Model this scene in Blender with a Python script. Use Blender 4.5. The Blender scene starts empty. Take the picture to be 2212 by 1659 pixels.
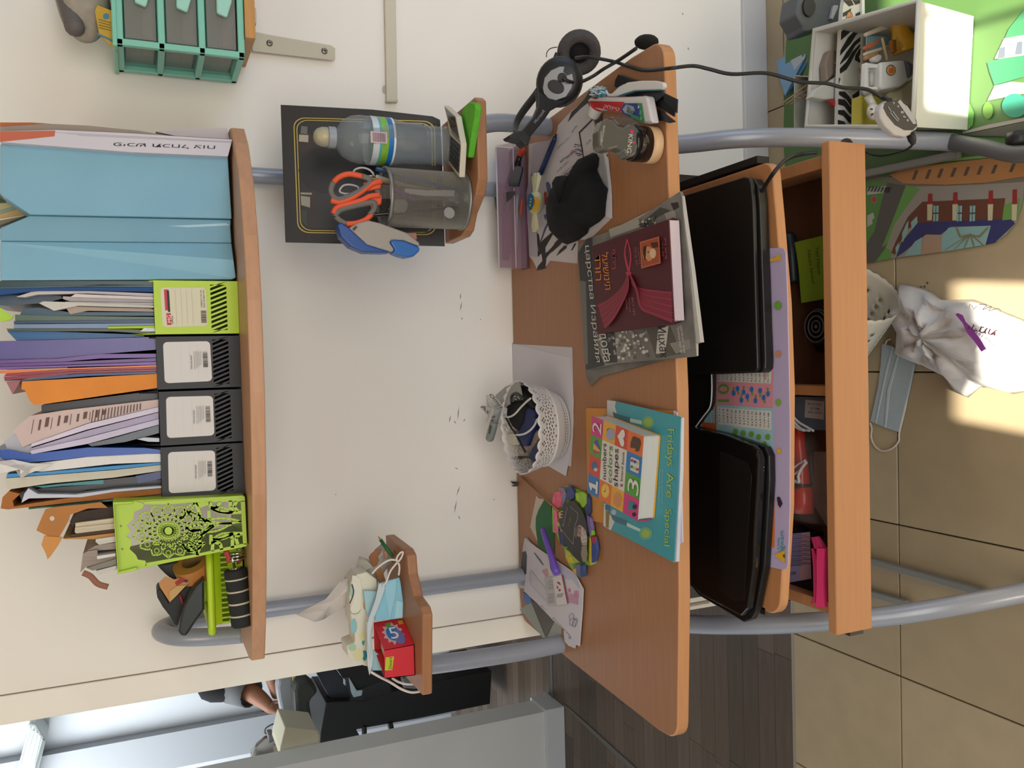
import bpy, bmesh, math, random
from math import sin, cos, pi, radians, sqrt
from mathutils import Vector as V, Matrix
random.seed(7)
SC = bpy.context.scene
COL = SC.collection

# ---------------------------------------------------------------- camera (phone held sideways: the picture's left is the room's up)
FPX = 1853.0
CAM = V((0, 0, 1.56))
_p, _yaw, _ro = radians(23.4), radians(1.8), radians(2.2)
_F0 = V((-sin(_yaw), cos(_yaw), 0)); _R = V((cos(_yaw), sin(_yaw), 0)); _Z = V((0, 0, 1))
FW = _F0 * cos(_p) - _Z * sin(_p)
_U = _Z * cos(_p) + _F0 * sin(_p)
RT = _R * cos(_ro) - _U * sin(_ro)
UP = _U * cos(_ro) + _R * sin(_ro)
cd = bpy.data.cameras.new('camera'); cam = bpy.data.objects.new('camera', cd); COL.objects.link(cam)
cd.sensor_fit = 'HORIZONTAL'; cd.sensor_width = 36.0; cd.lens = FPX / 2212 * 36.0
cd.clip_start = 0.02; cd.clip_end = 60
cam.matrix_world = Matrix(((-UP.x, RT.x, -FW.x, CAM.x), (-UP.y, RT.y, -FW.y, CAM.y), (-UP.z, RT.z, -FW.z, CAM.z), (0, 0, 0, 1)))
SC.camera = cam

# ---------------------------------------------------------------- light
SC.view_settings.view_transform = 'Standard'; SC.view_settings.look = 'None'
SC.view_settings.exposure = 0.46; SC.view_settings.gamma = 1.0; SC.view_settings.use_curve_mapping = False
w = bpy.data.worlds.new('sky'); SC.world = w; w.use_nodes = True
bg = w.node_tree.nodes['Background']; bg.inputs[0].default_value = (0.78, 0.88, 1.0, 1); bg.inputs[1].default_value = 0.7

def area(name, loc, target, sx, sy, power, col):
    l = bpy.data.lights.new(name, 'AREA'); l.shape = 'RECTANGLE'; l.size = sx; l.size_y = sy; l.energy = power; l.color = col
    o = bpy.data.objects.new(name, l); COL.objects.link(o); o.location = loc
    o.rotation_euler = (V(target) - V(loc)).to_track_quat('-Z', 'Y').to_euler()
    return o
area('window_daylight', (0.1, -1.12, 1.38), (0.0, 1.6, 0.95), 2.4, 1.2, 25, (1.0, 0.96, 0.90))
area('ceiling_fill_light', (-0.6, 0.5, 2.62), (-0.2, 1.5, 1.2), 0.7, 0.7, 6, (1.0, 0.87, 0.72))  # added warm fill standing in for ceiling bounce, no lamp is built
area('next_room_fill_light', (-2.3, 3.75, 2.3), (-1.7, 4.6, 1.2), 1.0, 1.0, 34, (0.92, 0.97, 1.0))  # added to brighten the far wall next door, no window is built
area('blue_fill_light', (1.9, 0.7, 0.8), (0.4, 1.85, 0.35), 1.0, 1.2, 6.5, (0.40, 0.64, 1.0))  # added bluish fill for the lower right wall, no balcony door is built
sl = bpy.data.lights.new('sun', 'SUN'); sl.energy = 15.0; sl.angle = 0.009; sl.color = (1.0, 0.95, 0.86)
sun = bpy.data.objects.new('sun', sl); COL.objects.link(sun)
SUND = V((0.10, 0.86, -0.50)).normalized()
sun.location = (0, -2.5, 3.5); sun.rotation_euler = SUND.to_track_quat('-Z', 'Y').to_euler()

# ---------------------------------------------------------------- where a line of sight through the photograph meets a real plane
def ray(x, y): return FW * FPX - UP * (x - 1106) + RT * (829.5 - y)
def plane(p0, n):
    n = V(n).normalized(); p0 = V(p0)
    if n.dot(CAM - p0) < 0: n = -n
    return (p0, n)
def ZP(z): return plane((0, 0, z), (0, 0, 1))
def YP(y): return plane((0, y, 0), (0, -1, 0))
def XP(x): return plane((x, 0, 0), (1, 0, 0))
def P3(a, b, c):
    a, b, c = V(a), V(b), V(c); return plane(a, (b - a).cross(c - a))
def at(q, pl, lift=0.0):
    p0, n = pl; d = ray(*q); p = p0 + n * lift
    return CAM + d * ((p - CAM).dot(n) / d.dot(n))
def fr(F, *c):
    x0, y0, s = F
    return [(x0 + c[i] / s, y0 + c[i + 1] / s) for i in range(0, len(c), 2)]
s6 = 3.6867
A1 = (0, 0, s6); A2 = (0, 400, s6); A3 = (0, 800, s6); A4 = (0, 1200, 3.615); A5 = (560, 180, s6); A6 = (500, 1100, s6); A7 = (1000, 0, s6); A8 = (1000, 700, s6)
B1 = (1200, 380, 4.424); B2 = (1000, 1000, s6); B3 = (1050, 180, 4.88); B4 = (1640, 0, 3.858); B5 = (1640, 380, 3.858); B6 = (1450, 700, s6); B7 = (1450, 1050, 2.7244); B8 = (1020, 260, 4.88)
C1 = (0, 1500, 1.7696); C2 = (500, 1380, 5.53); C3 = (500, 0, 5.53); C4 = (1440, 250, 4.8087); C5 = (850, 150, 5.5314); C6 = (1000, 820, 6.9115)
D1 = (300, 1170, 7.213); D2 = (640, 1130, 6.9125); D3 = (1100, 1020, 11.06); D4 = (1680, 840, 5.183); D5 = (1660, 1120, 5.925); D6 = (230, 1060, 6.9125)
FR = (0, 0, 1)

# ---------------------------------------------------------------- materials
MATS = {}
def lin(c): return c / 12.92 if c <= .04045 else ((c + .055) / 1.055) ** 2.4
def hexc(h): return tuple(lin(int(h[i:i + 2], 16) / 255) for i in (0, 2, 4))
def M(h, rough=.55, metal=0., alpha=1., trans=0., grain=0., scale=60., bump=0., stretch=None, emit=0., coat=0., ior=1.45, alb=.86):
    key = (h, rough, metal, alpha, trans, grain, scale, bump, stretch, emit, coat, alb)
    if key in MATS: return MATS[key]
    m = bpy.data.materials.new('mat_' + h); m.use_nodes = True; nt = m.node_tree; N = nt.nodes; L = nt.links
    b = N['Principled BSDF']; c = tuple(v * alb for v in hexc(h))
    b.inputs['Base Color'].default_value = (*c, 1); b.inputs['Roughness'].default_value = rough; b.inputs['Metallic'].default_value = metal
    b.inputs['Alpha'].default_value = alpha; b.inputs['Transmission Weight'].default_value = trans; b.inputs['IOR'].default_value = ior
    b.inputs['Coat Weight'].default_value = coat
    if emit: b.inputs['Emission Color'].default_value = (*c, 1); b.inputs['Emission Strength'].default_value = emit
    if grain or bump:
        tc = N.new('ShaderNodeTexCoord'); mp = N.new('ShaderNodeMapping'); nz = N.new('ShaderNodeTexNoise')
        nz.inputs['Scale'].default_value = scale; nz.inputs['Detail'].default_value = 6
        L.new(tc.outputs['Object'], mp.inputs[0]); L.new(mp.outputs[0], nz.inputs['Vector'])
        if stretch: mp.inputs['Scale'].default_value = stretch
        if grain:
            rp = N.new('ShaderNodeValToRGB'); rp.color_ramp.elements[0].position = .3; rp.color_ramp.elements[1].position = .7
            rp.color_ramp.elements[0].color = (*[v * (1 - grain) for v in c], 1); rp.color_ramp.elements[1].color = (*[min(1, v * (1 + grain)) for v in c], 1)
            L.new(nz.outputs['Fac'], rp.inputs[0]); L.new(rp.outputs[0], b.inputs['Base Color'])
        if bump:
            bp = N.new('ShaderNodeBump'); bp.inputs['Strength'].default_value = bump; bp.inputs['Distance'].default_value = .004
            L.new(nz.outputs['Fac'], bp.inputs['Height']); L.new(bp.outputs[0], b.inputs['Normal'])
    MATS[key] = m; return m
def wood(h, g=.10, rough=.42, along='x'):
    st = {'x': (3, 60, 60), 'y': (60, 3, 60), 'z': (60, 60, 3)}[along]
    return M(h, rough, grain=g, scale=2.2, stretch=st)
def film(h, a, rough=.12):        # thin clear plastic: part of the light passes straight, part meets a glossy film
    key = ('film', h, a)
    if key in MATS: return MATS[key]
    m = bpy.data.materials.new('film_' + h); m.use_nodes = True; b = m.node_tree.nodes['Principled BSDF']
    b.inputs['Base Color'].default_value = (*hexc(h), 1); b.inputs['Roughness'].default_value = rough; b.inputs['Alpha'].default_value = a
    MATS[key] = m; return m

# ---------------------------------------------------------------- mesh builder
class MB:
    def __init__(s): s.v = []; s.f = []; s.m = []; s.sm = []
    def add(s, vs, fs, mi=0, smooth=False):
        o = len(s.v); s.v += [V(v) for v in vs]
        for f in fs: s.f.append([i + o for i in f]); s.m.append(mi); s.sm.append(smooth)
        return s
    def box(s, lo, hi, mi=0):
        x0, y0, z0 = lo; x1, y1, z1 = hi
        return s.add([(x0, y0, z0), (x1, y0, z0), (x1, y1, z0), (x0, y1, z0), (x0, y0, z1), (x1, y0, z1), (x1, y1, z1), (x0, y1, z1)],
                     [(0, 3, 2, 1), (4, 5, 6, 7), (0, 1, 5, 4), (1, 2, 6, 5), (2, 3, 7, 6), (3, 0, 4, 7)], mi)
    def prism(s, pts, vec, mi=0, mside=None, mback=None):
        pts = [V(p) for p in pts]; vec = V(vec); n = len(pts)
        a = V((0, 0, 0))
        for i in range(n): a += pts[i].cross(pts[(i + 1) % n])
        if a.dot(vec) > 0: pts = pts[::-1]
        vs = pts + [p + vec for p in pts]
        s.add(vs, [tuple(range(n))], mi)
        o = len(s.v) - 2 * n
        s.f.append([o + n + i for i in range(n)][::-1]); s.m.append(mi if mback is None else mback); s.sm.append(False)
        for i in range(n):
            j = (i + 1) % n; s.f.append([o + i, o + n + i, o + n + j, o + j]); s.m.append(mi if mside is None else mside); s.sm.append(False)
        return s
    def pp(s, quad, pl, th, mi=0, lift=0., mside=None, mback=None):   # outline from the photograph, laid in a real plane, given real thickness
        return s.prism([at(q, pl, lift) for q in quad], -pl[1] * th, mi, mside, mback)
    def tube(s, pts, r, n=10, mi=0, closed=False, flat=1., up=None, cap=True):
        pts = [V(p) for p in pts]; k = len(pts)
        R = r if isinstance(r, (list, tuple)) else [r] * k
        t = []
        for i in range(k):
            if closed: d = pts[(i + 1) % k] - pts[i - 1]
            else: d = pts[min(i + 1, k - 1)] - pts[max(i - 1, 0)]
            t.append(d.normalized() if d.length > 1e-9 else V((0, 0, 1)))
        u = V(up) if up else (V((0, 0, 1)) if abs(t[0].z) < .9 else V((1, 0, 0)))
        vs = []
        for i in range(k):
            u = (u - t[i] * u.dot(t[i])).normalized(); w2 = t[i].cross(u)
            for j in range(n):
                a = 2 * pi * j / n; vs.append(pts[i] + (u * cos(a) + w2 * sin(a) * flat) * R[i])
        fs = []
        for i in range(k if closed else k - 1):
            i2 = (i + 1) % k
            for j in range(n):
                j2 = (j + 1) % n; fs.append((i * n + j, i * n + j2, i2 * n + j2, i2 * n + j))
        s.add(vs, fs, mi, True)
        if not closed and cap:
            o = len(s.v) - len(vs)
            s.f.append([o + j for j in range(n)][::-1]); s.m.append(mi); s.sm.append(False)
            s.f.append([o + (k - 1) * n + j for j in range(n)]); s.m.append(mi); s.sm.append(False)
        return s
    def lathe(s, prof, c, axis=(0, 0, 1), n=24, mi=0, sx=1., up=None, cap=True, smooth=True, fn=None):
        c = V(c); ax = V(axis).normalized(); u = V(up) if up else (V((1, 0, 0)) if abs(ax.x) < .9 else V((0, 1, 0)))
        u = (u - ax * u.dot(ax)).normalized(); w2 = ax.cross(u); vs = []
        for k, (r, h) in enumerate(prof):
            for j in range(n):
                a = 2 * pi * j / n; rr = r * (fn(k, a) if fn else 1)
                vs.append(c + ax * h + u * cos(a) * rr + w2 * sin(a) * rr * sx)
        fs = []
        for i in range(len(prof) - 1):
            for j in range(n):
                j2 = (j + 1) % n; fs.append((i * n + j, i * n + j2, (i + 1) * n + j2, (i + 1) * n + j))
        s.add(vs, fs, mi, smooth)
        if cap:
            o = len(s.v) - len(vs)
            if prof[0][0] > 1e-4: s.f.append([o + j for j in range(n)][::-1]); s.m.append(mi); s.sm.append(False)
            if prof[-1][0] > 1e-4: s.f.append([o + (len(prof) - 1) * n + j for j in range(n)]); s.m.append(mi); s.sm.append(False)
        return s
    def grid(s, fn, nu, nv, mi=0, smooth=True):
        vs = [fn(i / nu, j / nv) for i in range(nu + 1) for j in range(nv + 1)]
        fs = [(i * (nv + 1) + j, (i + 1) * (nv + 1) + j, (i + 1) * (nv + 1) + j + 1, i * (nv + 1) + j + 1) for i in range(nu) for j in range(nv)]
        return s.add(vs, fs, mi, smooth)
    def ball(s, c, r, n=14, mi=0, M3=None):
        c = V(c); r = V(r) if not isinstance(r, (int, float)) else V((r, r, r)); vs = []; h = n // 2
        for i in range(h + 1):
            for j in range(n):
                a, b = pi * i / h, 2 * pi * j / n; p = V((r.x * sin(a) * cos(b), r.y * sin(a) * sin(b), r.z * cos(a)))
                vs.append(c + (M3 @ p if M3 else p))
        fs = [(i * n + j, (i + 1) * n + j, (i + 1) * n + (j + 1) % n, i * n + (j + 1) % n) for i in range(h) for j in range(n)]
        return s.add(vs, fs, mi, True)

def smoothpath(pts, k=6, closed=False):
    pts = [V(p) for p in pts]; n = len(pts); out = []
    g = (lambda i: pts[i % n]) if closed else (lambda i: pts[max(0, min(n - 1, i))])
    for i in range(n if closed else n - 1):
        a, b, c, d = g(i - 1), g(i), g(i + 1), g(i + 2)
        for j in range(k):
            t = j / k; out.append(.5 * ((2 * b) + (c - a) * t + (2 * a - 5 * b + 4 * c - d) * t * t + (3 * b - a - 3 * c + d) * t ** 3))
    if not closed: out.append(pts[-1])
    return out

def set_tags(o, label=None, cat=None, group=None, kind=None):
    if label: o['label'] = label
    if cat: o['category'] = cat
    if group: o['group'] = group
    if kind: o['kind'] = kind
    return o
def thing(name, label, cat, loc=(0, 0, 0), group=None):
    o = bpy.data.objects.new(name, None); COL.objects.link(o); o.location = loc; o.empty_display_size = .02
    return set_tags(o, label, cat, group)
def wloc(o):
    v = V((0, 0, 0))
    while o: v += o.location; o = o.parent
    return v
def obj(name, mb, mats, parent=None, label=None, bevel=0, seg=2, solid=0, sub=0, kind=None, origin=None, weld=False):
    if not isinstance(mats, (list, tuple)): mats = [mats]
    off = wloc(parent) if parent else V((0, 0, 0))
    if origin is None:
        lo = V([min(v[i] for v in mb.v) for i in range(3)]); hi = V([max(v[i] for v in mb.v) for i in range(3)])
        origin = V(((lo.x + hi.x) / 2, (lo.y + hi.y) / 2, lo.z))
    origin = V(origin)
    me = bpy.data.meshes.new(name); me.from_pydata([v - origin for v in mb.v], [], mb.f)
    for m in mats: me.materials.append(m)
    me.polygons.foreach_set('material_index', mb.m); me.polygons.foreach_set('use_smooth', mb.sm)
    if weld or sub:
        bm = bmesh.new(); bm.from_mesh(me); bmesh.ops.remove_doubles(bm, verts=bm.verts, dist=1e-5); bmesh.ops.recalc_face_normals(bm, faces=bm.faces); bm.to_mesh(me); bm.free()
    me.update()
    o = bpy.data.objects.new(name, me); COL.objects.link(o); o.location = origin - off; o.parent = parent
    if label: o['label'] = label
    if kind: o['kind'] = kind
    if solid: md = o.modifiers.new('solid', 'SOLIDIFY'); md.thickness = solid; md.offset = 0
    if bevel: md = o.modifiers.new('bevel', 'BEVEL'); md.width = bevel; md.segments = seg; md.limit_method = 'ANGLE'; md.angle_limit = radians(40)
    if sub: md = o.modifiers.new('sub', 'SUBSURF'); md.levels = sub; md.render_levels = sub
    return o
def solo(name, mb, mats, label, cat, group=None, **k):
    return set_tags(obj(name, mb, mats, None, **k), label, cat, group)
def struct(name, mb, mats, **k):
    o = obj(name, mb, mats, **k); o['kind'] = 'structure'; return o
def prints(name, parent, pl, items, lift=.0002, th=.00015, label=None, step=.00004):
    """flat printing on a face: outlines lying a hair above it"""
    mb = MB(); mats = []
    for k, (q, m) in enumerate(items):
        if m not in mats: mats.append(m)
        mb.pp(q, pl, th, mats.index(m), lift + k * step)
    return obj(name, mb, mats, parent, label)
FONT = {}
def glyphs(s):
    if s in FONT: return FONT[s]
    c = bpy.data.curves.new('t', 'FONT'); c.body = s; c.size = 1; c.resolution_u = 3
    o = bpy.data.objects.new('t', c); COL.objects.link(o)
    me = bpy.data.meshes.new_from_object(o.evaluated_get(bpy.context.evaluated_depsgraph_get()))
    bpy.data.objects.remove(o); vs = [v.co.copy() for v in me.vertices]; fs = [tuple(p.vertices) for p in me.polygons]
    bpy.data.meshes.remove(me)
    x0 = min(v.x for v in vs); x1 = max(v.x for v in vs); y1 = max(v.y for v in vs)
    FONT[s] = ([((v.x - x0) / (x1 - x0), v.y / y1) for v in vs], fs); return FONT[s]
def addtext(mb, s, pl, a, b, top, mi=0, lift=.0006, slant=0.):
    """a = pixel at the start of the baseline, b = at its end, top = above a at letter height"""
    A, B, T = at(a, pl, lift), at(b, pl, lift), at(top, pl, lift)
    g, fs = glyphs(s); u = B - A; v = T - A
    vs = [A + u * x + v * y for x, y in g]
    mb.add(vs, fs, mi)
def texts(name, parent, pl, items, lift=.0006, label=None):
    mb = MB(); mats = []
    for s, a, b, t, m in items:
        if m not in mats: mats.append(m)
        addtext(mb, s, pl, a, b, t, mats.index(m), lift)
    # texts are single-sided outlines: turn them to face out of the plane
    n = pl[1]
    for i, f in enumerate(mb.f):
        p = [mb.v[j] for j in f]
        if (p[1] - p[0]).cross(p[2] - p[0]).dot(n) < 0: mb.f[i] = f[::-1]
    return obj(name, mb, mats, parent, label)
def circ(c, r, n=16, ry=None, rot=0):
    ry = ry or r
    return [(c[0] + cos(2 * pi * i / n) * r * cos(rot) - sin(2 * pi * i / n) * ry * sin(rot), c[1] + cos(2 * pi * i / n) * r * sin(rot) + sin(2 * pi * i / n) * ry * cos(rot)) for i in range(n)]
def lerp2(a, b, t): return (a[0] + (b[0] - a[0]) * t, a[1] + (b[1] - a[1]) * t)
def quadpt(Q, u, v):           # Q = 4 pixel corners, u along 0->1, v along 0->3
    return lerp2(lerp2(Q[0], Q[1], u), lerp2(Q[3], Q[2], u), v)
def sub4(Q, u0, u1, v0, v1): return [quadpt(Q, u0, v0), quadpt(Q, u1, v0), quadpt(Q, u1, v1), quadpt(Q, u0, v1)]

WOOD_TOP = wood('a3714c', .07); WOOD_EDGE = wood('c48d5f', .06); WOODZ = wood('b37a4e', .07)
WALLM = M('eae4da', .6, grain=.02, scale=3, bump=.12, alb=1)
BLK = M('1c1c1c', .45); DBLK = M('0e0e0e', .5); WHT = M('e6e2e0', .55); STEEL = M('8b8f98', .34, metal=.55); CHROME = M('c8c8c8', .18, metal=1)
LIME = M('b4d21f', .38); PAPER = M('dcd6d8', .7); INK = M('2a2724', .6)
ZT = .755       # desk top
# ================================================================ THE ROOM
WY = 1.85
mb = MB(); mb.box((-.605, WY, 0), (2.6, WY + .14, 2.7)); struct('wall_back', mb, WALLM)
mb = MB(); mb.box((-.662, WY - .004, 0), (-.607, WY + .15, 2.7)); struct('trim_1', mb, M('ece6da', .5, grain=.03, scale=8, bump=.05, alb=1), bevel=.002)
mb = MB(); mb.box((-.668, WY + .02, 0), (-.662, WY + .14, 2.7)); struct('trim_2', mb, M('d8d2c4', .5))
mb = MB(); mb.box((2.6, -1.35, 0), (2.74, 1.99, 2.7)); struct('wall_right', mb, WALLM)
mb = MB(); mb.box((-3.4, -1.35, 2.7), (2.74, 5.3, 2.8)); struct('ceiling', mb, M('e8e2d8', .8))
# the wall behind the viewer with a wide window partly covered by added slats that shape the sun patches
mb = MB()
WX0, WX1, WZ1 = -1.05, 1.35, 1.30
mb.box((-3.4, -1.35, 0), (-1.2, -1.2, 2.7)); mb.box((1.5, -1.35, 0), (2.6, -1.2, 2.7)); mb.box((-1.2, -1.35, 2.3), (1.5, -1.2, 2.7)); mb.box((-1.2, -1.35, 0), (1.5, -1.2, .75))
struct('wall_front', mb, WALLM)
fr_ = MB()
for x in (-1.2, .12, 1.44): fr_.box((x, -1.30, .75), (x + .06, -1.24, 2.3))
fr_.box((-1.2, -1.30, .75), (1.5, -1.24, .81)); fr_.box((-1.2, -1.30, 2.24), (1.5, -1.24, 2.3))
wf = struct('window_1', fr_, WHT)
for xa, xb, zt in ((-1.14, -.54, 1.28), (-.54, -.46, 1.28), (-.46, -.16, 1.47), (-.16, .12, 1.28), (.18, .78, 1.60), (.78, 1.44, 1.28)):  # unseen slats, drop set per pane to cut sunlight into floor patches
    z = 2.24
    while z - .05 > zt - .01: obj('sun_mask_slat', MB().box((xa, -1.29, z - .0495), (xb, -1.275, z)), M('cfcac0', .5), wf); z -= .05
sc_ = MB()                                  # wrought-iron scrolls of the window grille
for cx, s1 in ((-.62, 1), (-.3, -1), (.55, 1), (.9, -1)):
    pts = [V((cx + s1 * .13 * (1 - t / 26) * cos(t * .42), -1.33, 1.02 + .2 * (1 - t / 26) * sin(t * .42))) for t in range(22)]
    sc_.tube(pts, .008, 6)
for x in (-.95, -.46, -.1, .35, .72, 1.1): sc_.tube([(x, -1.33, .78), (x, -1.33, 2.26)], .008, 6)
for z in (.80, 1.27): sc_.tube([(-1.18, -1.33, z), (1.48, -1.33, z)], .008, 6)
obj('window_grille', sc_, BLK, wf)

# floor of square tiles
fl = struct('floor', MB().box((-3.4, -1.35, -.06), (2.6, 5.3, -.012)), M('6d5c48', .8))
tm = [M('b3a07f', .33, grain=.05, scale=14), M('ad9a79', .33, grain=.05, scale=13), M('b7a483', .33, grain=.05, scale=15)]
g = .0016; ti = {}
for i in range(-4, 5):
    for j in range(0, 5):
        x0 = -.397 + .346 * i; y1 = 1.775 - .349 * j
        k = random.randrange(3)
        if k not in ti:
            o = obj('tile', MB().box((x0 + g, y1 - .349 + g, -.012), (x0 + .346 - g, y1 - g, 0)), tm[k], fl, bevel=.0012, seg=1); ti[k] = o
        else:
            o = ti[k].copy(); COL.objects.link(o); o.parent = fl; o.location = V((x0 + .173, y1 - .1745, -.012)) - fl.location
# strip of cut tiles between the last full row and the skirting
for i in range(-1, 6):
    x0 = -.397 + .346 * i
    if x0 < -.62: x0 = -.604
    o = obj('tile', MB().box((x0 + g, 1.775 + g, -.012), (-.397 + .346 * (i + 1) - g, 1.85, 0)), tm[i % 3], fl)
bb = MB(); bb.box((-.605, 1.838, 0), (2.6, 1.85, .075)); struct('baseboard_back', bb, M('d5d2cf', .45), bevel=.002)
struct('trim_3', MB().box((-2.6, 1.772, -.012), (-.605, 1.782, .001)), M('a39a8c', .4, metal=.3))
# parquet of the next room
pm = [wood('5f4f42', .16), wood('524538', .18), wood('66574a', .14), wood('594a3d', .18)]
pk = {}
for r in range(42):
    y0 = 1.783 + r * .068; off = random.random() * .5
    for c in range(5):
        x0 = -2.7 + c * .5 + off - .4; x1 = x0 + .5
        if x1 > -.1 : continue
        k = (r * 7 + c * 3 + random.randrange(4)) % 4
        if k not in pk:
            pk[k] = obj('plank', MB().box((x0 + .0006, y0 + .0006, -.012), (x1 - .0006, y0 + .0674, 0)), pm[k], fl)
        else:
            o = pk[k].copy(); COL.objects.link(o); o.parent = fl; o.location = V(((x0 + x1) / 2, y0 + .034, -.012)) - fl.location
# beyond: end of a partition wall, its skirting, the far wall
pw = M('d0cfca', .6, grain=.03, scale=5)
struct('wall_left', MB().box((-3.4, 3.16, 0), (-1.452, 3.29, 2.7)), pw)
struct('baseboard_left', MB().box((-3.4, 3.146, 0), (-1.440, 3.30, .085)), M('c5c6c8', .5), bevel=.002)
struct('wall_far', MB().box((-3.4, 4.6, 0), (.6, 4.72, 2.7)), M('c9ced4', .7, grain=.02, scale=4))
struct('trim_4', MB().box((-1.98, 4.53, 0), (-1.80, 4.6, 2.7)), M('9b9fa4', .6))
struct('wall_side', MB().box((-.60, 1.99, 0), (-.46, 4.6, 2.7)), M('c9c8c4', .7))
struct('trim_5', MB().box((-1.44, 3.245, 0), (-.60, 3.265, .004)), M('6d6c68', .4, metal=.4))
struct('trim_6', MB().prism([at(q, ZP(.004)) for q in ((1216, 1523), (1222, 1523), (1396, 1680), (1380, 1680))], (0, 0, -.004)), M('6d6c68', .4, metal=.4))
# scuffs on the wall above the desk
mk = MB()
for (x, y, a, l) in ((995, 640, 90, 14), (996, 662, 100, 22), (998, 688, 80, 6), (990, 893, 95, 30), (972, 905, 100, 18), (983, 912, 60, 9), (1003, 908, 120, 8), (986, 1012, 20, 8), (990, 1060, 110, 24), (984, 1095, 100, 30), (992, 1118, 70, 10), (1067, 1079, 30, 4), (725, 1068, 0, 3), (1475, 30, 60, 6), (1487, 105, 80, 7), (1038, 690, 0, 3)):
    dx, dy = cos(radians(a)), sin(radians(a))
    mk.pp([(x - dx * l / 2, y - dy * l / 2), (x - dy * 1.3, y + dx * 1.3), (x + dx * l / 2, y + dy * l / 2), (x + dy * 1.0, y - dx * 1.0)], YP(WY), .0003, 0, .0005)
obj('scuff_marks', mk, M('8f8d88', .9), bpy.data.objects['wall_back'])

# ---------------------------------------------------------------- cable duct on the wall
t = thing('cable_duct', 'white plastic cable duct running across the wall and ending above the headset', 'cable duct', at((845, 100), YP(WY)))
mb = MB().pp(fr(C3, 1815, -900, 1950, -900, 1985, 1205, 1855, 1205), YP(1.838), .012); obj('duct_cover', mb, M('d6ceb8', .5), t, bevel=.002)
mb = MB().pp(fr(C3, 1850, 1185, 1990, 1185, 1992, 1216, 1856, 1216), YP(1.836), .014); obj('end_cap', mb, M('cfc7b0', .5), t, bevel=.001)
mb = MB().pp(circ((500 + 1830 / 5.53, 1065 / 5.53), 5, 10, 9), YP(1.8475), .0025); obj('plaster_chip', mb, M('c9bfa8', .9), t, bevel=.001)

# ---------------------------------------------------------------- little wall shelf with its bracket
t = thing('wall_shelf', 'small pale plywood shelf on a white steel wall bracket beside the large desk', 'shelf', at((520, 90), YP(1.84)))
top = at((540, 40), YP(1.66)).z
zt = .5 * (at((525, 178), YP(1.84)).z + at((545, 82), YP(1.66)).z)
pl = ZP(zt + .006)
ztop = at(fr(C3, 165, 445)[0], YP(1.68)).z; zbot = at(fr(C3, 290, 445)[0], YP(1.68)).z
xr = at(fr(C3, 165, 445)[0], YP(1.68)).x; 
mb = MB().box((xr, 1.68, zbot), (1.35, 1.848, ztop)); obj('board', mb, [wood('c9924e', .1)], t, bevel=.001)
br = MB(); 
q = fr(C3, 245, 370, 480, 420, 1190, 540, 1240, 575, 1240, 700, 1215, 722, 1190, 718, 250, 610)
br.pp(q, YP(1.838), .004)
bx = at((560, 100), YP(WY)).x
br.box((bx - .015, 1.69, zbot - .004), (bx + .015, 1.84, zbot - .0002)); 
obj('bracket', br, M('cdc4ae', .4), t, bevel=.0012)
for c in ((455, 515), (1110, 610)):
    c = fr(C3, *c)[0]; p = at(c, YP(1.838))
    s_ = MB().lathe([(.0068, 0), (.0062, .0022), (.003, .003), (0, .0031)], p, (0, -1, 0), 14)
    so = obj('screw', s_, M('9a958a', .3, metal=.8), t)
    x_ = MB().box((p.x - .0035, p.y - .0036, p.z - .0007), (p.x + .0035, p.y - .0028, p.z + .0007)).box((p.x - .0007, p.y - .0036, p.z - .0035), (p.x + .0007, p.y - .0028, p.z + .0035))
    obj('screw_slot', x_, INK, so)
WSZ = ztop
# ---------------------------------------------------------------- mint drawer tower on that shelf
MINT = M('86cdb6', .4); CL = film('8b8b84', .55, .2)
t = thing('drawer_tower', 'mint green plastic tower of three small drawers on the little wall shelf', 'drawer unit', (xr + .02, 1.70, WSZ))
Fy = 1.685; By = 1.84
pz = lambda q: at(q, YP(Fy))
c0 = at(fr(A1, 1915, 410)[0], YP(Fy)); c1 = at(fr(A1, 925, 330)[0], YP(Fy))
x0 = c0.x - .012; zb = WSZ + .001; zt = c1.z
x1 = x0 + .20; H = (zt - zb); d = .012
f = MB()
for x in (x0, x1 - d):
    f.box((x, Fy, zb), (x + d, Fy + d, zt)); f.box((x, By - d, zb), (x + d, By, zt))
for k in range(4):
    z = zb + (H - d) * k / 3
    f.box((x0, Fy, z), (x1, Fy + d, z + d)); f.box((x0, By - d, z), (x1, By, z + d))
    f.box((x0, Fy + d, z), (x0 + d, By - d, z + d)); f.box((x1 - d, Fy + d, z), (x1, By - d, z + d))
f.box((x0 - .004, Fy - .004, zt - .002), (x1 + .004, By + .004, zt + .006)); f.box((x0 + d, By - .004, zb), (x1 - d, By, zt))
obj('frame', f, MINT, t, bevel=.002)
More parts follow.
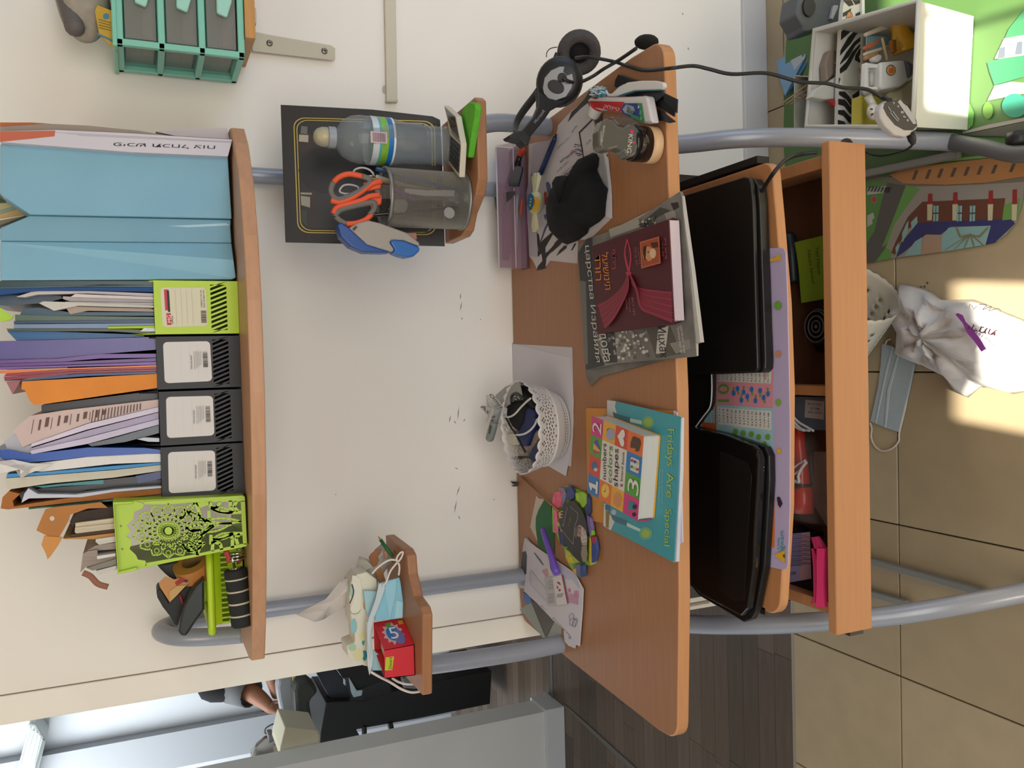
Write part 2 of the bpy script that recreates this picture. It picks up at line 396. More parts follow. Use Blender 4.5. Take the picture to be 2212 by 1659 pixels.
for k in range(3):
    z = zb + (H - d) * k / 3 + d + .003; h = (H - d) / 3 - d - .006
    dr = MB(); a0, a1 = x0 + d + .002, x1 - d - .002
    dr.box((a0, Fy + .002, z), (a1, Fy + .005, z + h)); dr.box((a0, Fy + .005, z), (a0 + .003, By - .02, z + h)); dr.box((a1 - .003, Fy + .005, z), (a1, By - .02, z + h)); dr.box((a0, Fy + .005, z), (a1, By - .02, z + .003))
    o = obj('drawer', dr, CL, t)
    hx = a0 + .055
    hd = MB().prism([(hx, Fy + .001, z + h * .30), (hx + .03, Fy + .001, z + h * .12), (a1 - .03, Fy + .001, z + h * .12), (a1 - .005, Fy + .001, z + h * .62), (hx + .006, Fy + .001, z + h * .66)], (0, -.010, 0))
    obj('drawer_pull', hd, M('a6dccb', .35), o, bevel=.003)
    inn = MB().box((a0 + .012, Fy + .02, z + .004), (a1 - .02, By - .03, z + h * .45)); obj('drawer_contents', inn, M(('c9a79d', 'a89f97', 'b7b0a8')[k], .7), o, bevel=.004)
TZ = zt + .007
# packet, cloth and handle lying on the tower
t = thing('seed_packet', 'yellow cardboard packet with blue print standing on the mint drawer tower', 'packet', (x0 + .08, 1.72, TZ))
pl = plane((x0, 1.705, TZ), (0, -1, .18))
q = fr(A1, 925, 405, 790, 275, 755, 90, 775, 40, 915, 95)
obj('packet_card', MB().pp(q, pl, .012), M('cda636', .6, grain=.05), t)
prints('packet_print', t, pl, [(fr(A1, 770, 258, 925, 328, 925, 350, 780, 280), M('5a7f9a', .6)), (circ(fr(A1, 845, 130)[0], 7, 12), M('4a86a8', .6))] + [(fr(A1, 785 + 0 * i, 150 + 22 * i, 885, 180 + 20 * i, 885, 186 + 20 * i, 785, 156 + 22 * i), M('6b5a2c', .6)) for i in range(4)])
cl = MB(); c = at(fr(A1, 660, 120)[0], YP(1.74))
cl.ball((c.x + .03, 1.76, TZ + .045), (.075, .05, .044), 16)
for i, v in enumerate(cl.v): cl.v[i] = v + V((random.uniform(-.004, .004),) * 3)
solo('rag', cl, M('a99f90', .9, grain=.1, bump=.3), 'crumpled beige cloth on top of the mint drawer tower', 'cloth', sub=1)
hd = MB(); a = at(fr(A1, 595, 215)[0], YP(1.73)); b = at(fr(A1, 500, -120)[0], YP(1.76))
hd.tube(smoothpath([a, a.lerp(b, .35), b, b + (b - a) * .6], 5), [.017] * 5 + [.017] * 11, 12)
hd.ball(a, .0172, 12)
solo('brush_handle', hd, M('66605c', .6), 'dark grey rounded handle poking out over the cloth on the mint tower', 'brush')
# ================================================================ THE COMPUTER DESK
desk = thing('computer_desk', 'large beech computer desk with silver tube frame, side shelves, laptop tray and open drawer', 'desk', (-.06, 1.5, 0))
# desktop: straight back, gently bowed front, rounded corners
def arc(cx, cy, r, a0, a1, n=5): return [(cx + r * cos(radians(a0 + (a1 - a0) * i / n)), cy + r * sin(radians(a0 + (a1 - a0) * i / n))) for i in range(n + 1)]
F = [(-.652, 1.26)] + arc(-.617, 1.232, .033, 180, 265) + [(-.4, 1.187), (-.06, 1.180), (.28, 1.193)] + arc(.486, 1.232, .034, 275, 360) + [(.521, 1.3), (.50, 1.70), (.485, 1.845), (-.56, 1.845)] + arc(-.585, 1.81, .03, 90, 180) + [(-.635, 1.6)]
mb = MB().prism([(x, y, ZT) for x, y in F], (0, 0, -.024), 0, 1); obj('desktop', mb, [WOOD_TOP, WOOD_EDGE], desk, bevel=.0035, seg=3)
# top shelf
TS = 1.408
F = [(-.495, 1.50), (-.488, 1.468), (-.42, 1.435), (-.33, 1.405), (-.2, 1.372), (-.04, 1.352), (.1, 1.352), (.2, 1.368), (.29, 1.40), (.36, 1.45), (.395, 1.495), (.40, 1.52), (.395, 1.74), (-.47, 1.74), (-.478, 1.64), (-.497, 1.60)]
mb = MB().prism([(x, y, TS) for x, y in F], (0, 0, -.022)); obj('top_shelf', mb, wood('b98a66', .07), desk, bevel=.002)
# side shelves
zR = 1.0
F = [(.466, 1.43), (.458, 1.418), (.32, 1.421), (.295, 1.435), (.268, 1.475), (.24, 1.494), (.232, 1.515), (.231, 1.608), (.463, 1.608)]
mb = MB().prism([(x, y, zR) for x, y in F], (0, 0, -.019)); obj('side_shelf', mb, WOOD_TOP, desk, bevel=.003, seg=3)
zL = 1.12
F = [at(q, ZP(zL)).xy for q in ((912, 1499), (913, 1330), (908, 1312), (893, 1290), (882, 1240), (879, 1200), (872, 1186), (836, 1158))]
lx = .5 * (F[0][0] - .597)
F = [(-.598, 1.665), (-.594, F[0][1])] + [tuple(p) for p in F[1:]] + [(F[-1][0], 1.675)]
mb = MB().prism([(x, y, zL) for x, y in F], (0, 0, -.019)); obj('side_shelf', mb, WOOD_TOP, desk, bevel=.003, seg=3)
# silver frame
ST = M('9b9fa8', .28, metal=.12, grain=.03, scale=300)
for X, sgn in ((-.504, -1), (.388, 1)):
    pts = [(X, 1.82, .03), (X, 1.82, .9), (X, 1.82, 1.40)]
    if sgn < 0: pts += [(X, 1.82, 1.48), (X, 1.812, 1.515), (X, 1.785, 1.538), (X, 1.75, 1.536), (X, 1.715, 1.51), (X, 1.69, 1.46), (X, 1.675, 1.40)]
    else: pts += [(X, 1.82, 1.41)]
    obj('post', MB().tube(smoothpath(pts, 6), .0165, 14, flat=1.1), ST, desk)
for X, z1, X1, Y1 in ((-.610, 1.105, -.58, 1.58), (.484, .985, .44, 1.56)):
    obj('post', MB().tube(smoothpath([(X, 1.63, ZT - .01), (X, 1.625, .86), (X + (X1 - X) * .35, 1.61, z1 - .06), (X1, Y1, z1)], 6), .0185, 14), ST, desk)
LR = [at((1465, 312), XP(.42)), at((1585, 300), XP(.42)), at((1700, 297), XP(.42)), at((1870, 300), XP(.42)), at((2000, 304), XP(.42)), at((2085, 310), XP(.42))]
LR = [V((.43, 1.60, .72))] + LR; LR[-1].z = .02
obj('leg', MB().tube(smoothpath(LR, 6), .0185, 14), ST, desk)
LL = [V((-.55, 1.60, .72))] + [at(q, XP(x)) for q, x in (((1487, 1348), -.54), ((1600, 1350), -.53), ((1707, 1347), -.52), ((1885, 1334), -.50), ((2000, 1319), -.483), ((2110, 1300), -.468), ((2212, 1280), -.455))]
e = LL[-1]; LL.append(V((-.45, e.y - .01, max(.02, e.z - .05))))
obj('leg', MB().tube(smoothpath(LL, 6), .0185, 14), ST, desk)
ff = at((2212, 333), ZP(.05))
obj('foot', MB().tube(smoothpath([LR[-1] + V((0, 0, .012)), LR[-1].lerp(ff, .5) + V((0, 0, .01)), ff, ff + V((.0, -.12, 0))], 5), .016, 12), M('5f5d5c', .5), desk)
obj('foot', MB().tube([LL[-1] + V((0, 0, .0)), LL[-1] + V((0, -.2, .012))], .016, 12), M('5f5d5c', .5), desk)
cw = at((2200, 318), ZP(.035)); 
obj('caster', MB().lathe([(.001, 0), (.02, .001), (.022, .01), (.022, .018), (.02, .027), (.001, .028)], cw, (1, 0, 0), 18), BLK, desk)
FLT = M('8c8a84', .4, metal=.3)
for a, b, dz in (((1860, 376), (2070, 331), .024), ((1860, 1208), (2122, 1282), .02), ((1860, 1278), (1958, 1306), .02)):
    p, q_ = at(a, ZP(dz)), at(b, ZP(dz)); u = (q_ - p).normalized(); p = p - u * .35; nn = V((-u.y, u.x, 0)) * .009
    obj('floor_rail', MB().prism([p - nn, p + nn, q_ + nn, q_ - nn], (0, 0, -.012)), FLT, desk, bevel=.003)
# laptop tray
ZTR = .60
F = arc(-.408, 1.153, .032, 180, 262) + [(-.25, 1.104), (-.06, 1.098), (.08, 1.102), (.22, 1.115)] + arc(.292, 1.145, .022, 278, 360) + [(.313, 1.52), (-.438, 1.52)]
tray = obj('laptop_tray', MB().prism([(x, y, ZTR) for x, y in F], (0, 0, -.019), 0, 1), [WOODZ, WOOD_EDGE], desk, bevel=.0035, seg=3)
for x in (.318, -.446): obj('tray_rail', MB().box((x, 1.16, .575), (x + .012, 1.55, .60)), BLK, desk)
# panel and crossbar behind, under the top
obj('modesty_panel', MB().box((-.42, 1.60, .30), (.36, 1.615, .70)), M('1a1816', .6), desk)
# drawer
DZ0, DZ1 = .433, .512
dr = obj('drawer', MB().box((-.44, 1.11, DZ0 + .006), (.328, 1.54, DZ0 + .012)), M('5e3d28', .6, grain=.1, scale=4, stretch=(2, 30, 30)), desk)
obj('drawer_front', MB().box((-.474, 1.088, DZ0), (.345, 1.107, DZ1)), wood('ba8356', .05), dr, bevel=.0022, seg=3)
obj('drawer_side', MB().box((.306, 1.107, DZ0 + .004), (.328, 1.54, DZ1 - .012)), WOODZ, dr, bevel=.001)
obj('drawer_side', MB().box((-.447, 1.107, DZ0 + .004), (-.427, 1.54, DZ1 - .012)), WOODZ, dr, bevel=.001)
dvx = at((1745, 833), ZP(DZ1 - .014)).x
obj('drawer_divider', MB().box((dvx - .017, 1.107, DZ0 + .012), (dvx, 1.50, DZ1 - .014)), wood('c08252', .07), dr, bevel=.001)
obj('drawer_back', MB().box((-.427, 1.525, DZ0 + .004), (.306, 1.54, DZ1 - .012)), WOODZ, dr)
for x in (-.47,):
    obj('corner_bracket', MB().box((x - .010, 1.09, DZ0 + .018), (x - .0041, 1.104, DZ0 + .048)), BLK, dr)
obj('under_shelf', MB().box((-.44, 1.19, .40), (.32, 1.56, .418)), wood('9c6238', .08), desk)
# ================================================================ ON THE TOP SHELF
def slab(pts, Y, depth, m, name, label, cat, group=None, bevel=0, mats=None, **k):
    mb = MB().prism([at(q, YP(Y)) for q in pts], (0, depth, 0))
    return solo(name, mb, m, label, cat, group, bevel=bevel, **k)
# leaning stack of workbooks with the Hebrew sheet in front
t = thing('workbook_stack', 'stack of thin orange-topped workbooks at the right end of the top shelf', 'workbooks', (.37, 1.5, TS))
def zmin(p, z): return V((p.x, p.y, max(p.z, z)))
wb = [((0, 1045, 440, 1035, 1000, 1060, 1850, 1112, 1815, 1245, 1050, 1212, 0, 1130), 'cfcad2', 1.475, .20),
      ((0, 1010, 380, 985, 700, 1000, 1100, 1040, 1400, 1090, 1840, 1108, 1835, 1118, 1000, 1066, 440, 1040, 0, 1050), '9b8d80', 1.485, .20),
      ((0, 975, 250, 975, 400, 985, 380, 1000, 0, 1012), 'b96a3e', 1.49, .20),
      ((1240, 1048, 1500, 1020, 1810, 1018, 1840, 1108, 1400, 1082), 'cdc2c2', 1.52, .16)]
for i, (q, c, Y, dp) in enumerate(wb):
    obj('workbook', MB().prism([zmin(at(p, YP(Y)), TS + .0003) for p in fr(A1, *q)], (0, dp, 0)), M(c, .7), t, label=('pale lilac edged workbook', 'grey-brown workbook', 'orange workbook', 'bent white sheet')[i])
prints('orange_cover', t, YP(1.475), [(fr(A1, 0, 1046, 440, 1040, 435, 1085, 250, 1105, 0, 1130), M('c4654a', .6))])
prints('page_edges', t, YP(1.475), [(fr(A1, 440 + 90 * k, 1052 + k * 12, 1845, 1125 + k * 5, 1845, 1127 + k * 5, 440 + 90 * k, 1054 + k * 12), M('a39ca8', .7)) for k in range(3)])
texts('handwritten_title', t, YP(1.475), [('\u05d7\u05d5\u05e6 \u05dc\u05d7\u05db\u05ea \u05e9\u05db\u05d9\u05e4', fr(A1, 1715, 1160)[0], fr(A1, 905, 1135)[0], fr(A1, 1710, 1192)[0], INK)])
# blue folders
BF = M('7fb0c6', .55, grain=.03, scale=12)
BF2 = M('79a8bd', .6, grain=.04, scale=9)
t = thing('blue_folder', 'tall pale blue cardboard folder, right one of the pair, next to the workbooks', 'folder', (.27, 1.49, TS), 'blue cardboard folders on the top shelf')
q = fr(A1, 0, 1148, 1010, 1190, 1050, 1212, 1815, 1245, 1845, 1740, 240, 1708, 0, 1548)
obj('folder_cover', MB().prism([zmin(at(p, YP(1.49)), TS + .0003) for p in q], (0, .21, 0)), BF, t, bevel=.0015)
t = thing('blue_folder', 'wide pale blue cardboard folder creased down its middle, left one of the pair', 'folder', (.19, 1.49, TS), 'blue cardboard folders on the top shelf')
q = fr(A2, 0, 340, 240, 240, 1840, 275, 1835, 330, 1845, 460, 0, 445)
obj('folder_cover', MB().prism([zmin(at(p, YP(1.497)), TS + .0003) for p in q], (0, .20, 0)), BF2, t, bevel=.002)
q2 = fr(A2, 0, 447, 1845, 462, 1860, 600, 1880, 735, 1850, 750, 0, 758)
a = [at(p, YP(1.497)) for p in q2]; 
for i in (2, 3, 4, 5): a[i] = at(q2[i], YP(1.475))
a = [zmin(p, TS + .0003) for p in a]
obj('folder_cover', MB().prism(a, (0, .20, 0)), M('86b8cd', .55, grain=.03, scale=9), t, bevel=.002)
q = fr(A2, 1340, 325, 1500, 318, 1800, 302, 1835, 320, 1500, 335)
prints('crease', t, YP(1.497), [(q, M('a9cfdd', .4))])
# what shows between their open tops
t = thing('striped_book', 'green, tan and cream striped book showing between the tops of the blue folders', 'book', (.2, 1.55, 1.45))
z_ = YP(1.56)
items = [(fr(A2, -60, 20, 120, 150, 245, 235, 190, 250, -60, 340), M('7f7460', .6))]
obj('book_block', MB().pp([p for p in items[0][0]], z_, .03), items[0][1], t)
prints('cover_stripes', t, z_, [(fr(A2, -60, 60, 60, 135, -60, 150), M('2f4a3a', .5)), (fr(A2, -60, 150, 90, 140, 130, 165, -60, 215), M('b8a878', .5)), (fr(A2, -60, 218, 130, 168, 150, 182, -60, 245), M('7f9c8e', .5)), (fr(A2, -60, 247, 155, 186, 230, 228, -60, 275), M('c3a063', .5)), (fr(A2, -60, 277, 225, 232, 170, 250, -60, 292), M('cfd0ae', .5))])

# ---- magazine files
BOXY = 1.47
def magfile(Q, m, label, group, Y, labelQ=None, slots=11, open_slots=()):
    """Q = the four corners of the low front: top-right, bottom-right, bottom-left, top-left as seen with the room upright"""
    P_ = [at(p, YP(Y)) for p in Q]
    x1 = .5 * (P_[0].x + P_[1].x); x0 = .5 * (P_[2].x + P_[3].x); zt = .5 * (P_[0].z + P_[3].z); zb = TS + .0005
    t = thing('magazine_file', label, 'magazine file', ((x0 + x1) / 2, Y, TS), group)
    D = .25; th = .0022
    # front with slanted slots: a grid of bars around real openings
    fb = MB(); w_, h_ = x1 - x0, zt - zb
    zs0, zs1 = zb + h_ * .14, zb + h_ * .335
    fb.box((x0, Y, zs1), (x1, Y + th, zt)); fb.box((x0, Y, zb), (x1, Y + th, zs0))
    xs = [x0 + w_ * .10 + w_ * .80 * k / 9 for k in range(10)]
    sh = (xs[1] - xs[0]) * 1.35; mid = (zs0 + zs1) / 2
    bw = (xs[1] - xs[0]) * .44
    fb.box((x0, Y, zs0), (x0 + w_ * .07, Y + th, zs1)); fb.box((x1 - w_ * .07, Y, zs0), (x1, Y + th, zs1))
    for k in range(11):
        xa = x0 + w_ * .10 + w_ * .80 * (k - .5) / 9
        pts = [(xa - bw / 2 + sh / 2, Y, zs0), (xa + bw / 2 + sh / 2, Y, zs0), (xa + bw / 2 - sh / 2, Y, zs1), (xa - bw / 2 - sh / 2, Y, zs1)]
        pts = [(max(x0 + .001, min(x1 - .001, p[0])), p[1], p[2]) for p in pts]
        fb.prism(pts, (0, th, 0))
    obj('front', fb, m, t)
    bd = MB()
    for x in (x0, x1 - th):
        bd.prism([(x, Y + th, zb), (x, Y + D, zb), (x, Y + D, zb + .27), (x, Y + .14, zb + .27), (x, Y + th, zt)], (th, 0, 0))
    bd.box((x0 + th, Y + th, zb), (x1 - th, Y + D, zb + th)); bd.box((x0 + th, Y + D - th, zb + th), (x1 - th, Y + D, zb + .27))
    obj('body', bd, m, t)
    return t, x0, x1, zb, zt
def rrect(Q, r=.07, n=3, ru=None):
    ru = ru or r; out = []
    for (cu, cv, a0) in ((1 - ru, r, -90), (1 - ru, 1 - r, 0), (ru, 1 - r, 90), (ru, r, 180)):
        for i in range(n + 1):
            a = radians(a0 + 90 * i / n); out.append(quadpt(Q, cu + ru * cos(a), cv + r * sin(a)))
    return out
def barcode(Q, n=26, seed=1):
    rr = random.Random(seed); out = []; u = 0
    while u < .97:
        w_ = rr.choice((.012, .02, .03)); out.append((sub4(Q, u, u + w_, 0, 1), INK)); u += w_ + rr.choice((.014, .022, .03))
    return out
LBL = M('d9d4cf', .5); GRY = M('a7a29c', .6); RED = M('c42a38', .5)
MF = [((A2, (1218, 757, 1878, 765, 1895, 1180, 1238, 1188)), LIME, 'lime green magazine file with a slotted front and a red and white label'),
      ((A2, (1242, 1203, 1905, 1203, 1922, 1605, 1255, 1628)), M('19191c', .45), 'black magazine file next to the lime green one, holding purple folders'),
      ((A3, (1262, 170, 1925, 150, 1940, 565, 1280, 597)), M('19191c', .45), 'middle one of the three black magazine files, holding fanned printed sheets'),
      ((A3, (1280, 612, 1940, 580, 1952, 985, 1290, 1025)), M('19191c', .45), 'black magazine file furthest from the lime green one, beside the flower-cut holder')]
LQ = [(A2, (1275, 815, 1640, 815, 1655, 1122, 1295, 1130)), (A2, (1298, 1250, 1672, 1242, 1690, 1560, 1312, 1578)), (A3, (1322, 212, 1695, 203, 1708, 518, 1330, 540)), (A3, (1338, 652, 1712, 637, 1720, 955, 1345, 980))]
for k, ((F_, c), m, lab) in enumerate(MF):
    Q = fr(F_, *c); t, x0, x1, zb, zt = magfile(Q, m, lab, 'magazine files on the top shelf', BOXY)
    L = fr(LQ[k][0], *LQ[k][1])        # order: top-right(up), bottom-right, bottom-left, top-left ; u runs down the box, v runs to the room's left
    pl = YP(BOXY)
    lb = MB().pp(rrect(L, .09), pl, .0006, 0, .0007); lo = obj('label', lb, LBL if k else M('d8d2b4', .5), t)
    it = []
    if k == 0:
        it += [(sub4(L, .08, .18, .05, .58), RED), (sub4(L, .14, .19, .08, .62), INK), (sub4(L, .10, .20, .65, .95), RED)]
        it += [(sub4(L, .32 + .12 * i, .324 + .12 * i, .06, .94), GRY) for i in range(4)]
        it += barcode([quadpt(L, .98, .60), quadpt(L, .98, .92), quadpt(L, .86, .92), quadpt(L, .86, .60)], seed=5)
        tx = [('MG', quadpt(L, .20, .89), quadpt(L, .20, .70), quadpt(L, .12, .89), M('efe9e0', .5)), ('office', quadpt(L, .24, .93), quadpt(L, .24, .72), quadpt(L, .20, .93), INK),
              ('0523 53 002 WK', quadpt(L, .96, .52), quadpt(L, .96, .06), quadpt(L, .925, .52), INK), ('GREEN YFLW', quadpt(L, .90, .52), quadpt(L, .90, .06), quadpt(L, .87, .52), INK)]
    else:
        it += [(sub4(L, .18 + .18 * i, .183 + .18 * i, .06, .94), M('c7c2be', .6)) for i in range(4)]
        it += barcode([quadpt(L, .93, .26), quadpt(L, .93, .66), quadpt(L, .83, .66), quadpt(L, .83, .26)], seed=k)
        it += [(sub4(L, .64 + .035 * i, .65 + .035 * i, .24 + .02 * (i % 2), .70 - .03 * i), GRY) for i in range(5)]
        tx = [('ITEM NO.W627', quadpt(L, .60, .68), quadpt(L, .60, .34), quadpt(L, .565, .68), INK)]
    prints('label_print', lo, pl, it, lift=.0009)
    texts('label_text', lo, pl, tx, lift=.0016)

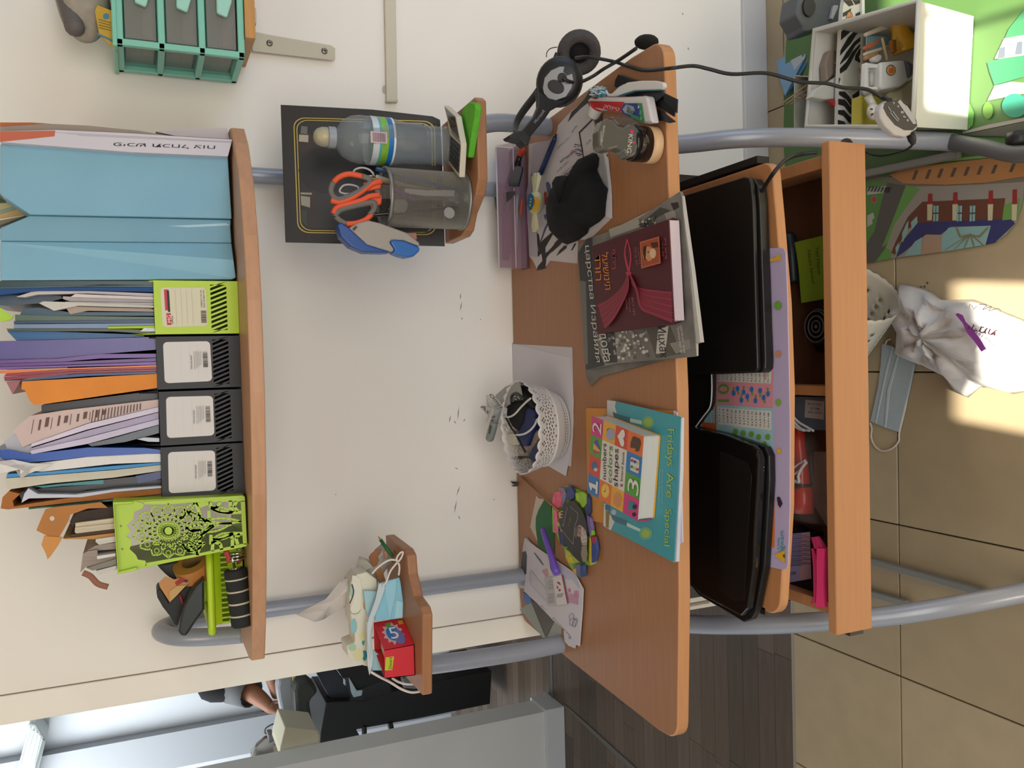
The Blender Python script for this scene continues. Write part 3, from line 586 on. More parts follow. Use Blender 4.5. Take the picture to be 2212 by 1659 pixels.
# ---- papers and folders inside: (frame, outline, colour, Y, depth, name, label, category)
G1, G2, G3, G4, G5 = 'folders in the lime green file', 'folders in the black file of purple folders', 'sheets in the middle black file', 'folders in the left black file', 'papers in the flower-cut holder'
pp_ = [
 (A2, (-60, 762, 1215, 762, 1218, 795, 800, 792, 600, 800, -60, 806), '1d3b3a', 1.478, .2, 'folder', 'very dark teal folder, first in the lime file beside the blue folders', G1),
 (A2, (-60, 806, 600, 800, 1218, 797, 1220, 812, 700, 808, -60, 828), '24586c', 1.480, .2, 'folder', 'thin petrol blue folder, second in the lime file', G1),
 (A2, (-60, 828, 700, 812, 1220, 815, 1222, 850, 700, 838, 300, 842, -60, 880), '1f4a80', 1.477, .2, 'ring_binder', 'dark blue folder pack with curled plastic pockets in the lime file', G1),
 (A2, (-60, 885, 250, 870, 480, 880, 500, 900, 380, 935, 50, 962, -60, 950), '3b5164', 1.50, .15, 'folder', 'slate blue folded cover sticking out above the white papers in the lime file', G1),
 (A2, (270, 843, 720, 843, 1222, 862, 1223, 888, 700, 862, 300, 870, 200, 892, 130, 888), 'd3cbcb', 1.482, .18, 'paper_sheaf', 'white paper sheaf with rolled corner at the top in the lime file', G1),
 (A2, (600, 866, 1222, 890, 1224, 912, 560, 890), 'd6cfce', 1.478, .18, 'paper_sheaf', 'bright white sheaf just below the rolled corner in the lime file', G1),
 (A2, (500, 885, 1224, 915, 1225, 935, 560, 925, 500, 905), 'bdb5b5', 1.483, .18, 'paper_sheaf', 'greyish white sheaf in the middle of the lime file', G1),
 (A2, (520, 927, 1225, 938, 1225, 955, 560, 945), 'c9c2c2', 1.480, .18, 'paper_sheaf', 'thin white sheaf touching the torn papers in the lime file', G1),
 (A2, (345, 925, 500, 930, 1225, 958, 1226, 975, 1180, 975, 620, 960, 430, 1000, 310, 940), 'cac6bd', 1.476, .18, 'torn_paper', 'torn white paper with a greenish stain in the lime file', G1),
 (A2, (540, 965, 1190, 982, 1226, 990, 1226, 1008, 700, 1000, 560, 1028, 530, 985), 'b5a497', 1.484, .18, 'paper_sheaf', 'beige paper sheaf with a ragged top end in the lime file', G1),
 (A2, (180, 985, 300, 975, 540, 1010, 1226, 1012, 1227, 1040, 400, 1040, 160, 1030), '2c4f68', 1.486, .18, 'folder', 'steel blue folder below the beige sheaf in the lime file', G1),
 (A2, (120, 1030, 400, 1040, 1228, 1050, 1228, 1068, 300, 1078, 120, 1080), '476150', 1.482, .18, 'plastic_pocket', 'green tinted plastic pocket in the lime file', G1),
 (A2, (110, 1082, 600, 1075, 1228, 1070, 1229, 1098, 400, 1100, 110, 1105), '1c4768', 1.485, .18, 'folder', 'navy folder under the green pocket in the lime file', G1),
 (A2, (110, 1108, 600, 1104, 1229, 1100, 1230, 1118, 860, 1122, 860, 1140, 110, 1140), '6f87a8', 1.479, .18, 'plastic_pocket', 'pale steel blue pocket sheet in the lime file', G1),
 (A2, (860, 1125, 1230, 1120, 1232, 1140, 1150, 1140, 860, 1142), 'b0cf35', 1.477, .18, 'card', 'bright lime card peeking out low in the lime file', G1),
 (A2, (1115, 1165, 1150, 1135, 1233, 1140, 1235, 1165), 'c8d0cc', 1.476, .1, 'plastic_pocket', 'crumpled clear pocket corner at the edge of the lime file', G1),
 (A2, (50, 1142, 860, 1143, 1110, 1150, 1235, 1168, 1237, 1186, 900, 1165, 60, 1158), '4a5236', 1.484, .18, 'folder', 'olive folder, the lowest in the lime file', G1),
 (A2, (55, 1160, 400, 1165, 1140, 1190, 1150, 1206, 700, 1222, 130, 1238), '2273b4', 1.50, .18, 'folder', 'bright blue glossy folder between the lime and the black file', G1),
 (A2, (-60, 1242, 300, 1236, 1240, 1208, 1243, 1310, 800, 1345, 440, 1378, -60, 1392), '5c5592', 1.482, .2, 'folder', 'wide glossy purple folder with light sheen, topmost of the purple ones', G2),
 (A2, (-60, 1395, 460, 1380, 800, 1345, 1243, 1342, 1243, 1372, 800, 1380, 500, 1405, -60, 1420), '6d4a94', 1.478, .2, 'folder', 'violet folder directly under the wide purple one', G2),
 (A2, (-60, 1422, 500, 1408, 1243, 1376, 1244, 1402, 500, 1430, -60, 1448), '664389', 1.480, .2, 'folder', 'second violet folder with a dark fold', G2),
 (A2, (-60, 1450, 480, 1436, 1244, 1406, 1245, 1430, 600, 1445, -60, 1470), '7850a0', 1.478, .2, 'folder', 'lowest violet folder, above the orange edge', G2),
 (A2, (-60, 1478, 600, 1455, 1246, 1433, 1247, 1446, 500, 1468, 40, 1500, -60, 1500), 'dd7a3a', 1.476, .2, 'folder', 'thin orange folder under the violet ones', G2),
 (A2, (50, 1500, 500, 1470, 1247, 1448, 1248, 1462, 600, 1482, 30, 1525), 'a52f45', 1.480, .2, 'folder', 'crimson folder, upper one of the red group', G2),
 (A2, (30, 1528, 600, 1485, 1248, 1465, 1249, 1478, 600, 1500, 100, 1550, 40, 1562), '8c2438', 1.477, .2, 'folder', 'dark red folder in the middle of the red group', G2),
 (A3, (50, 92, 600, 28, 1249, 5, 1249, 12, 700, 30, 170, 75, 100, 190), 'a06068', 1.484, .2, 'folder', 'faded pink-red folder at the bottom of the red group', G2),
 (A3, (160, 78, 600, 30, 1250, 12, 1251, 26, 700, 45, 180, 85), '2a4f8f', 1.480, .2, 'folder', 'thin blue folder lying on the orange envelope', G2),
 (A3, (175, 88, 500, 70, 900, 45, 1251, 28, 1253, 140, 900, 190, 330, 272, 270, 275, 235, 240, 200, 160, 170, 150), 'e08a35', 1.476, .17, 'envelope', 'puffy orange padded envelope sagging out of the black file', G2),
 (A3, (330, 278, 900, 205, 1258, 160, 1260, 235, 700, 300, 330, 335), '20252a', 1.50, .2, 'folder', 'black folder hanging just under the orange envelope', G3),
 (A3, (100, 480, 240, 362, 500, 320, 1262, 232, 1262, 290, 700, 420, 260, 580, 180, 612, 130, 520), 'cfb9b2', 1.484, .18, 'printed_sheet', 'pinkish printed paper sheet fanned out at an angle', G3),
 (A3, (250, 585, 700, 425, 1262, 292, 1263, 330, 700, 470, 250, 610), 'd4cbdc', 1.480, .18, 'paper_sheaf', 'lilac white sheaf right below the printed sheet', G3),
 (A3, (235, 625, 700, 480, 1263, 335, 1264, 385, 700, 530, 260, 640), 'b5acc4', 1.483, .18, 'paper_sheaf', 'mauve-grey sheaf in the middle of the fan', G3),
 (A3, (240, 640, 700, 535, 1264, 388, 1265, 432, 700, 585, 250, 668), 'c9c1d6', 1.478, .18, 'paper_sheaf', 'pale sheaf at the bottom of the fan', G3),
 (A3, (700, 588, 900, 540, 1265, 436, 1267, 500, 1000, 570, 730, 606), '5c646d', 1.486, .18, 'plastic_pocket', 'smoky grey pocket under the fan of sheets', G3),
 (A3, (1090, 548, 1150, 535, 1268, 540, 1269, 570, 1180, 568), 'b9c0c9', 1.477, .12, 'plastic_pocket', 'curled clear pocket edge low in the middle black file', G3),
 (A3, (30, 560, 150, 480, 180, 612, 250, 590, 260, 670, 80, 680), 'b8b9c2', 1.49, .02, 'plastic_pocket', 'crumpled clear pocket at the top of the fan of sheets', G3),
 (A3, (-60, 635, 60, 632, 240, 668, 700, 615, 1150, 618, 1277, 632, 1278, 660, 700, 690, 30, 712, -60, 650), '1d4fa8', 1.478, .2, 'folder', 'royal blue folder beneath the fan of sheets', G4),
 (A3, (30, 712, 700, 685, 820, 640, 1278, 655, 1278, 662, 700, 695, 200, 735, 40, 730), '2e66c0', 1.482, .2, 'folder', 'brighter blue folder under the royal blue one', G4),
 (A3, (-60, 730, 300, 740, 700, 690, 800, 672, 1278, 664, 1280, 730, 900, 745, 330, 808, 130, 790, -60, 815), 'd8d4cf', 1.479, .19, 'plastic_pocket', 'white translucent pocket with papers in the left black file', G4),
 (A3, (55, 825, 330, 812, 900, 762, 1280, 733, 1281, 750, 900, 790, 50, 855), '4c93c9', 1.477, .2, 'notebook', 'sky blue covered notebook in the left black file', G4),
 (A3, (45, 860, 900, 795, 1281, 753, 1282, 800, 900, 855, 400, 900, 60, 950), 'cbc5b3', 1.480, .2, 'notebook', 'thick cream page block of the sky blue notebook', G4),
 (A3, (280, 925, 650, 888, 825, 872, 825, 905, 500, 920, 340, 935), '2a7f86', 1.484, .18, 'folder', 'teal folder edge under the cream pages', G4),
 (A3, (825, 872, 1090, 845, 1100, 895, 825, 912), '1c1f24', 1.486, .18, 'folder', 'black folder beside the teal edge', G4),
 (A3, (1080, 842, 1282, 803, 1283, 865, 1100, 900), '26346f', 1.482, .18, 'folder', 'indigo folder low in the left black file', G4),
 (A3, (150, 975, 340, 938, 1283, 872, 1284, 918, 700, 950, 560, 990, 240, 1000, 180, 1050, 160, 1010), '2b2e33', 1.50, .18, 'folder', 'black folder behind the curled white sheets', G4),
 (A3, (225, 940, 300, 985, 600, 990, 900, 950, 1284, 920, 1285, 938, 900, 970, 650, 1010, 230, 1020, 170, 1055, 195, 980), 'c9cbd6', 1.477, .16, 'paper_sheaf', 'white sheets curled over at the top in the left black file', G4),
 (A3, (5, 1100, 20, 1010, 70, 962, 160, 985, 100, 1040, 110, 1085, 250, 1060, 800, 980, 1285, 942, 1286, 985, 700, 1040, 230, 1090, 60, 1108), 'a8672c', 1.480, .16, 'envelope', 'brown paper envelope with a hooked torn flap beside the green file', G4),
 (A3, (225, 1098, 700, 1045, 1286, 990, 1287, 1012, 900, 1040, 230, 1108), '1f5f48', 1.484, .18, 'folder', 'thin dark green folder against the flower-cut holder', G4),
]
for F_, c, h, Y, dp, nm, lab, gr in pp_:
    cat = {'ring_binder': 'folder', 'paper_sheaf': 'papers', 'torn_paper': 'papers', 'printed_sheet': 'paper sheet', 'plastic_pocket': 'plastic pocket', 'card': 'card', 'envelope': 'envelope', 'folder': 'folder', 'notebook': 'notebook'}[nm]
    gloss = .28 if nm in ('folder', 'plastic_pocket') else .7
    m = M(h, gloss, grain=.05, scale=30)
    P_ = [at(p, YP(Y)) for p in fr(F_, *c)]
    for p in P_:
        p.z = max(p.z, TS + .02)
    o = solo(nm, MB().prism(P_, (0, dp, 0)), m, lab, cat, gr)
    if 'printed' in nm:
        Q = fr(F_, 240, 372, 1240, 245, 1240, 290, 200, 600)
        it = [(sub4(Q, .03 + .05 * i, .036 + .05 * i + .012 * (i % 3), .10 + .05 * (i % 2), .62 - .07 * (i % 3)), M('6a5049', .7)) for i in range(12)] + [(sub4(Q, .5 + .025 * i, .508 + .025 * i, .05, .8), M('5a4640', .7)) for i in range(16)]
        prints('printed_lines', o, YP(Y), it)
# tufts above the lime file, crumpled white pocket by the wall side
q = fr(A2, -60, 925, 30, 1000, 110, 1045, 80, 1075, 30, 1085, -60, 1090)
solo('sticky_note', MB().prism([at(p, YP(1.50)) for p in q], (0, .004, 0)), M('b6e04a', .6), 'neon green paper tab sticking out at the very top of the lime file', 'sticky note')
cr = MB()
def crumple(F_, pts, Y, amp, seed, n=10):
    rr = random.Random(seed); P_ = [at(p, YP(Y)) for p in fr(F_, *pts)]; c = sum(P_, V((0, 0, 0))) / len(P_); vs = [c + V((0, -amp, 0))]; m_ = []
    k = len(P_)
    for ring, s in ((1, .45), (2, 1.0)):
        for p in P_: vs.append(c + (p - c) * s + V((0, rr.uniform(-amp, amp) * (1 if ring == 1 else .4), 0)))
    fs = [(0, 1 + i, 1 + (i + 1) % k) for i in range(k)] + [(1 + i, 1 + k + i, 1 + k + (i + 1) % k, 1 + (i + 1) % k) for i in range(k)]
    return vs, fs
vs, fs = crumple(A3, (-60, 730, 100, 715, 250, 740, 420, 750, 330, 790, 230, 820, 170, 858, 130, 800, -60, 830), 1.47, .012, 3)
solo('tissue', MB().add(vs, fs), M('dedad6', .6), 'crumpled white tissue at the top of the left black file', 'tissue', solid=.0015)
# ---- flower-cut lime holder
HY = 1.44
plh = YP(HY)
t = thing('cutout_holder', 'lime green upright holder with a flower cut-out face, tilted left', 'magazine file', at((515, 1190), plh))
Q = fr(D6, 95, 165, 2060, 75, 2095, 830, 170, 1240)
sc = lambda *c: fr(D6, *c)
LM2 = M('a8c82c', .36)
def bars(mb, pairs, wpx0=2.4, lift=0., th=.0022):
    wpx = wpx0 * 1.45
    for pts in pairs:
        for a, b in zip(pts[:-1], pts[1:]):
            d = V((b[0] - a[0], b[1] - a[1])); L_ = d.length
            if L_ < .01: continue
            nx, ny = -d.y / L_ * wpx / 2, d.x / L_ * wpx / 2; ex, ey = d.x / L_ * .4, d.y / L_ * .4
            mb.pp([(a[0] + nx - ex, a[1] + ny - ey), (b[0] + nx + ex, b[1] + ny + ey), (b[0] - nx + ex, b[1] - ny + ey), (a[0] - nx - ex, a[1] - ny - ey)], plh, th, 0, lift)
fc = MB()
# solid borders: the cap at the top, the two long rails, the foot
fc.pp(sc(95, 165, 400, 150, 530, 185, 560, 200, 535, 262, 415, 315, 400, 420, 345, 480, 300, 510, 330, 560, 365, 600, 290, 680, 365, 720, 370, 800, 345, 870, 380, 905, 440, 960, 470, 1030, 580, 1045, 600, 1110, 470, 1165, 170, 1240), plh, .003)
fc.pp(sc(530, 165, 2030, 72, 2065, 90, 2070, 160, 1300, 175, 900, 205, 580, 205), plh, .003)
fc.pp(sc(590, 1080, 1300, 955, 2040, 790, 2100, 790, 2090, 830, 1300, 995, 580, 1130), plh, .003)
fc.pp(sc(2005, 150, 2070, 150, 2098, 800, 2040, 800), plh, .003)
# the lace-like lower part between heart and leaf cuts
def leaf(a, b, wdt, n=7):
    a, b = V(sc(*a)[0]), V(sc(*b)[0]); d = b - a; nrm = V((-d.y, d.x)); nrm.normalize()
    up_, dn = [], []
    for i in range(n + 1):
        s_ = i / n; w_ = wdt / 6.9125 * sin(pi * s_); p = a + d * s_
        up_.append(tuple(p + nrm * w_)); dn.append(tuple(p - nrm * w_))
    return up_, dn
cx, cy = 925, 600
for k in range(20):
    a = 2 * pi * k / 20 + .12
    e = (cx + 300 * cos(a), cy + 255 * sin(a)); u_, d_ = leaf((cx + 30 * cos(a), cy + 30 * sin(a)), e, 34)
    bars(fc, [u_, d_], 2.0)
fc.pp(circ(sc(cx, cy)[0], 8.5, 14), plh, .0045, 0, .001)
for k in range(14):
    a = 2 * pi * (k + .5) / 14
    pc = (cx + 400 * cos(a), cy + 330 * sin(a))
    inner = (cx + 270 * cos(a), cy + 225 * sin(a)); outer = (cx + 520 * cos(a) * (1.04 if cos(a) < 0 else 1), cy + 400 * sin(a))
    if abs(outer[1] - 610 + (outer[0] - 925) * .06) > 420: outer = (outer[0], 610 - (outer[0] - 925) * .06 + 415 * (1 if outer[1] > 610 else -1))
    u_, d_ = leaf(inner, outer, 88); bars(fc, [u_, d_], 2.2)
    bars(fc, [circ(sc(*pc)[0], 5.2, 10) + [circ(sc(*pc)[0], 5.2, 10)[0]]], 1.5)
for pr_ in ((1200, 300, 1480, 470), (1200, 905, 1470, 780), (1180, 570, 1560, 525), (1480, 440, 2010, 460), (1480, 620, 1870, 480), (1560, 260, 1880, 325), (1590, 720, 1890, 640), (1100, 420, 1310, 185), (1130, 800, 1360, 930), (1240, 640, 1480, 620)):
    u_, d_ = leaf(pr_[:2], pr_[2:], 40); bars(fc, [u_, d_], 3.2)
for pr_ in (((1330, 180), (1390, 330), (1380, 420), (1480, 440)), ((1350, 960), (1400, 820), (1390, 720), (1480, 610)), ((1550, 165), (1560, 260), (1690, 310), (1860, 330), (2010, 320)), ((1580, 900), (1590, 760), (1720, 700), (1890, 640), (2030, 640)), ((1850, 150), (1850, 240), (1890, 320)), ((1880, 850), (1880, 720), (1850, 650)), ((1480, 440), (1600, 520), (1480, 600)), ((1700, 170), (1650, 240), (1560, 260)), ((1720, 880), (1700, 790), (1590, 760)), ((1940, 160), (1900, 240), (1960, 300)), ((1960, 800), (1930, 700), (1990, 650)), ((1530, 300), (1530, 420)), ((1560, 660), (1560, 800))):
    bars(fc, [[sc(*p)[0] for p in pr_]], 5.0)
fc.pp(sc(1320, 180, 1540, 165, 1540, 205, 1400, 260, 1360, 230), plh, .0026)
obj('cutout_face', fc, LM2, t)
q = [at(p, plh) for p in Q]
D = .19
for nm, (a, b) in (('side', (q[0], q[1])), ('side', (q[3], q[2]))):
    a2 = a + V((0, 0, -.0)); mbs = MB().prism([a + V((0, .003, 0)), b + V((0, .003, 0)), b + V((0, D, 0)), a + V((0, D, 0))], V((.0025 if a is q[3] else -.0025, 0, 0))); obj(nm, mbs, LM2, t)
mbs = MB().prism([q[1] + V((0, .003, 0)), q[2] + V((0, .003, 0)), q[2] + V((0, D, 0)), q[1] + V((0, D, 0))], (0, 0, .0025)); obj('bottom', mbs, LM2, t)
mbs = MB(); bb_ = [at(p, plh) for p in sc(100, 165, 400, 152, 405, 185, 105, 205)]; mbs.prism(bb_, (0, -.006, 0)); bb_ = [at(p, plh) for p in sc(165, 1240, 468, 1168, 455, 1130, 160, 1205)]; mbs.prism(bb_, (0, -.006, 0)); bb_ = [at(p, plh) for p in sc(95, 165, 170, 1240, 190, 1235, 118, 165)]; mbs.prism(bb_, (0, -.005, 0))
obj('rim', mbs, LM2, t, bevel=.001)
prints('star_cut', t, plh, [([(p[0] + (3.6 if i % 2 else 1.5) * cos(i * pi / 5), p[1] + (3.6 if i % 2 else 1.5) * sin(i * pi / 5)) for i in range(10)], M('6d7a3a', .7)) for p in sc(215, 528, 237, 872)])
# contents
hp = [((310, 1190, 0, 1, 0),)]
cont = [
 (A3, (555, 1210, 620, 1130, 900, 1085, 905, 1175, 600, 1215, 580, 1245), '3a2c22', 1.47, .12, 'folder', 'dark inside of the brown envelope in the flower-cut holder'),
 (A3, (600, 1218, 905, 1178, 910, 1215, 600, 1250), 'd2c5a8', 1.462, .14, 'paper_sheaf', 'cream page block nearest the envelope flap in the holder'),
 (A3, (598, 1252, 910, 1218, 913, 1262, 610, 1300, 595, 1290), 'c7baa0', 1.458, .14, 'paper_sheaf', 'second cream page block in the holder'),
 (A3, (560, 1310, 640, 1300, 913, 1265, 915, 1290, 640, 1325, 560, 1325), '5a4030', 1.465, .14, 'folder', 'brown cardboard edge in the middle of the holder'),
 (A3, (500, 1340, 640, 1328, 915, 1295, 918, 1318, 820, 1345, 520, 1345), 'bd8a4c', 1.460, .14, 'envelope', 'tan envelope edge in the middle of the holder'),
 (A3, (765, 1345, 915, 1322, 920, 1365, 790, 1390, 760, 1365), 'cfc9bf', 1.456, .14, 'paper_sheaf', 'short white sheaf with grey stripes in the holder'),
 (A3, (660, 1462, 700, 1440, 775, 1430, 780, 1480, 920, 1460, 925, 1500, 680, 1570, 640, 1610), '9a8c80', 1.46, .12, 'card', 'grey-brown card pack at the lower end of the holder'),
 (A3, (765, 1395, 920, 1370, 922, 1425, 700, 1440, 700, 1430), 'a3968c', 1.466, .14, 'paper_sheaf', 'taupe sheaf between the white packs in the holder'),
 (A3, (770, 1480, 920, 1458, 922, 1478, 775, 1505), 'dcd8d2', 1.452, .14, 'paper_sheaf', 'bright white sheaf over the grey-brown cards'),
 (A3, (690, 1575, 925, 1500, 928, 1548, 740, 1595), '8a857a', 1.455, .14, 'paper_sheaf', 'grey sheaf near the bottom of the holder'),
 (A3, (765, 1598, 928, 1555, 932, 1590, 800, 1622, 770, 1622), 'cbc6bf', 1.452, .14, 'paper_sheaf', 'last white sheaf at the bottom of the holder'),
]
inner = [p_ for p_ in cont]
for F_, c, h, Y, dp, nm, lab in cont:
    P_ = [at(p, YP(Y)) for p in fr(F_, *c)]
    # carry the sheaf down inside the holder, following its tilt
    dirn = (q[1] - q[0]).normalized(); xs = sorted(range(len(P_)), key=lambda i: P_[i].z)[:max(2, len(P_) // 2 - 1)]
    for i in xs:
        if P_[i].z < at((255, 1150), YP(Y)).z:
            P_[i] = P_[i] + dirn * ((P_[i].z - (TS + .015)) / abs(dirn.z))
    cat = {'folder': 'folder', 'paper_sheaf': 'papers', 'envelope': 'envelope', 'card': 'cards'}[nm]
    solo(nm, MB().prism(P_, (0, dp, 0)), M(h, .7, grain=.12, scale=8, stretch=(60, 60, 2)), lab, cat, G5)
q_ = fr(A3, 860, 1095, 700, 1100, 560, 1150, 545, 1200, 470, 1335, 380, 1320, 290, 1275, 320, 1200, 360, 1110, 420, 1092, 600, 1075, 800, 1050)
P_ = [at(p, YP(1.462)) for p in q_]
t = thing('brown_envelope', 'brown kraft envelope with a punched hole and a torn flap above the flower-cut holder', 'envelope', (-.27, 1.47, 1.45))
obj('envelope_flap', MB().prism(P_, (0, .004, 0)), M('b27435', .65, grain=.08, scale=20), t)
obj('torn_flap', MB().prism([at(p, YP(1.460)) for p in fr(A3, 350, 1320, 500, 1330, 460, 1400, 400, 1485, 378, 1505, 365, 1460, 330, 1390)], (0, .003, 0)), M('c98a42', .6), t)
prints('punched_hole', t, YP(1.462), [(circ(fr(A3, 415, 1180)[0], 5.2, 14), M('cfc6b4', .7))])
# little strap curling down
st = MB().tube(smoothpath([at(p, YP(1.45)) for p in fr(A3, 660, 1612, 720, 1640, 780, 1700, 860, 1725)], 5), .0045, 8, flat=.35)
solo('leather_strap', st, M('8f5a44', .6), 'thin brown leather strap hanging from the papers in the holder', 'strap')
# ---- small lime basket at the left end of the top shelf
t = thing('small_basket', 'small lime green basket at the left end of the top shelf', 'basket', (-.40, 1.55, TS))
BYp = 1.51
pb = YP(BYp)
zr = at(fr(D1, 1040, 700)[0], pb).z; zr0 = at(fr(D1, 1130, 700)[0], pb).z
xr_ = at(fr(D1, 1090, 170)[0], pb).x + .004; xl = at(fr(D1, 1090, 1390)[0], pb).x
mb = MB()
mb.tube(smoothpath([(xr_, BYp, zr - .008), (xl + .006, BYp, zr - .008), (xl, BYp + .01, zr - .008), (xl + .004, 1.66, zr - .008), (xl + .012, 1.67, zr - .008), (xr_, 1.67, zr - .008), (xr_, BYp + .004, zr - .008)], 3), .0062, 8)
obj('rim', mb, LIME, t)
z1 = zr - .01; z0 = TS + .001; xlb = at(fr(D1, 1250, 1275)[0], YP(BYp + .012)).x
mb = MB(); th = .002
zs1 = at(fr(D1, 1285, 700)[0], YP(BYp + .01)).z; zs0 = at(fr(D1, 1400, 700)[0], YP(BYp + .01)).z
Yb = BYp + .012
mb.prism([(xl + .006, BYp + .003, z1), (xr_, BYp + .003, z1), (xr_, Yb, zs1), (xlb, Yb, zs1)], (0, th, 0))
mb.box((xlb, Yb, z0), (xr_, Yb + th, zs0))
n_ = 15
for k in range(n_ + 1):
    x = xlb + (xr_ - xlb) * k / n_; mb.box((x - .0014, Yb, zs0), (x + .0014, Yb + th, zs1))
mb.box((xlb, Yb, z0), (xr_, 1.66, z0 + th)); mb.box((xlb, Yb + th, z0), (xlb + th, 1.66, z1)); mb.box((xr_ - th, Yb + th, z0), (xr_, 1.66, z1)); mb.box((xlb, 1.658, z0), (xr_, 1.66, z1))
obj('basket_body', mb, LIME, t)
# things inside it
def lump(name, F_, pts, Y, dp, h, lab, cat, group=None, bevel=.003, rough=.5, parent=None):
    mb = MB().prism([at(p, YP(Y)) for p in fr(F_, *pts)], (0, dp, 0)); m = M(h, rough)
    if parent: return obj(name, mb, m, parent, lab, bevel=bevel, seg=3)
    return solo(name, mb, m, lab, cat, group, bevel=bevel, seg=3)
gB = 'things in the small lime basket'
lump('sunglasses_case', D1, (270, 360, 620, 290, 700, 400, 730, 500, 700, 580, 560, 610, 470, 560, 400, 500, 330, 430), 1.565, .03, '25231f', 'black oval case tucked under the flower-cut holder', 'case', gB, .006)
t = thing('tape_roll', 'roll of brown tape standing in the small lime basket', 'tape', at(fr(D1, 850, 450)[0], YP(1.545)), gB)
c = at(fr(D1, 880, 390)[0], YP(1.555)); ax = V((.85, -.35, .35)).normalized()
obj('tape_band', MB().lathe([(.019, -.013), (.034, -.013), (.034, .013), (.019, .013), (.019, -.013)], c, ax, 28, cap=False, smooth=False), M('b9793f', .35), t)
obj('cardboard_core', MB().lathe([(.017, -.013), (.0188, -.013), (.0188, .013), (.017, .013), (.017, -.013)], c, ax, 24, cap=False), M('8f6a3a', .8), t)
nt_ = thing('banknote_stack', 'folded orange paper notes leaning on the black wallet', 'papers', at(fr(D1, 550, 750)[0], YP(1.535)), gB)
for i, (pts, h, Y) in enumerate((((310, 640, 410, 545, 560, 590, 720, 540, 820, 600, 480, 945, 330, 710), 'c98d58', 1.532), ((560, 640, 700, 520, 800, 570, 590, 690), '9b3a2c', 1.530), ((480, 770, 600, 690, 740, 680, 590, 840, 480, 945), 'c8a566', 1.529), ((690, 620, 770, 560, 800, 575, 740, 640), '3b3340', 1.528))):
    obj('note', MB().prism([at(p, YP(Y)) for p in fr(D1, *pts)], (0, .0009, 0)), M(h, .7), nt_)
t = thing('wallet', 'black wallet with a red piping line standing in the small lime basket', 'wallet', at(fr(D1, 500, 1000)[0], YP(1.54)), gB)
obj('wallet_body', MB().prism([at(p, YP(1.54)) for p in fr(D1, 275, 800, 290, 750, 340, 720, 470, 940, 620, 800, 830, 610, 1000, 560, 1020, 900, 800, 1150, 600, 1320, 560, 1300, 480, 1160, 370, 1020, 290, 880)], (0, .05, 0)), M('181a18', .55), t, bevel=.004, seg=3)
obj('piping', MB().tube([at(p, YP(1.5385)) for p in fr(D1, 630, 810, 670, 920, 700, 1000)], .0022, 6), M('8c1f33', .5), t)
t = thing('glasses_case', 'dark green-black hard case jutting out of the small lime basket over the tube', 'case', at(fr(D1, 760, 1200)[0], YP(1.515)), gB)
obj('case_shell', MB().prism([at(p, YP(1.505)) for p in fr(D1, 700, 1010, 760, 880, 880, 690, 1020, 560, 1025, 1060, 880, 1260, 740, 1480, 660, 1475, 615, 1400, 640, 1240)], (0, .03, 0)), M('1f2422', .4), t, bevel=.007, seg=3)
# ---- striped hand grip lying in front of the basket
t = thing('hand_grip', 'black foam hand grip with pale bands at the left of the top shelf', 'hand grip', at(fr(D1, 1560, 900)[0], YP(1.475)))
a = at(fr(D1, 1500, 420)[0], YP(1.478)); b = at(fr(D1, 1625, 1310)[0], YP(1.472)); L_ = (b - a).length; ax = (b - a).normalized()
r_ = .0185
fixz = TS + r_ + .0005
prof = [(r_ * .9, 0)]; bands = [.15, .36, .57, .78]
pr_ = []
for k in range(41):
    s_ = k / 40; rr_ = r_
    for bnd in bands:
        if abs(s_ - bnd - .02) < .02: rr_ = r_ * .93
    pr_.append((rr_ if .01 < s_ < .99 else r_ * .88, s_ * L_))
obj('foam_handle', MB().lathe([(.004, 0)] + pr_ + [(.004, L_)], a, ax, 20), M('1e1f1c', .8), t)
for bnd in bands:
    obj('pale_band', MB().lathe([(r_ * .96, (bnd + .004) * L_), (r_ * .985, (bnd + .01) * L_), (r_ * .985, (bnd + .03) * L_), (r_ * .96, (bnd + .036) * L_)], a, ax, 20, cap=False), M('c0b7a0', .6), t)
obj('collar', MB().lathe([(.009, -.002), (.010, 0), (.006, .002)], a, ax, 16), CHROME, t)
p = [at(q_, YP(1.478)) for q_ in fr(D1, 1490, 400, 1465, 300, 1450, 230)]
obj('shaft', MB().tube(p, .0022, 8), CHROME, t)
cs = at(fr(D1, 1530, 215)[0], YP(1.485))
sp = [cs + V((-.008 + .016 * k / 48 + 0, .010 * cos(k * pi / 8), .012 * sin(k * pi / 8))) for k in range(49)]
obj('spring', MB().tube(sp, .0017, 6), CHROME, t)
lump('red_end', D1, (1320, 160, 1400, 130, 1430, 230, 1440, 320, 1400, 345, 1370, 320, 1360, 240, 1330, 210), 1.482, .012, 'b3262c', 'red plastic end of the grip', None, None, .003, parent=t)
lump('red_end', D1, (1560, 260, 1600, 235, 1640, 260, 1580, 340, 1530, 370, 1545, 300), 1.482, .012, '8c2329', 'red plastic end of the grip', None, None, .002, parent=t)

# ================================================================ ON THE LEFT SIDE SHELF
SL = zL
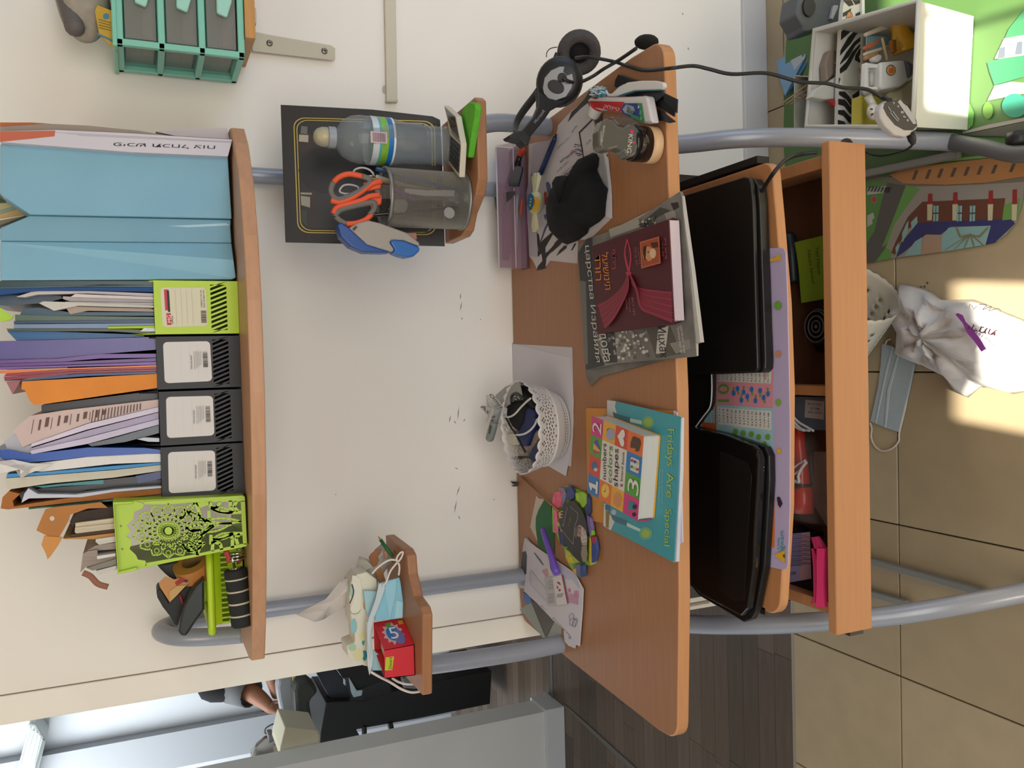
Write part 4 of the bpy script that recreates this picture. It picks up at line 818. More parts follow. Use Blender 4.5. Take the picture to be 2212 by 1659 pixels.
# wipes packet
t = thing('wipes_packet', 'soft packet of wet wipes with coloured dots on the left side shelf', 'wipes', at((800, 1330), YP(1.60)))
WPY = 1.575
wpts = fr(A6, 920, 1085, 985, 1060, 980, 960, 955, 900, 940, 700, 950, 580, 1000, 520, 1080, 500, 1160, 560, 1170, 700, 1130, 900, 1090, 1240, 1085, 1255, 1030, 1240, 930, 1180)
pf = [at(p, YP(WPY)) for p in wpts]
mb = MB().prism(pf, (0, .055, 0)); obj('packet_body', mb, M('ded9c4', .45, grain=.05, scale=14, bump=.6), t, bevel=.012, seg=4)
it = []
for (x, y, rx, ry, h) in ((975, 930, 26, 62, '8fc0c0'), (962, 1100, 32, 30, 'a7c9a8'), (1050, 1055, 12, 30, '3f9d9a'), (1060, 1165, 20, 42, '23848c'), (1010, 1160, 42, 50, 'd9d2a0'), (1058, 765, 12, 34, 'd8ab5e'), (1045, 1010, 26, 40, 'd9d49c'), (958, 650, 12, 55, '9cc4b8')):
    it.append((circ(fr(A6, x, y)[0], rx / s6, 14, ry / s6), M(h, .5)))
prints('coloured_dots', t, YP(WPY), it)
obj('flap_outline', MB().tube(smoothpath([at(p, YP(WPY - .0008)) for p in fr(D2, 830, 915, 855, 1010, 840, 1100, 800, 1200)], 5), .0011, 6), M('3f3a30', .6), t)
obj('flap_outline', MB().tube(smoothpath([at(p, YP(WPY - .0008)) for p in fr(D2, 800, 1290, 830, 1350, 880, 1358, 930, 1340, 960, 1290)], 5), .0007, 6), M('b8b6a8', .6), t)
mb = MB().prism([at(p, YP(WPY - .001)) for p in fr(D2, 835, 780, 900, 790, 960, 830, 985, 1000, 965, 1290, 900, 1350, 830, 1345, 805, 1290, 850, 1180, 870, 1020, 830, 880)], (0, .0012, 0)); obj('sticker_flap', mb, M('e2decb', .35), t, bevel=.0005)
sh = fr(D2, 0, 1365, 230, 1240, 440, 1140, 560, 990, 640, 870, 740, 820, 840, 850, 850, 1000, 800, 1180, 640, 1290, 400, 1445, 270, 1470)
vs, fs = crumple(FR, [c for p in sh for c in p], 1.60, .010, 5)
obj('wipe_sheet', MB().add(vs, fs, 0, True), M('d8cec4', .8, bump=.3), t, solid=.0012)
# crumpled clear bag with dry peel bits behind
vs, fs = crumple(D2, (880, 700, 900, 580, 940, 495, 1030, 530, 1120, 560, 1180, 400, 1250, 330, 1280, 300, 1400, 400, 1480, 530, 1340, 700, 1220, 880, 1200, 1000, 1000, 990, 960, 830, 850, 780), 1.63, .014, 9)
solo('clear_bag', MB().add(vs, fs, 0, True), M('cfc9b8', .35, alpha=.75), 'crumpled see-through bag behind the wipes on the left side shelf', 'bag', solid=.001)
for i, (pts, h) in enumerate((((1085, 520, 1120, 460, 1200, 400, 1290, 385, 1250, 470, 1220, 500, 1240, 560, 1200, 640, 1150, 660, 1120, 600), 'a06a48'), ((1180, 700, 1250, 660, 1300, 740, 1340, 880, 1240, 900, 1200, 800), 'b9834f'), ((1300, 420, 1370, 400, 1380, 480, 1340, 540), 'c0906a'))):
    P_ = [at(p, YP(1.612)) for p in fr(D2, *pts)]
    solo('dry_leaf', MB().prism(P_, (0, .004, 0)), M(h, .8, grain=.15, scale=60), ('large curled brown leaf scrap in the clear bag', 'tan leaf scrap under the mask string in the clear bag', 'small tan leaf scrap at the edge of the clear bag')[i], 'leaf', 'dry leaf scraps in the clear bag', bevel=.001)
a, b = at(fr(D2, 1260, 250)[0], YP(1.62)), at(fr(D2, 1440, 500)[0], YP(1.60))
t = thing('green_pencil', 'green pencil at the back of the left side shelf beside the clear bag', 'pencil', a)
obj('barrel', MB().tube([a, b], .0036, 6), M('1f6b3c', .4), t); tip = a + (a - b) * .22
obj('point', MB().tube([a, tip], [.0034, .0005], 6), M('b98d5a', .7), t)
# face masks
MSK = M('8cc6d8', .8, grain=.04, scale=80); MSKW = M('c6d3d8', .8)
t = thing('face_mask', 'pale blue surgical mask squeezed between the wipes and the red box', 'face mask', at((830, 1350), YP(1.56)), 'surgical masks on the left side shelf')
obj('mask_cloth', MB().prism([at(p, YP(1.562)) for p in fr(D2, 1005, 1010, 1200, 1020, 1205, 1040, 1170, 1200, 1080, 1420, 1040, 1300)] , (0, .006, 0)), M('a9cdd4', .8), t, bevel=.001)
t = thing('face_mask', 'blue pleated surgical mask in front with its white ear loop curled over the shelf', 'face mask', at((850, 1330), YP(1.545)), 'surgical masks on the left side shelf')
obj('mask_cloth', MB().prism([at(p, YP(1.545)) for p in fr(D2, 1235, 905, 1540, 815, 1560, 900, 1600, 1200, 1590, 1420, 1180, 1465, 1170, 1300, 1250, 1100)], (0, .006, 0)), MSK, t, bevel=.001)
for pts, h in (((1310, 880, 1330, 870, 1500, 830, 1480, 1100, 1400, 1430, 1390, 1430), '9bcfdf'), ((1500, 1150, 1590, 1180, 1588, 1400, 1470, 1420), 'a8d8e4')):
    obj('pleat', MB().prism([at(p, YP(1.5435)) for p in fr(D2, *pts)], (0, .0014, 0)), M(h, .8), t, bevel=.0004)
obj('white_fold', MB().prism([at(p, YP(1.542)) for p in fr(D2, 1235, 905, 1330, 890, 1320, 1000, 1250, 1200, 1160, 1420, 1110, 1660, 1105, 1900, 1100, 2050, 1060, 1750, 1060, 1520, 1090, 1400, 1180, 1150)], (0, .002, 0)), MSKW, t, bevel=.0006)
LOOP = M('e0d9cf', .8)
obj('ear_loop', MB().tube(smoothpath([at(p, YP(1.535)) for p in fr(D2, 1280, 935, 1340, 890, 1400, 730, 1480, 620, 1560, 530, 1595, 440, 1560, 440, 1510, 500, 1500, 560, 1540, 640, 1530, 780)], 5), .0019, 6), LOOP, t)
obj('ear_loop', MB().tube(smoothpath([at(p, YP(1.538)) for p in fr(D2, 1130, 760, 1200, 680, 1300, 600, 1400, 550, 1500, 560, 1545, 640)], 5), .0019, 6), LOOP, t)
t = thing('face_mask', 'surgical mask whose ear loops hang over the left end of the side shelf', 'face mask', at((840, 1440), YP(1.55)), 'surgical masks on the left side shelf')
obj('mask_cloth', MB().prism([at(p, YP(1.55)) for p in fr(A6, 1130, 1120, 1200, 1180, 1200, 1285, 1120, 1285, 1100, 1240)], (0, .005, 0)), M('a4d0d8', .8), t, bevel=.001)
obj('white_band', MB().prism([at(p, YP(1.546)) for p in fr(A6, 1075, 900, 1110, 900, 1130, 1180, 1115, 1290, 1100, 1325, 1085, 1250)], (0, .003, 0)), M('d0d6d4', .8), t, bevel=.001)
obj('ear_loop', MB().tube(smoothpath([at(p, YP(1.53)) for p in fr(A6, 1110, 1295, 1180, 1335, 1260, 1375, 1350, 1430, 1430, 1458, 1500, 1452)], 6), .0024, 6), LOOP, t)
obj('ear_loop', MB().tube(smoothpath([at(p, YP(1.535)) for p in fr(A6, 1280, 1345, 1330, 1375, 1390, 1392, 1450, 1393)], 6), .0024, 6), LOOP, t)
q_ = [at(p, YP(1.60)) for p in fr(D2, 1540, 760, 1600, 900, 1680, 1330, 1680, 1400, 1620, 1260, 1570, 1000)]
solo('paper_sliver', MB().prism(q_, (0, .002, 0)), M('b8a79b', .7), 'thin torn grey paper lying behind the blue mask on the left side shelf', 'paper')
# red box
t = thing('flash_card_box', 'open red cardboard box with a sunburst 5 on the left side shelf', 'box', at((870, 1400), YP(1.52)))
# corners, from the photograph: front face lies to the room's left, the sunburst face to the right
zt0 = SL + .0005
F0 = [at(p, YP(1.492)) for p in fr(A6, 1225, 1120, 1465, 1075, 1450, 1325, 1215, 1350)]     # front: top-right, bottom-right, bottom-left, top-left
BK = [at(p, YP(1.565)) for p in fr(A6, 1145, 900, 1380, 872)]
R_ = M('c5202c', .45); R2 = M('d02632', .45)
f_ = F0; zb_ = zt0
A_ = V((f_[0].x, f_[0].y, f_[0].z)); B_ = V((f_[1].x, f_[1].y, zb_)); C_ = V((f_[2].x, f_[2].y, zb_)); D_ = V((f_[3].x, f_[3].y, f_[3].z))
dv = V((BK[0].x - A_.x, BK[0].y - A_.y, 0))
zt_ = .5 * (A_.z + D_.z); A_.z = D_.z = zt_
bm_ = MB(); th = .0012
bm_.prism([A_, B_, C_, D_], (0, .0012, 0)); bm_.prism([A_, B_, B_ + dv, A_ + dv], (-.0012, 0, 0)); bm_.prism([D_, C_, C_ + dv, D_ + dv], (.0012, 0, 0))
bm_.prism([A_ + dv, B_ + dv, C_ + dv, D_ + dv], (0, -.0012, 0)); bm_.prism([B_, C_, C_ + dv, B_ + dv], (0, 0, .0012))
obj('box_walls', bm_, R2, t)
ins = MB().prism([A_ + V((-.002, .002, -.012)), D_ + V((.002, .002, -.012)), D_ + dv + V((.002, -.002, -.012)), A_ + dv + V((-.002, -.002, -.012))], (0, 0, -(zt_ - zb_ - .016))); obj('cards', ins, M('d7c4b0', .8, grain=.1, scale=6, stretch=(120, 2, 2)), t)
plf = YP(A_.y)
prints('tag', t, plf, [(fr(A6, 1228, 1180, 1295, 1172, 1280, 1280, 1222, 1285), M('b9c023', .5))])
texts('tag_text', t, plf, [('Discard', fr(A6, 1275, 1272)[0], fr(A6, 1278, 1180)[0], fr(A6, 1252, 1272)[0], INK)])
pls = P3(A_, B_, A_ + dv)
def on(u, v): return A_ + (B_ - A_) * v + dv * u
sb = MB()
def face_poly(pts, mi, lift):
    n = pls[1]; P_ = [on(u, v) + n * lift for u, v in pts]; sb.prism(P_, -n * .0001, mi)
star = [(.5 + (.42 if i % 2 else .30) * cos(i * pi / 12), .48 + (.36 if i % 2 else .26) * sin(i * pi / 12)) for i in range(24)]
face_poly(star, 0, .0003)
face_poly([(.5 + .27 * cos(a * pi / 8), .48 + .22 * sin(a * pi / 8)) for a in range(16)], 1, .0005)
face_poly([(.34 + .26 * cos(a * pi / 8), .62 + .18 * sin(a * pi / 8)) for a in range(16)], 2, .0006)
face_poly([(.82, .30), (.58, .58), (.70, .50), (.92, .52)], 3, .0007)
face_poly([(.76, .78), (.90, .78), (.90, .94), (.76, .94)], 5, .0007)
g, fs = glyphs('5'); n = pls[1]
vs = [on(.30 + .40 * y, .36 + .27 * x) + n * .0012 for x, y in g]
fs2 = []
for f in fs:
    a, b, c = (vs[i] for i in f[:3]); fs2.append(f if (b - a).cross(c - a).dot(n) > 0 else f[::-1])
sb.add(vs, fs2, 4)
obj('sunburst_print', sb, [M('c9b2ac', .5), M('2f6fb0', .5), M('6f6fa8', .5), M('5d9a44', .5), M('e3e2e4', .5), M('cf9f2c', .5)], t)

# ================================================================ ON THE RIGHT SIDE SHELF
SR = zR
t = thing('framed_print', 'black picture with a double gold border behind the bottle and pen cup', 'picture', (.35, 1.6, SR))
pa = [at(fr(A5, 170, 170)[0], YP(1.66)), at(fr(A5, 208, 1265)[0], YP(1.66)), at(fr(A5, 1478, 1297)[0], YP(1.59)), at(fr(A5, 1440, 290)[0], YP(1.59))]
pl = P3(pa[0], pa[1], pa[2])
out = fr(A5, 170, 170, 208, 1265, 1478, 1297, 1452, 480, 1440, 290, 1380, 262, 900, 208)
obj('mount_board', MB().pp(out, pl, .004), M('211c1a', .45), t, bevel=.0006)
def ring(Q, r, ins, wd, n=5):
    """rounded rectangle ring, Q = corners, in inset units"""
    o1 = rrect(sub4(Q, ins, 1 - ins, ins, 1 - ins), r, n); o2 = rrect(sub4(Q, ins + wd, 1 - ins - wd, ins + wd, 1 - ins - wd), r * .96, n); k = len(o1)
    return [[o1[i], o1[(i + 1) % k], o2[(i + 1) % k], o2[i]] for i in range(k)]
GQ = fr(A5, 270, 270, 1400, 300, 1410, 1210, 305, 1190)
GOLD = M('b8a24c', .35, metal=.4)
prints('gold_border', t, pl, [(q_, GOLD) for q_ in ring(GQ, .085, 0, .007) + ring(GQ, .085, .020, .006)], step=0)
PQ = rrect(sub4(GQ, .04, .96, .04, .96), .08, 4)
it = [(PQ, M('161414', .35))]
for pts, h in (((312, 400, 450, 410, 450, 500, 330, 560, 310, 500), '33241d'), ((318, 408, 392, 412, 390, 470, 316, 462), 'b6ad97'), ((335, 340, 385, 345, 382, 405, 328, 400), '6f6a68'), ((330, 860, 440, 850, 455, 1140, 420, 1150, 410, 880, 335, 895), '3a1d18'),
               ((330, 868, 420, 872, 418, 888, 330, 884), 'a89b8c'), ((330, 895, 405, 905, 405, 990, 335, 970), 'a39c88'), ((335, 1010, 380, 1015, 375, 1140, 340, 1100), '2f3a38'), ((700, 620, 760, 650, 740, 760, 690, 740), '6f5348'), ((1180, 640, 1440, 660, 1440, 700, 1200, 680), '2b1f1b'), ((1030, 1190, 1340, 1185, 1350, 1175, 1040, 1180), '3a2a20')):
    it.append((fr(A5, *pts), M(h, .4)))
it.append((circ(fr(A5, 540, 690)[0], 62, 20, 50), M('0b0b0c', .4)))
prints('printed_photo', t, pl, it)
# water bottle
BX = at(fr(A5, 1000, 460)[0], YP(1.53)); zc0 = SR + .001
t = thing('water_bottle', 'empty clear plastic water bottle with a yellow sports cap on the right side shelf', 'bottle', (BX.x, 1.525, SR))
CLB = M('aeb6b8', .08, alpha=.33); 
zz = lambda x: at((560 + x / s6, 180 + 460 / s6), YP(1.525)).z
topz = zz(435); k_ = (topz - zc0)
def hx(px): return zz(px) - zc0
R0 = abs(at(fr(A5, 900, 270)[0], YP(1.525)).x - at(fr(A5, 900, 650)[0], YP(1.525)).x) / 2
bx = at(fr(A5, 900, 458)[0], YP(1.525)).x
prof = [(R0 * .5, 0), (R0 * .82, .001), (R0 * .86, .008)]
for k in range(13):
    h = .014 + k * .0048; prof.append((R0 * (.80 if k % 2 else .865) * (1 - .04 * sin(k / 12 * pi)), h))
prof += [(R0 * .86, hx(1150)), (R0 * .97, hx(1060)), (R0, hx(1040)), (R0, hx(860)), (R0 * 1.0, hx(800)), (R0 * .93, hx(730)), (R0 * .74, hx(660)), (R0 * .48, hx(625)), (R0 * .36, hx(610)), (R0 * .36, hx(590))]
body = obj('bottle_body', MB().lathe(prof, (bx, 1.525, zc0), n=28, fn=lambda k, a: 1 + .012 * sin(3 * a + k)), M('9aa3a6', .08, alpha=.38), t)
lbm = MB()
for (a, b, mi) in ((1040, 1025, 0), (1025, 985, 1), (985, 935, 2), (935, 915, 3), (915, 865, 4)):
    lbm.lathe([(R0 * 1.006, hx(a)), (R0 * 1.006, hx(b))], (bx, 1.525, zc0), n=28, mi=mi, cap=False)
lab_ = obj('bottle_label', lbm, [M('dfe6ea', .4), M('1a6fb0', .4), M('7cae32', .4, grain=.2, scale=30), M('5aa79e', .4), M('c5cdd2', .4, grain=.1, scale=30)], t)
yb = 1.525 - R0 * 1.008; plb = YP(yb - .0005)
cq = fr(A5, 885, 380, 1018, 390, 1020, 480, 888, 472)
prints('barcode_panel', lab_, plb, [(cq, M('c9b4b6', .4))] + [(sub4(cq, .12 + .05 * i, .14 + .05 * i + .01 * (i % 2), .1, .9), M('6a4450', .5)) for i in range(16)])
obj('cap_collar', MB().lathe([(R0 * .44, 0), (R0 * .45, .002)] + [(R0 * (.45 if k % 2 else .43), .003 + k * .0015) for k in range(8)] + [(R0 * .42, hx(555) - hx(605)), (R0 * .3, hx(550) - hx(605))], (bx, 1.525, zc0 + hx(605)), n=24), M('aab0b8', .3, alpha=.8), t)
obj('cap_dome', MB().lathe([(R0 * .40, 0), (R0 * .41, .006), (R0 * .40, .014), (R0 * .33, .022), (R0 * .2, .027), (.001, .028)], (bx, 1.525, zc0 + hx(560)), n=20), M('d3cfb4', .15, alpha=.55), t)
obj('spout', MB().lathe([(R0 * .22, 0), (R0 * .24, .008), (R0 * .20, .016), (R0 * .14, .022), (.001, .023)], (bx, 1.525, zc0 + hx(558)), n=16), M('e2b83c', .4), t)
# mesh pen cup
CY = 1.50
cb = at(fr(A5, 1590, 960)[0], YP(CY)); ctp = at(fr(A5, 980, 880)[0], YP(CY))
cx_ = .5 * (at(fr(A5, 1000, 670)[0], YP(CY)).x + at(fr(A5, 985, 1115)[0], YP(CY)).x)
Rt = abs(at(fr(A5, 970, 650)[0], YP(CY)).x - at(fr(A5, 965, 1115)[0], YP(CY)).x) / 2
Rb = abs(at(fr(A5, 1570, 730)[0], YP(CY)).x - at(fr(A5, 1540, 1170)[0], YP(CY)).x) / 2
cxb = .5 * (at(fr(A5, 1570, 730)[0], YP(CY)).x + at(fr(A5, 1540, 1170)[0], YP(CY)).x)
cx_ = .5 * (cx_ + cxb); Hc = ctp.z - SR - .004
cyc = CY
t = thing('pen_cup', 'round grey wire mesh pen cup on the right side shelf', 'pen cup', (cx_, cyc, SR))
GM = M('98948a', .4, metal=.15)
nA, nH = 84, 62
me_ = MB(); vs = []; fs = []
for i in range(nH + 1):
    for j in range(nA):
        a = 2 * pi * (j + .5 * (i % 2)) / nA; r = Rb + (Rt - Rb) * i / nH
        vs.append((cx_ + r * cos(a), cyc + r * sin(a), SR + .001 + Hc * i / nH))
for i in range(nH):
    for j in range(nA):
        j2 = (j + 1) % nA
        if i % 2: fs += [(i * nA + j, i * nA + j2, (i + 1) * nA + j2)]; fs += [(i * nA + j, (i + 1) * nA + j2, (i + 1) * nA + j)]
        else: fs += [(i * nA + j, i * nA + j2, (i + 1) * nA + j)]; fs += [(i * nA + j2, (i + 1) * nA + j2, (i + 1) * nA + j)]
me_.add(vs, fs)
cup = obj('wire_mesh', me_, GM, t, kind='stuff')
md = cup.modifiers.new('wire', 'WIREFRAME'); md.thickness = .0011; md.use_replace = True; md.use_even_offset = False
obj('rim_ring', MB().lathe([(Rt - .002, -.003), (Rt + .002, -.003), (Rt + .003, 0), (Rt + .002, .003), (Rt - .002, .003), (Rt - .002, -.003)], (cx_, cyc, SR + Hc), n=36, cap=False), M('8a8984', .35, metal=.5), t)
obj('base_ring', MB().lathe([(Rb - .002, 0), (Rb + .002, 0), (Rb + .003, .003), (Rb + .001, .006), (Rb - .002, .006)], (cx_, cyc, SR + .0005), n=36), M('8a8984', .35, metal=.5), t)
gC = 'things in the mesh pen cup'
# scissors
SCY = 1.475
def band2(name, F_, pts, Y, dp, h, parent, bevel=.002, lab=None):
    return obj(name, MB().prism([at(p, YP(Y)) for p in fr(F_, *pts)], (0, dp, 0)), M(h, .5), parent, lab, bevel=bevel, seg=2)
t = thing('scissors', 'kitchen scissors with orange and grey handles standing in the mesh pen cup', 'scissors', at(fr(A5, 960, 880)[0], YP(SCY)), gC)
OR = M('e2552a', .5); GY = M('6e6862', .6)
def loop(name, F_, pts, r, m, Y=SCY, flat=.75, k=5, closed=False):
    return obj(name, MB().tube(smoothpath([at(p, YP(Y)) for p in fr(F_, *pts)], k, closed), r, 8, flat=flat, closed=closed), m, t)
loop('handle_loop', A5, (590, 790, 640, 745, 720, 722, 820, 740), .0048, OR)
loop('handle_grip', A5, (820, 740, 870, 760, 880, 790, 830, 840, 740, 890, 640, 925, 590, 900, 570, 850, 590, 790), .0052, GY)
loop('handle_arm', A5, (570, 930, 640, 945, 740, 910, 830, 850, 900, 800, 975, 780), .0050, OR)
loop('handle_loop', A5, (590, 1040, 620, 990, 720, 960, 820, 930, 880, 900, 960, 890), .0050, OR)
loop('handle_grip', A5, (600, 1060, 640, 1010, 720, 985, 830, 960, 910, 950, 920, 990, 880, 1050), .0052, GY)
loop('handle_arm', A5, (895, 1040, 850, 1085, 770, 1115, 690, 1120), .0050, OR)
loop('handle_grip', A5, (690, 1120, 640, 1090, 610, 1060), .0050, GY)
band2('web', A5, (830, 790, 900, 770, 975, 790, 970, 835, 900, 850, 850, 860), SCY, .006, 'e2552a', t)
band2('web', A5, (850, 920, 930, 870, 980, 890, 975, 960, 900, 1000, 880, 950), SCY, .006, 'e2552a', t)
tb = at(fr(A5, 970, 860)[0], YP(SCY)); 
obj('blade', MB().prism([tb + V((-.012, .002, .01)), tb + V((.0, .002, .01)), V((cx_ + .006, cyc - .01, SR + .012)), V((cx_ - .002, cyc - .01, SR + .012))], (0, .002, 0)), CHROME, t)
obj('blade', MB().prism([tb + V((.0, .005, .01)), tb + V((.014, .005, .01)), V((cx_ + .014, cyc - .008, SR + .014)), V((cx_ + .002, cyc - .008, SR + .014))], (0, .002, 0)), CHROME, t)
# small scissors, pens, ring tag seen behind
t = thing('small_scissors', 'small white-rimmed scissors behind the orange ones in the mesh pen cup', 'scissors', at(fr(A5, 850, 720)[0], YP(1.51)), gC)
obj('finger_ring', MB().tube(smoothpath([at(p, YP(1.515)) for p in fr(A5, 745, 740, 760, 690, 820, 672, 880, 690, 910, 730, 860, 740, 800, 730)], 4, True), .0018, 6, closed=True), M('d0c8c4', .4), t)
obj('finger_ring', MB().tube(smoothpath([at(p, YP(1.51)) for p in fr(A5, 640, 860, 670, 815, 730, 808, 790, 830, 760, 870, 690, 880)], 4, True), .0018, 6, closed=True), M('d0c8c4', .4), t)
obj('blade', MB().tube([at(fr(A5, 900, 735)[0], YP(1.51)), V((cx_ + .012, cyc + .01, SR + .02))], .002, 6), CHROME, t)
for i, (x0_, y0_, h, r, lab) in enumerate(((880, 760, 'a38f80', .0035, 'beige pen with a yellow clip'), (930, 740, 'd6d2cc', .0032, 'white pen beside the small scissors'), (930, 680, '2d5f92', .004, 'blue marker near the bottle side'), (900, 1050, '2c2a2a', .0035, 'black pen on the stapler side'))):
    a = at(fr(A5, x0_, y0_)[0], YP(1.505)); b = V((cx_ + (.012, .0, .02, -.01)[i], cyc + (.005, .01, .004, .008)[i], SR + .006))
    tt = thing('pen', lab + ' in the mesh pen cup', 'pen', a, gC)
    obj('barrel', MB().tube([a, b], r, 10), M(h, .4), tt)
    obj('clip', MB().tube([a + V((0, -r - .001, -.002)), a.lerp(b, .3) + V((0, -r - .001, 0))], .0008, 5), M('d4b13a' if i == 0 else '9a9a9a', .4), tt)
for pts, h, lab, Y in (((1165, 835, 1330, 850, 1560, 850, 1555, 900, 1330, 895, 1200, 880, 1165, 865), 'c5bcb4', 'white stick inside the mesh pen cup', CY - .02), ((1090, 920, 1150, 900, 1190, 960, 1170, 1020, 1110, 1030, 1030, 1000), '8f8a85', 'grey ring-ended tool inside the mesh pen cup', CY - .015), ((1040, 840, 1080, 830, 1260, 930, 1240, 940), '7a4a8c', 'purple pencil inside the mesh pen cup', CY - .02)):
    solo('tool', MB().prism([at(p, YP(Y)) for p in fr(A5, *pts)], (0, .006, 0)), M(h, .5), lab, 'tool', gC, bevel=.001)
tg = at(fr(A5, 1512, 1032)[0], YP(CY - Rb - .001))
t2 = MB().lathe([(.010, 0), (.010, .001)], tg, (0, -1, 0), 20); obj('round_tag', t2, M('8d8a84', .5), bpy.data.objects['pen_cup'])
# blue stapler
t = thing('stapler', 'blue and light grey stapler leaning head-down on the mesh pen cup', 'stapler', at(fr(A5, 950, 1250)[0], YP(1.49)))
SY = 1.468
obj('top_shell', MB().prism([at(p, YP(SY)) for p in fr(A5, 620, 1120, 660, 1110, 720, 1150, 860, 1280, 1060, 1345, 990, 1350, 840, 1345, 730, 1300, 650, 1220)], (0, .03, 0)), M('1f4a8f', .35), t, bevel=.005, seg=3)
obj('grey_body', MB().prism([at(p, YP(SY - .002)) for p in fr(A5, 715, 1150, 790, 1110, 870, 1090, 960, 1110, 1180, 1190, 1280, 1270, 1280, 1300, 1150, 1250, 1060, 1245, 1040, 1265, 1078, 1325, 1060, 1345, 860, 1285)], (0, .032, 0)), M('9c948a', .4), t, bevel=.004, seg=3)
obj('blue_heel', MB().prism([at(p, YP(SY - .001)) for p in fr(A5, 1042, 1262, 1062, 1243, 1150, 1252, 1280, 1305, 1278, 1335, 1230, 1378, 1180, 1385, 1120, 1370, 1065, 1345, 1080, 1325)], (0, .030, 0)), M('2764ac', .35), t, bevel=.004, seg=3)
obj('button', MB().prism([at(p, YP(SY - .0055)) for p in fr(A5, 745, 1158, 770, 1135, 782, 1145, 758, 1172)], (0, .004, 0)), M('3b332e', .5), t)
obj('staple_exit', MB().prism([at(p, YP(SY + .02)) for p in fr(A5, 1170, 1190, 1250, 1190, 1258, 1240, 1240, 1245)], (0, .008, 0)), M('b07a6c', .5), t, bevel=.001)
# calculator and sponge
t = thing('calculator', 'cream edged desk calculator leaning on the green sponge at the right side shelf', 'calculator', at(fr(C5, 830, 900)[0], ZP(SR + .03)))
ca = at(fr(C5, 600, 428)[0], YP(1.50)); cb_ = at(fr(C5, 765, 520)[0], YP(1.43)); 
pc1 = at(fr(C5, 815, 1290)[0], YP(1.42)); 
plc = P3(at(fr(C5, 600, 425)[0], YP(1.53)), at(fr(C5, 745, 560)[0], YP(1.445)), at(fr(C5, 780, 1285)[0], YP(1.445)))
face = fr(C5, 600, 428, 745, 560, 805, 890, 800, 1010, 785, 1290, 740, 1240, 655, 1120, 640, 1000, 670, 800, 640, 600)
obj('case', MB().pp(face, plc, .011), M('cfc6b0', .45), t, bevel=.0015)
sc5 = lambda *c: fr(C5, *c)
prints('display', t, plc, [(sc5(608, 450, 735, 570, 785, 830, 680, 700, 655, 600), M('3c3431', .2)), (sc5(645, 555, 735, 640, 745, 660, 650, 580), M('6b6458', .3)), (sc5(680, 700, 745, 775, 790, 845, 790, 880, 690, 760), M('8c8270', .4)), (sc5(670, 780, 800, 905, 780, 1240, 745, 1200, 655, 1080), M('4a4440', .4))], lift=.0003)
KQ = sc5(675, 800, 798, 915, 778, 1230, 660, 1070)
kb = MB()
for i in range(5):
    for j in range(5):
        kb.pp(sub4(KQ, .04 + .19 * i, .19 + .19 * i, .04 + .19 * j, .19 + .19 * j), plc, .0015, 0, .002)
obj('keys', kb, M('3a3735', .4), t)
bt = at(fr(C5, 850, 1290)[0], ZP(SR)); 
spg = fr(C5, 905, 385, 960, 400, 975, 420, 980, 480, 930, 800, 890, 1050, 870, 1055, 855, 950, 800, 700, 795, 560, 830, 460)
obj_s = solo('green_sponge', MB().prism([at(p, ZP(SR + .013)) for p in spg], (0, 0, -.0125)), M('5cae2c', .85, grain=.08, scale=90, bump=.3), 'grass green sponge pad under the calculator on the right side shelf', 'sponge', bevel=.003, seg=2)
# ================================================================ ON THE DESKTOP
def lay(name, F_, pts, th, m, label, cat, group=None, base=0., bevel=0, parent=None, mats=None, **k):
    """a flat thing lying on the desktop: outline of its upper face, thickness th, its underside at ZT + base"""
    pl = ZP(ZT + base + th + .0004)
    mb = MB().pp(fr(F_, *pts), pl, th)
    if parent: return obj(name, mb, m, parent, label, bevel=bevel, **k)
    return solo(name, mb, m, label, cat, group, bevel=bevel, **k)
def onz(z): return ZP(ZT + z)
# ---- headset standing at the back right
HM = M('1b1b1b', .45); FOAM = M('4c4848', .95, grain=.15, scale=200, bump=.3)
hy = 1.42
t = thing('headset', 'black and silver headset at the right desk end with hanging cable', 'headset', at(fr(A7, 770, 650)[0], ZP(ZT)))
def disc(name, c, ax, prof, m, parent, n=28, sx=1., up=None, **k): return obj(name, MB().lathe(prof, c, ax, n, sx=sx, up=up), m, parent, **k)
# far ear cushion, seen from its inner side
c2 = at(fr(A7, 925, 420)[0], YP(1.50)); ax2 = (CAM - c2).normalized() + V((-.25, 0, -.1)); ax2.normalize()
vtop = at(fr(A7, 925, 240)[0], YP(1.50)); r2 = (vtop - c2).length * .98
disc('ear_cushion', c2, ax2, [(r2 * .45, -.004), (r2 * .45, .004), (r2 * .55, .013), (r2 * .8, .016), (r2 * .97, .008), (r2, -.004), (r2 * .95, -.014), (r2 * .5, -.016)], FOAM, t)
disc('speaker_grille', c2, ax2, [(.001, .003), (r2 * .46, .002), (r2 * .46, -.002)], M('161616', .9), t)
disc('ear_shell', c2 - ax2 * .015, ax2, [(r2 * .3, -.012), (r2 * .8, -.010), (r2 * .92, .0), (r2 * .6, .001)], HM, t)
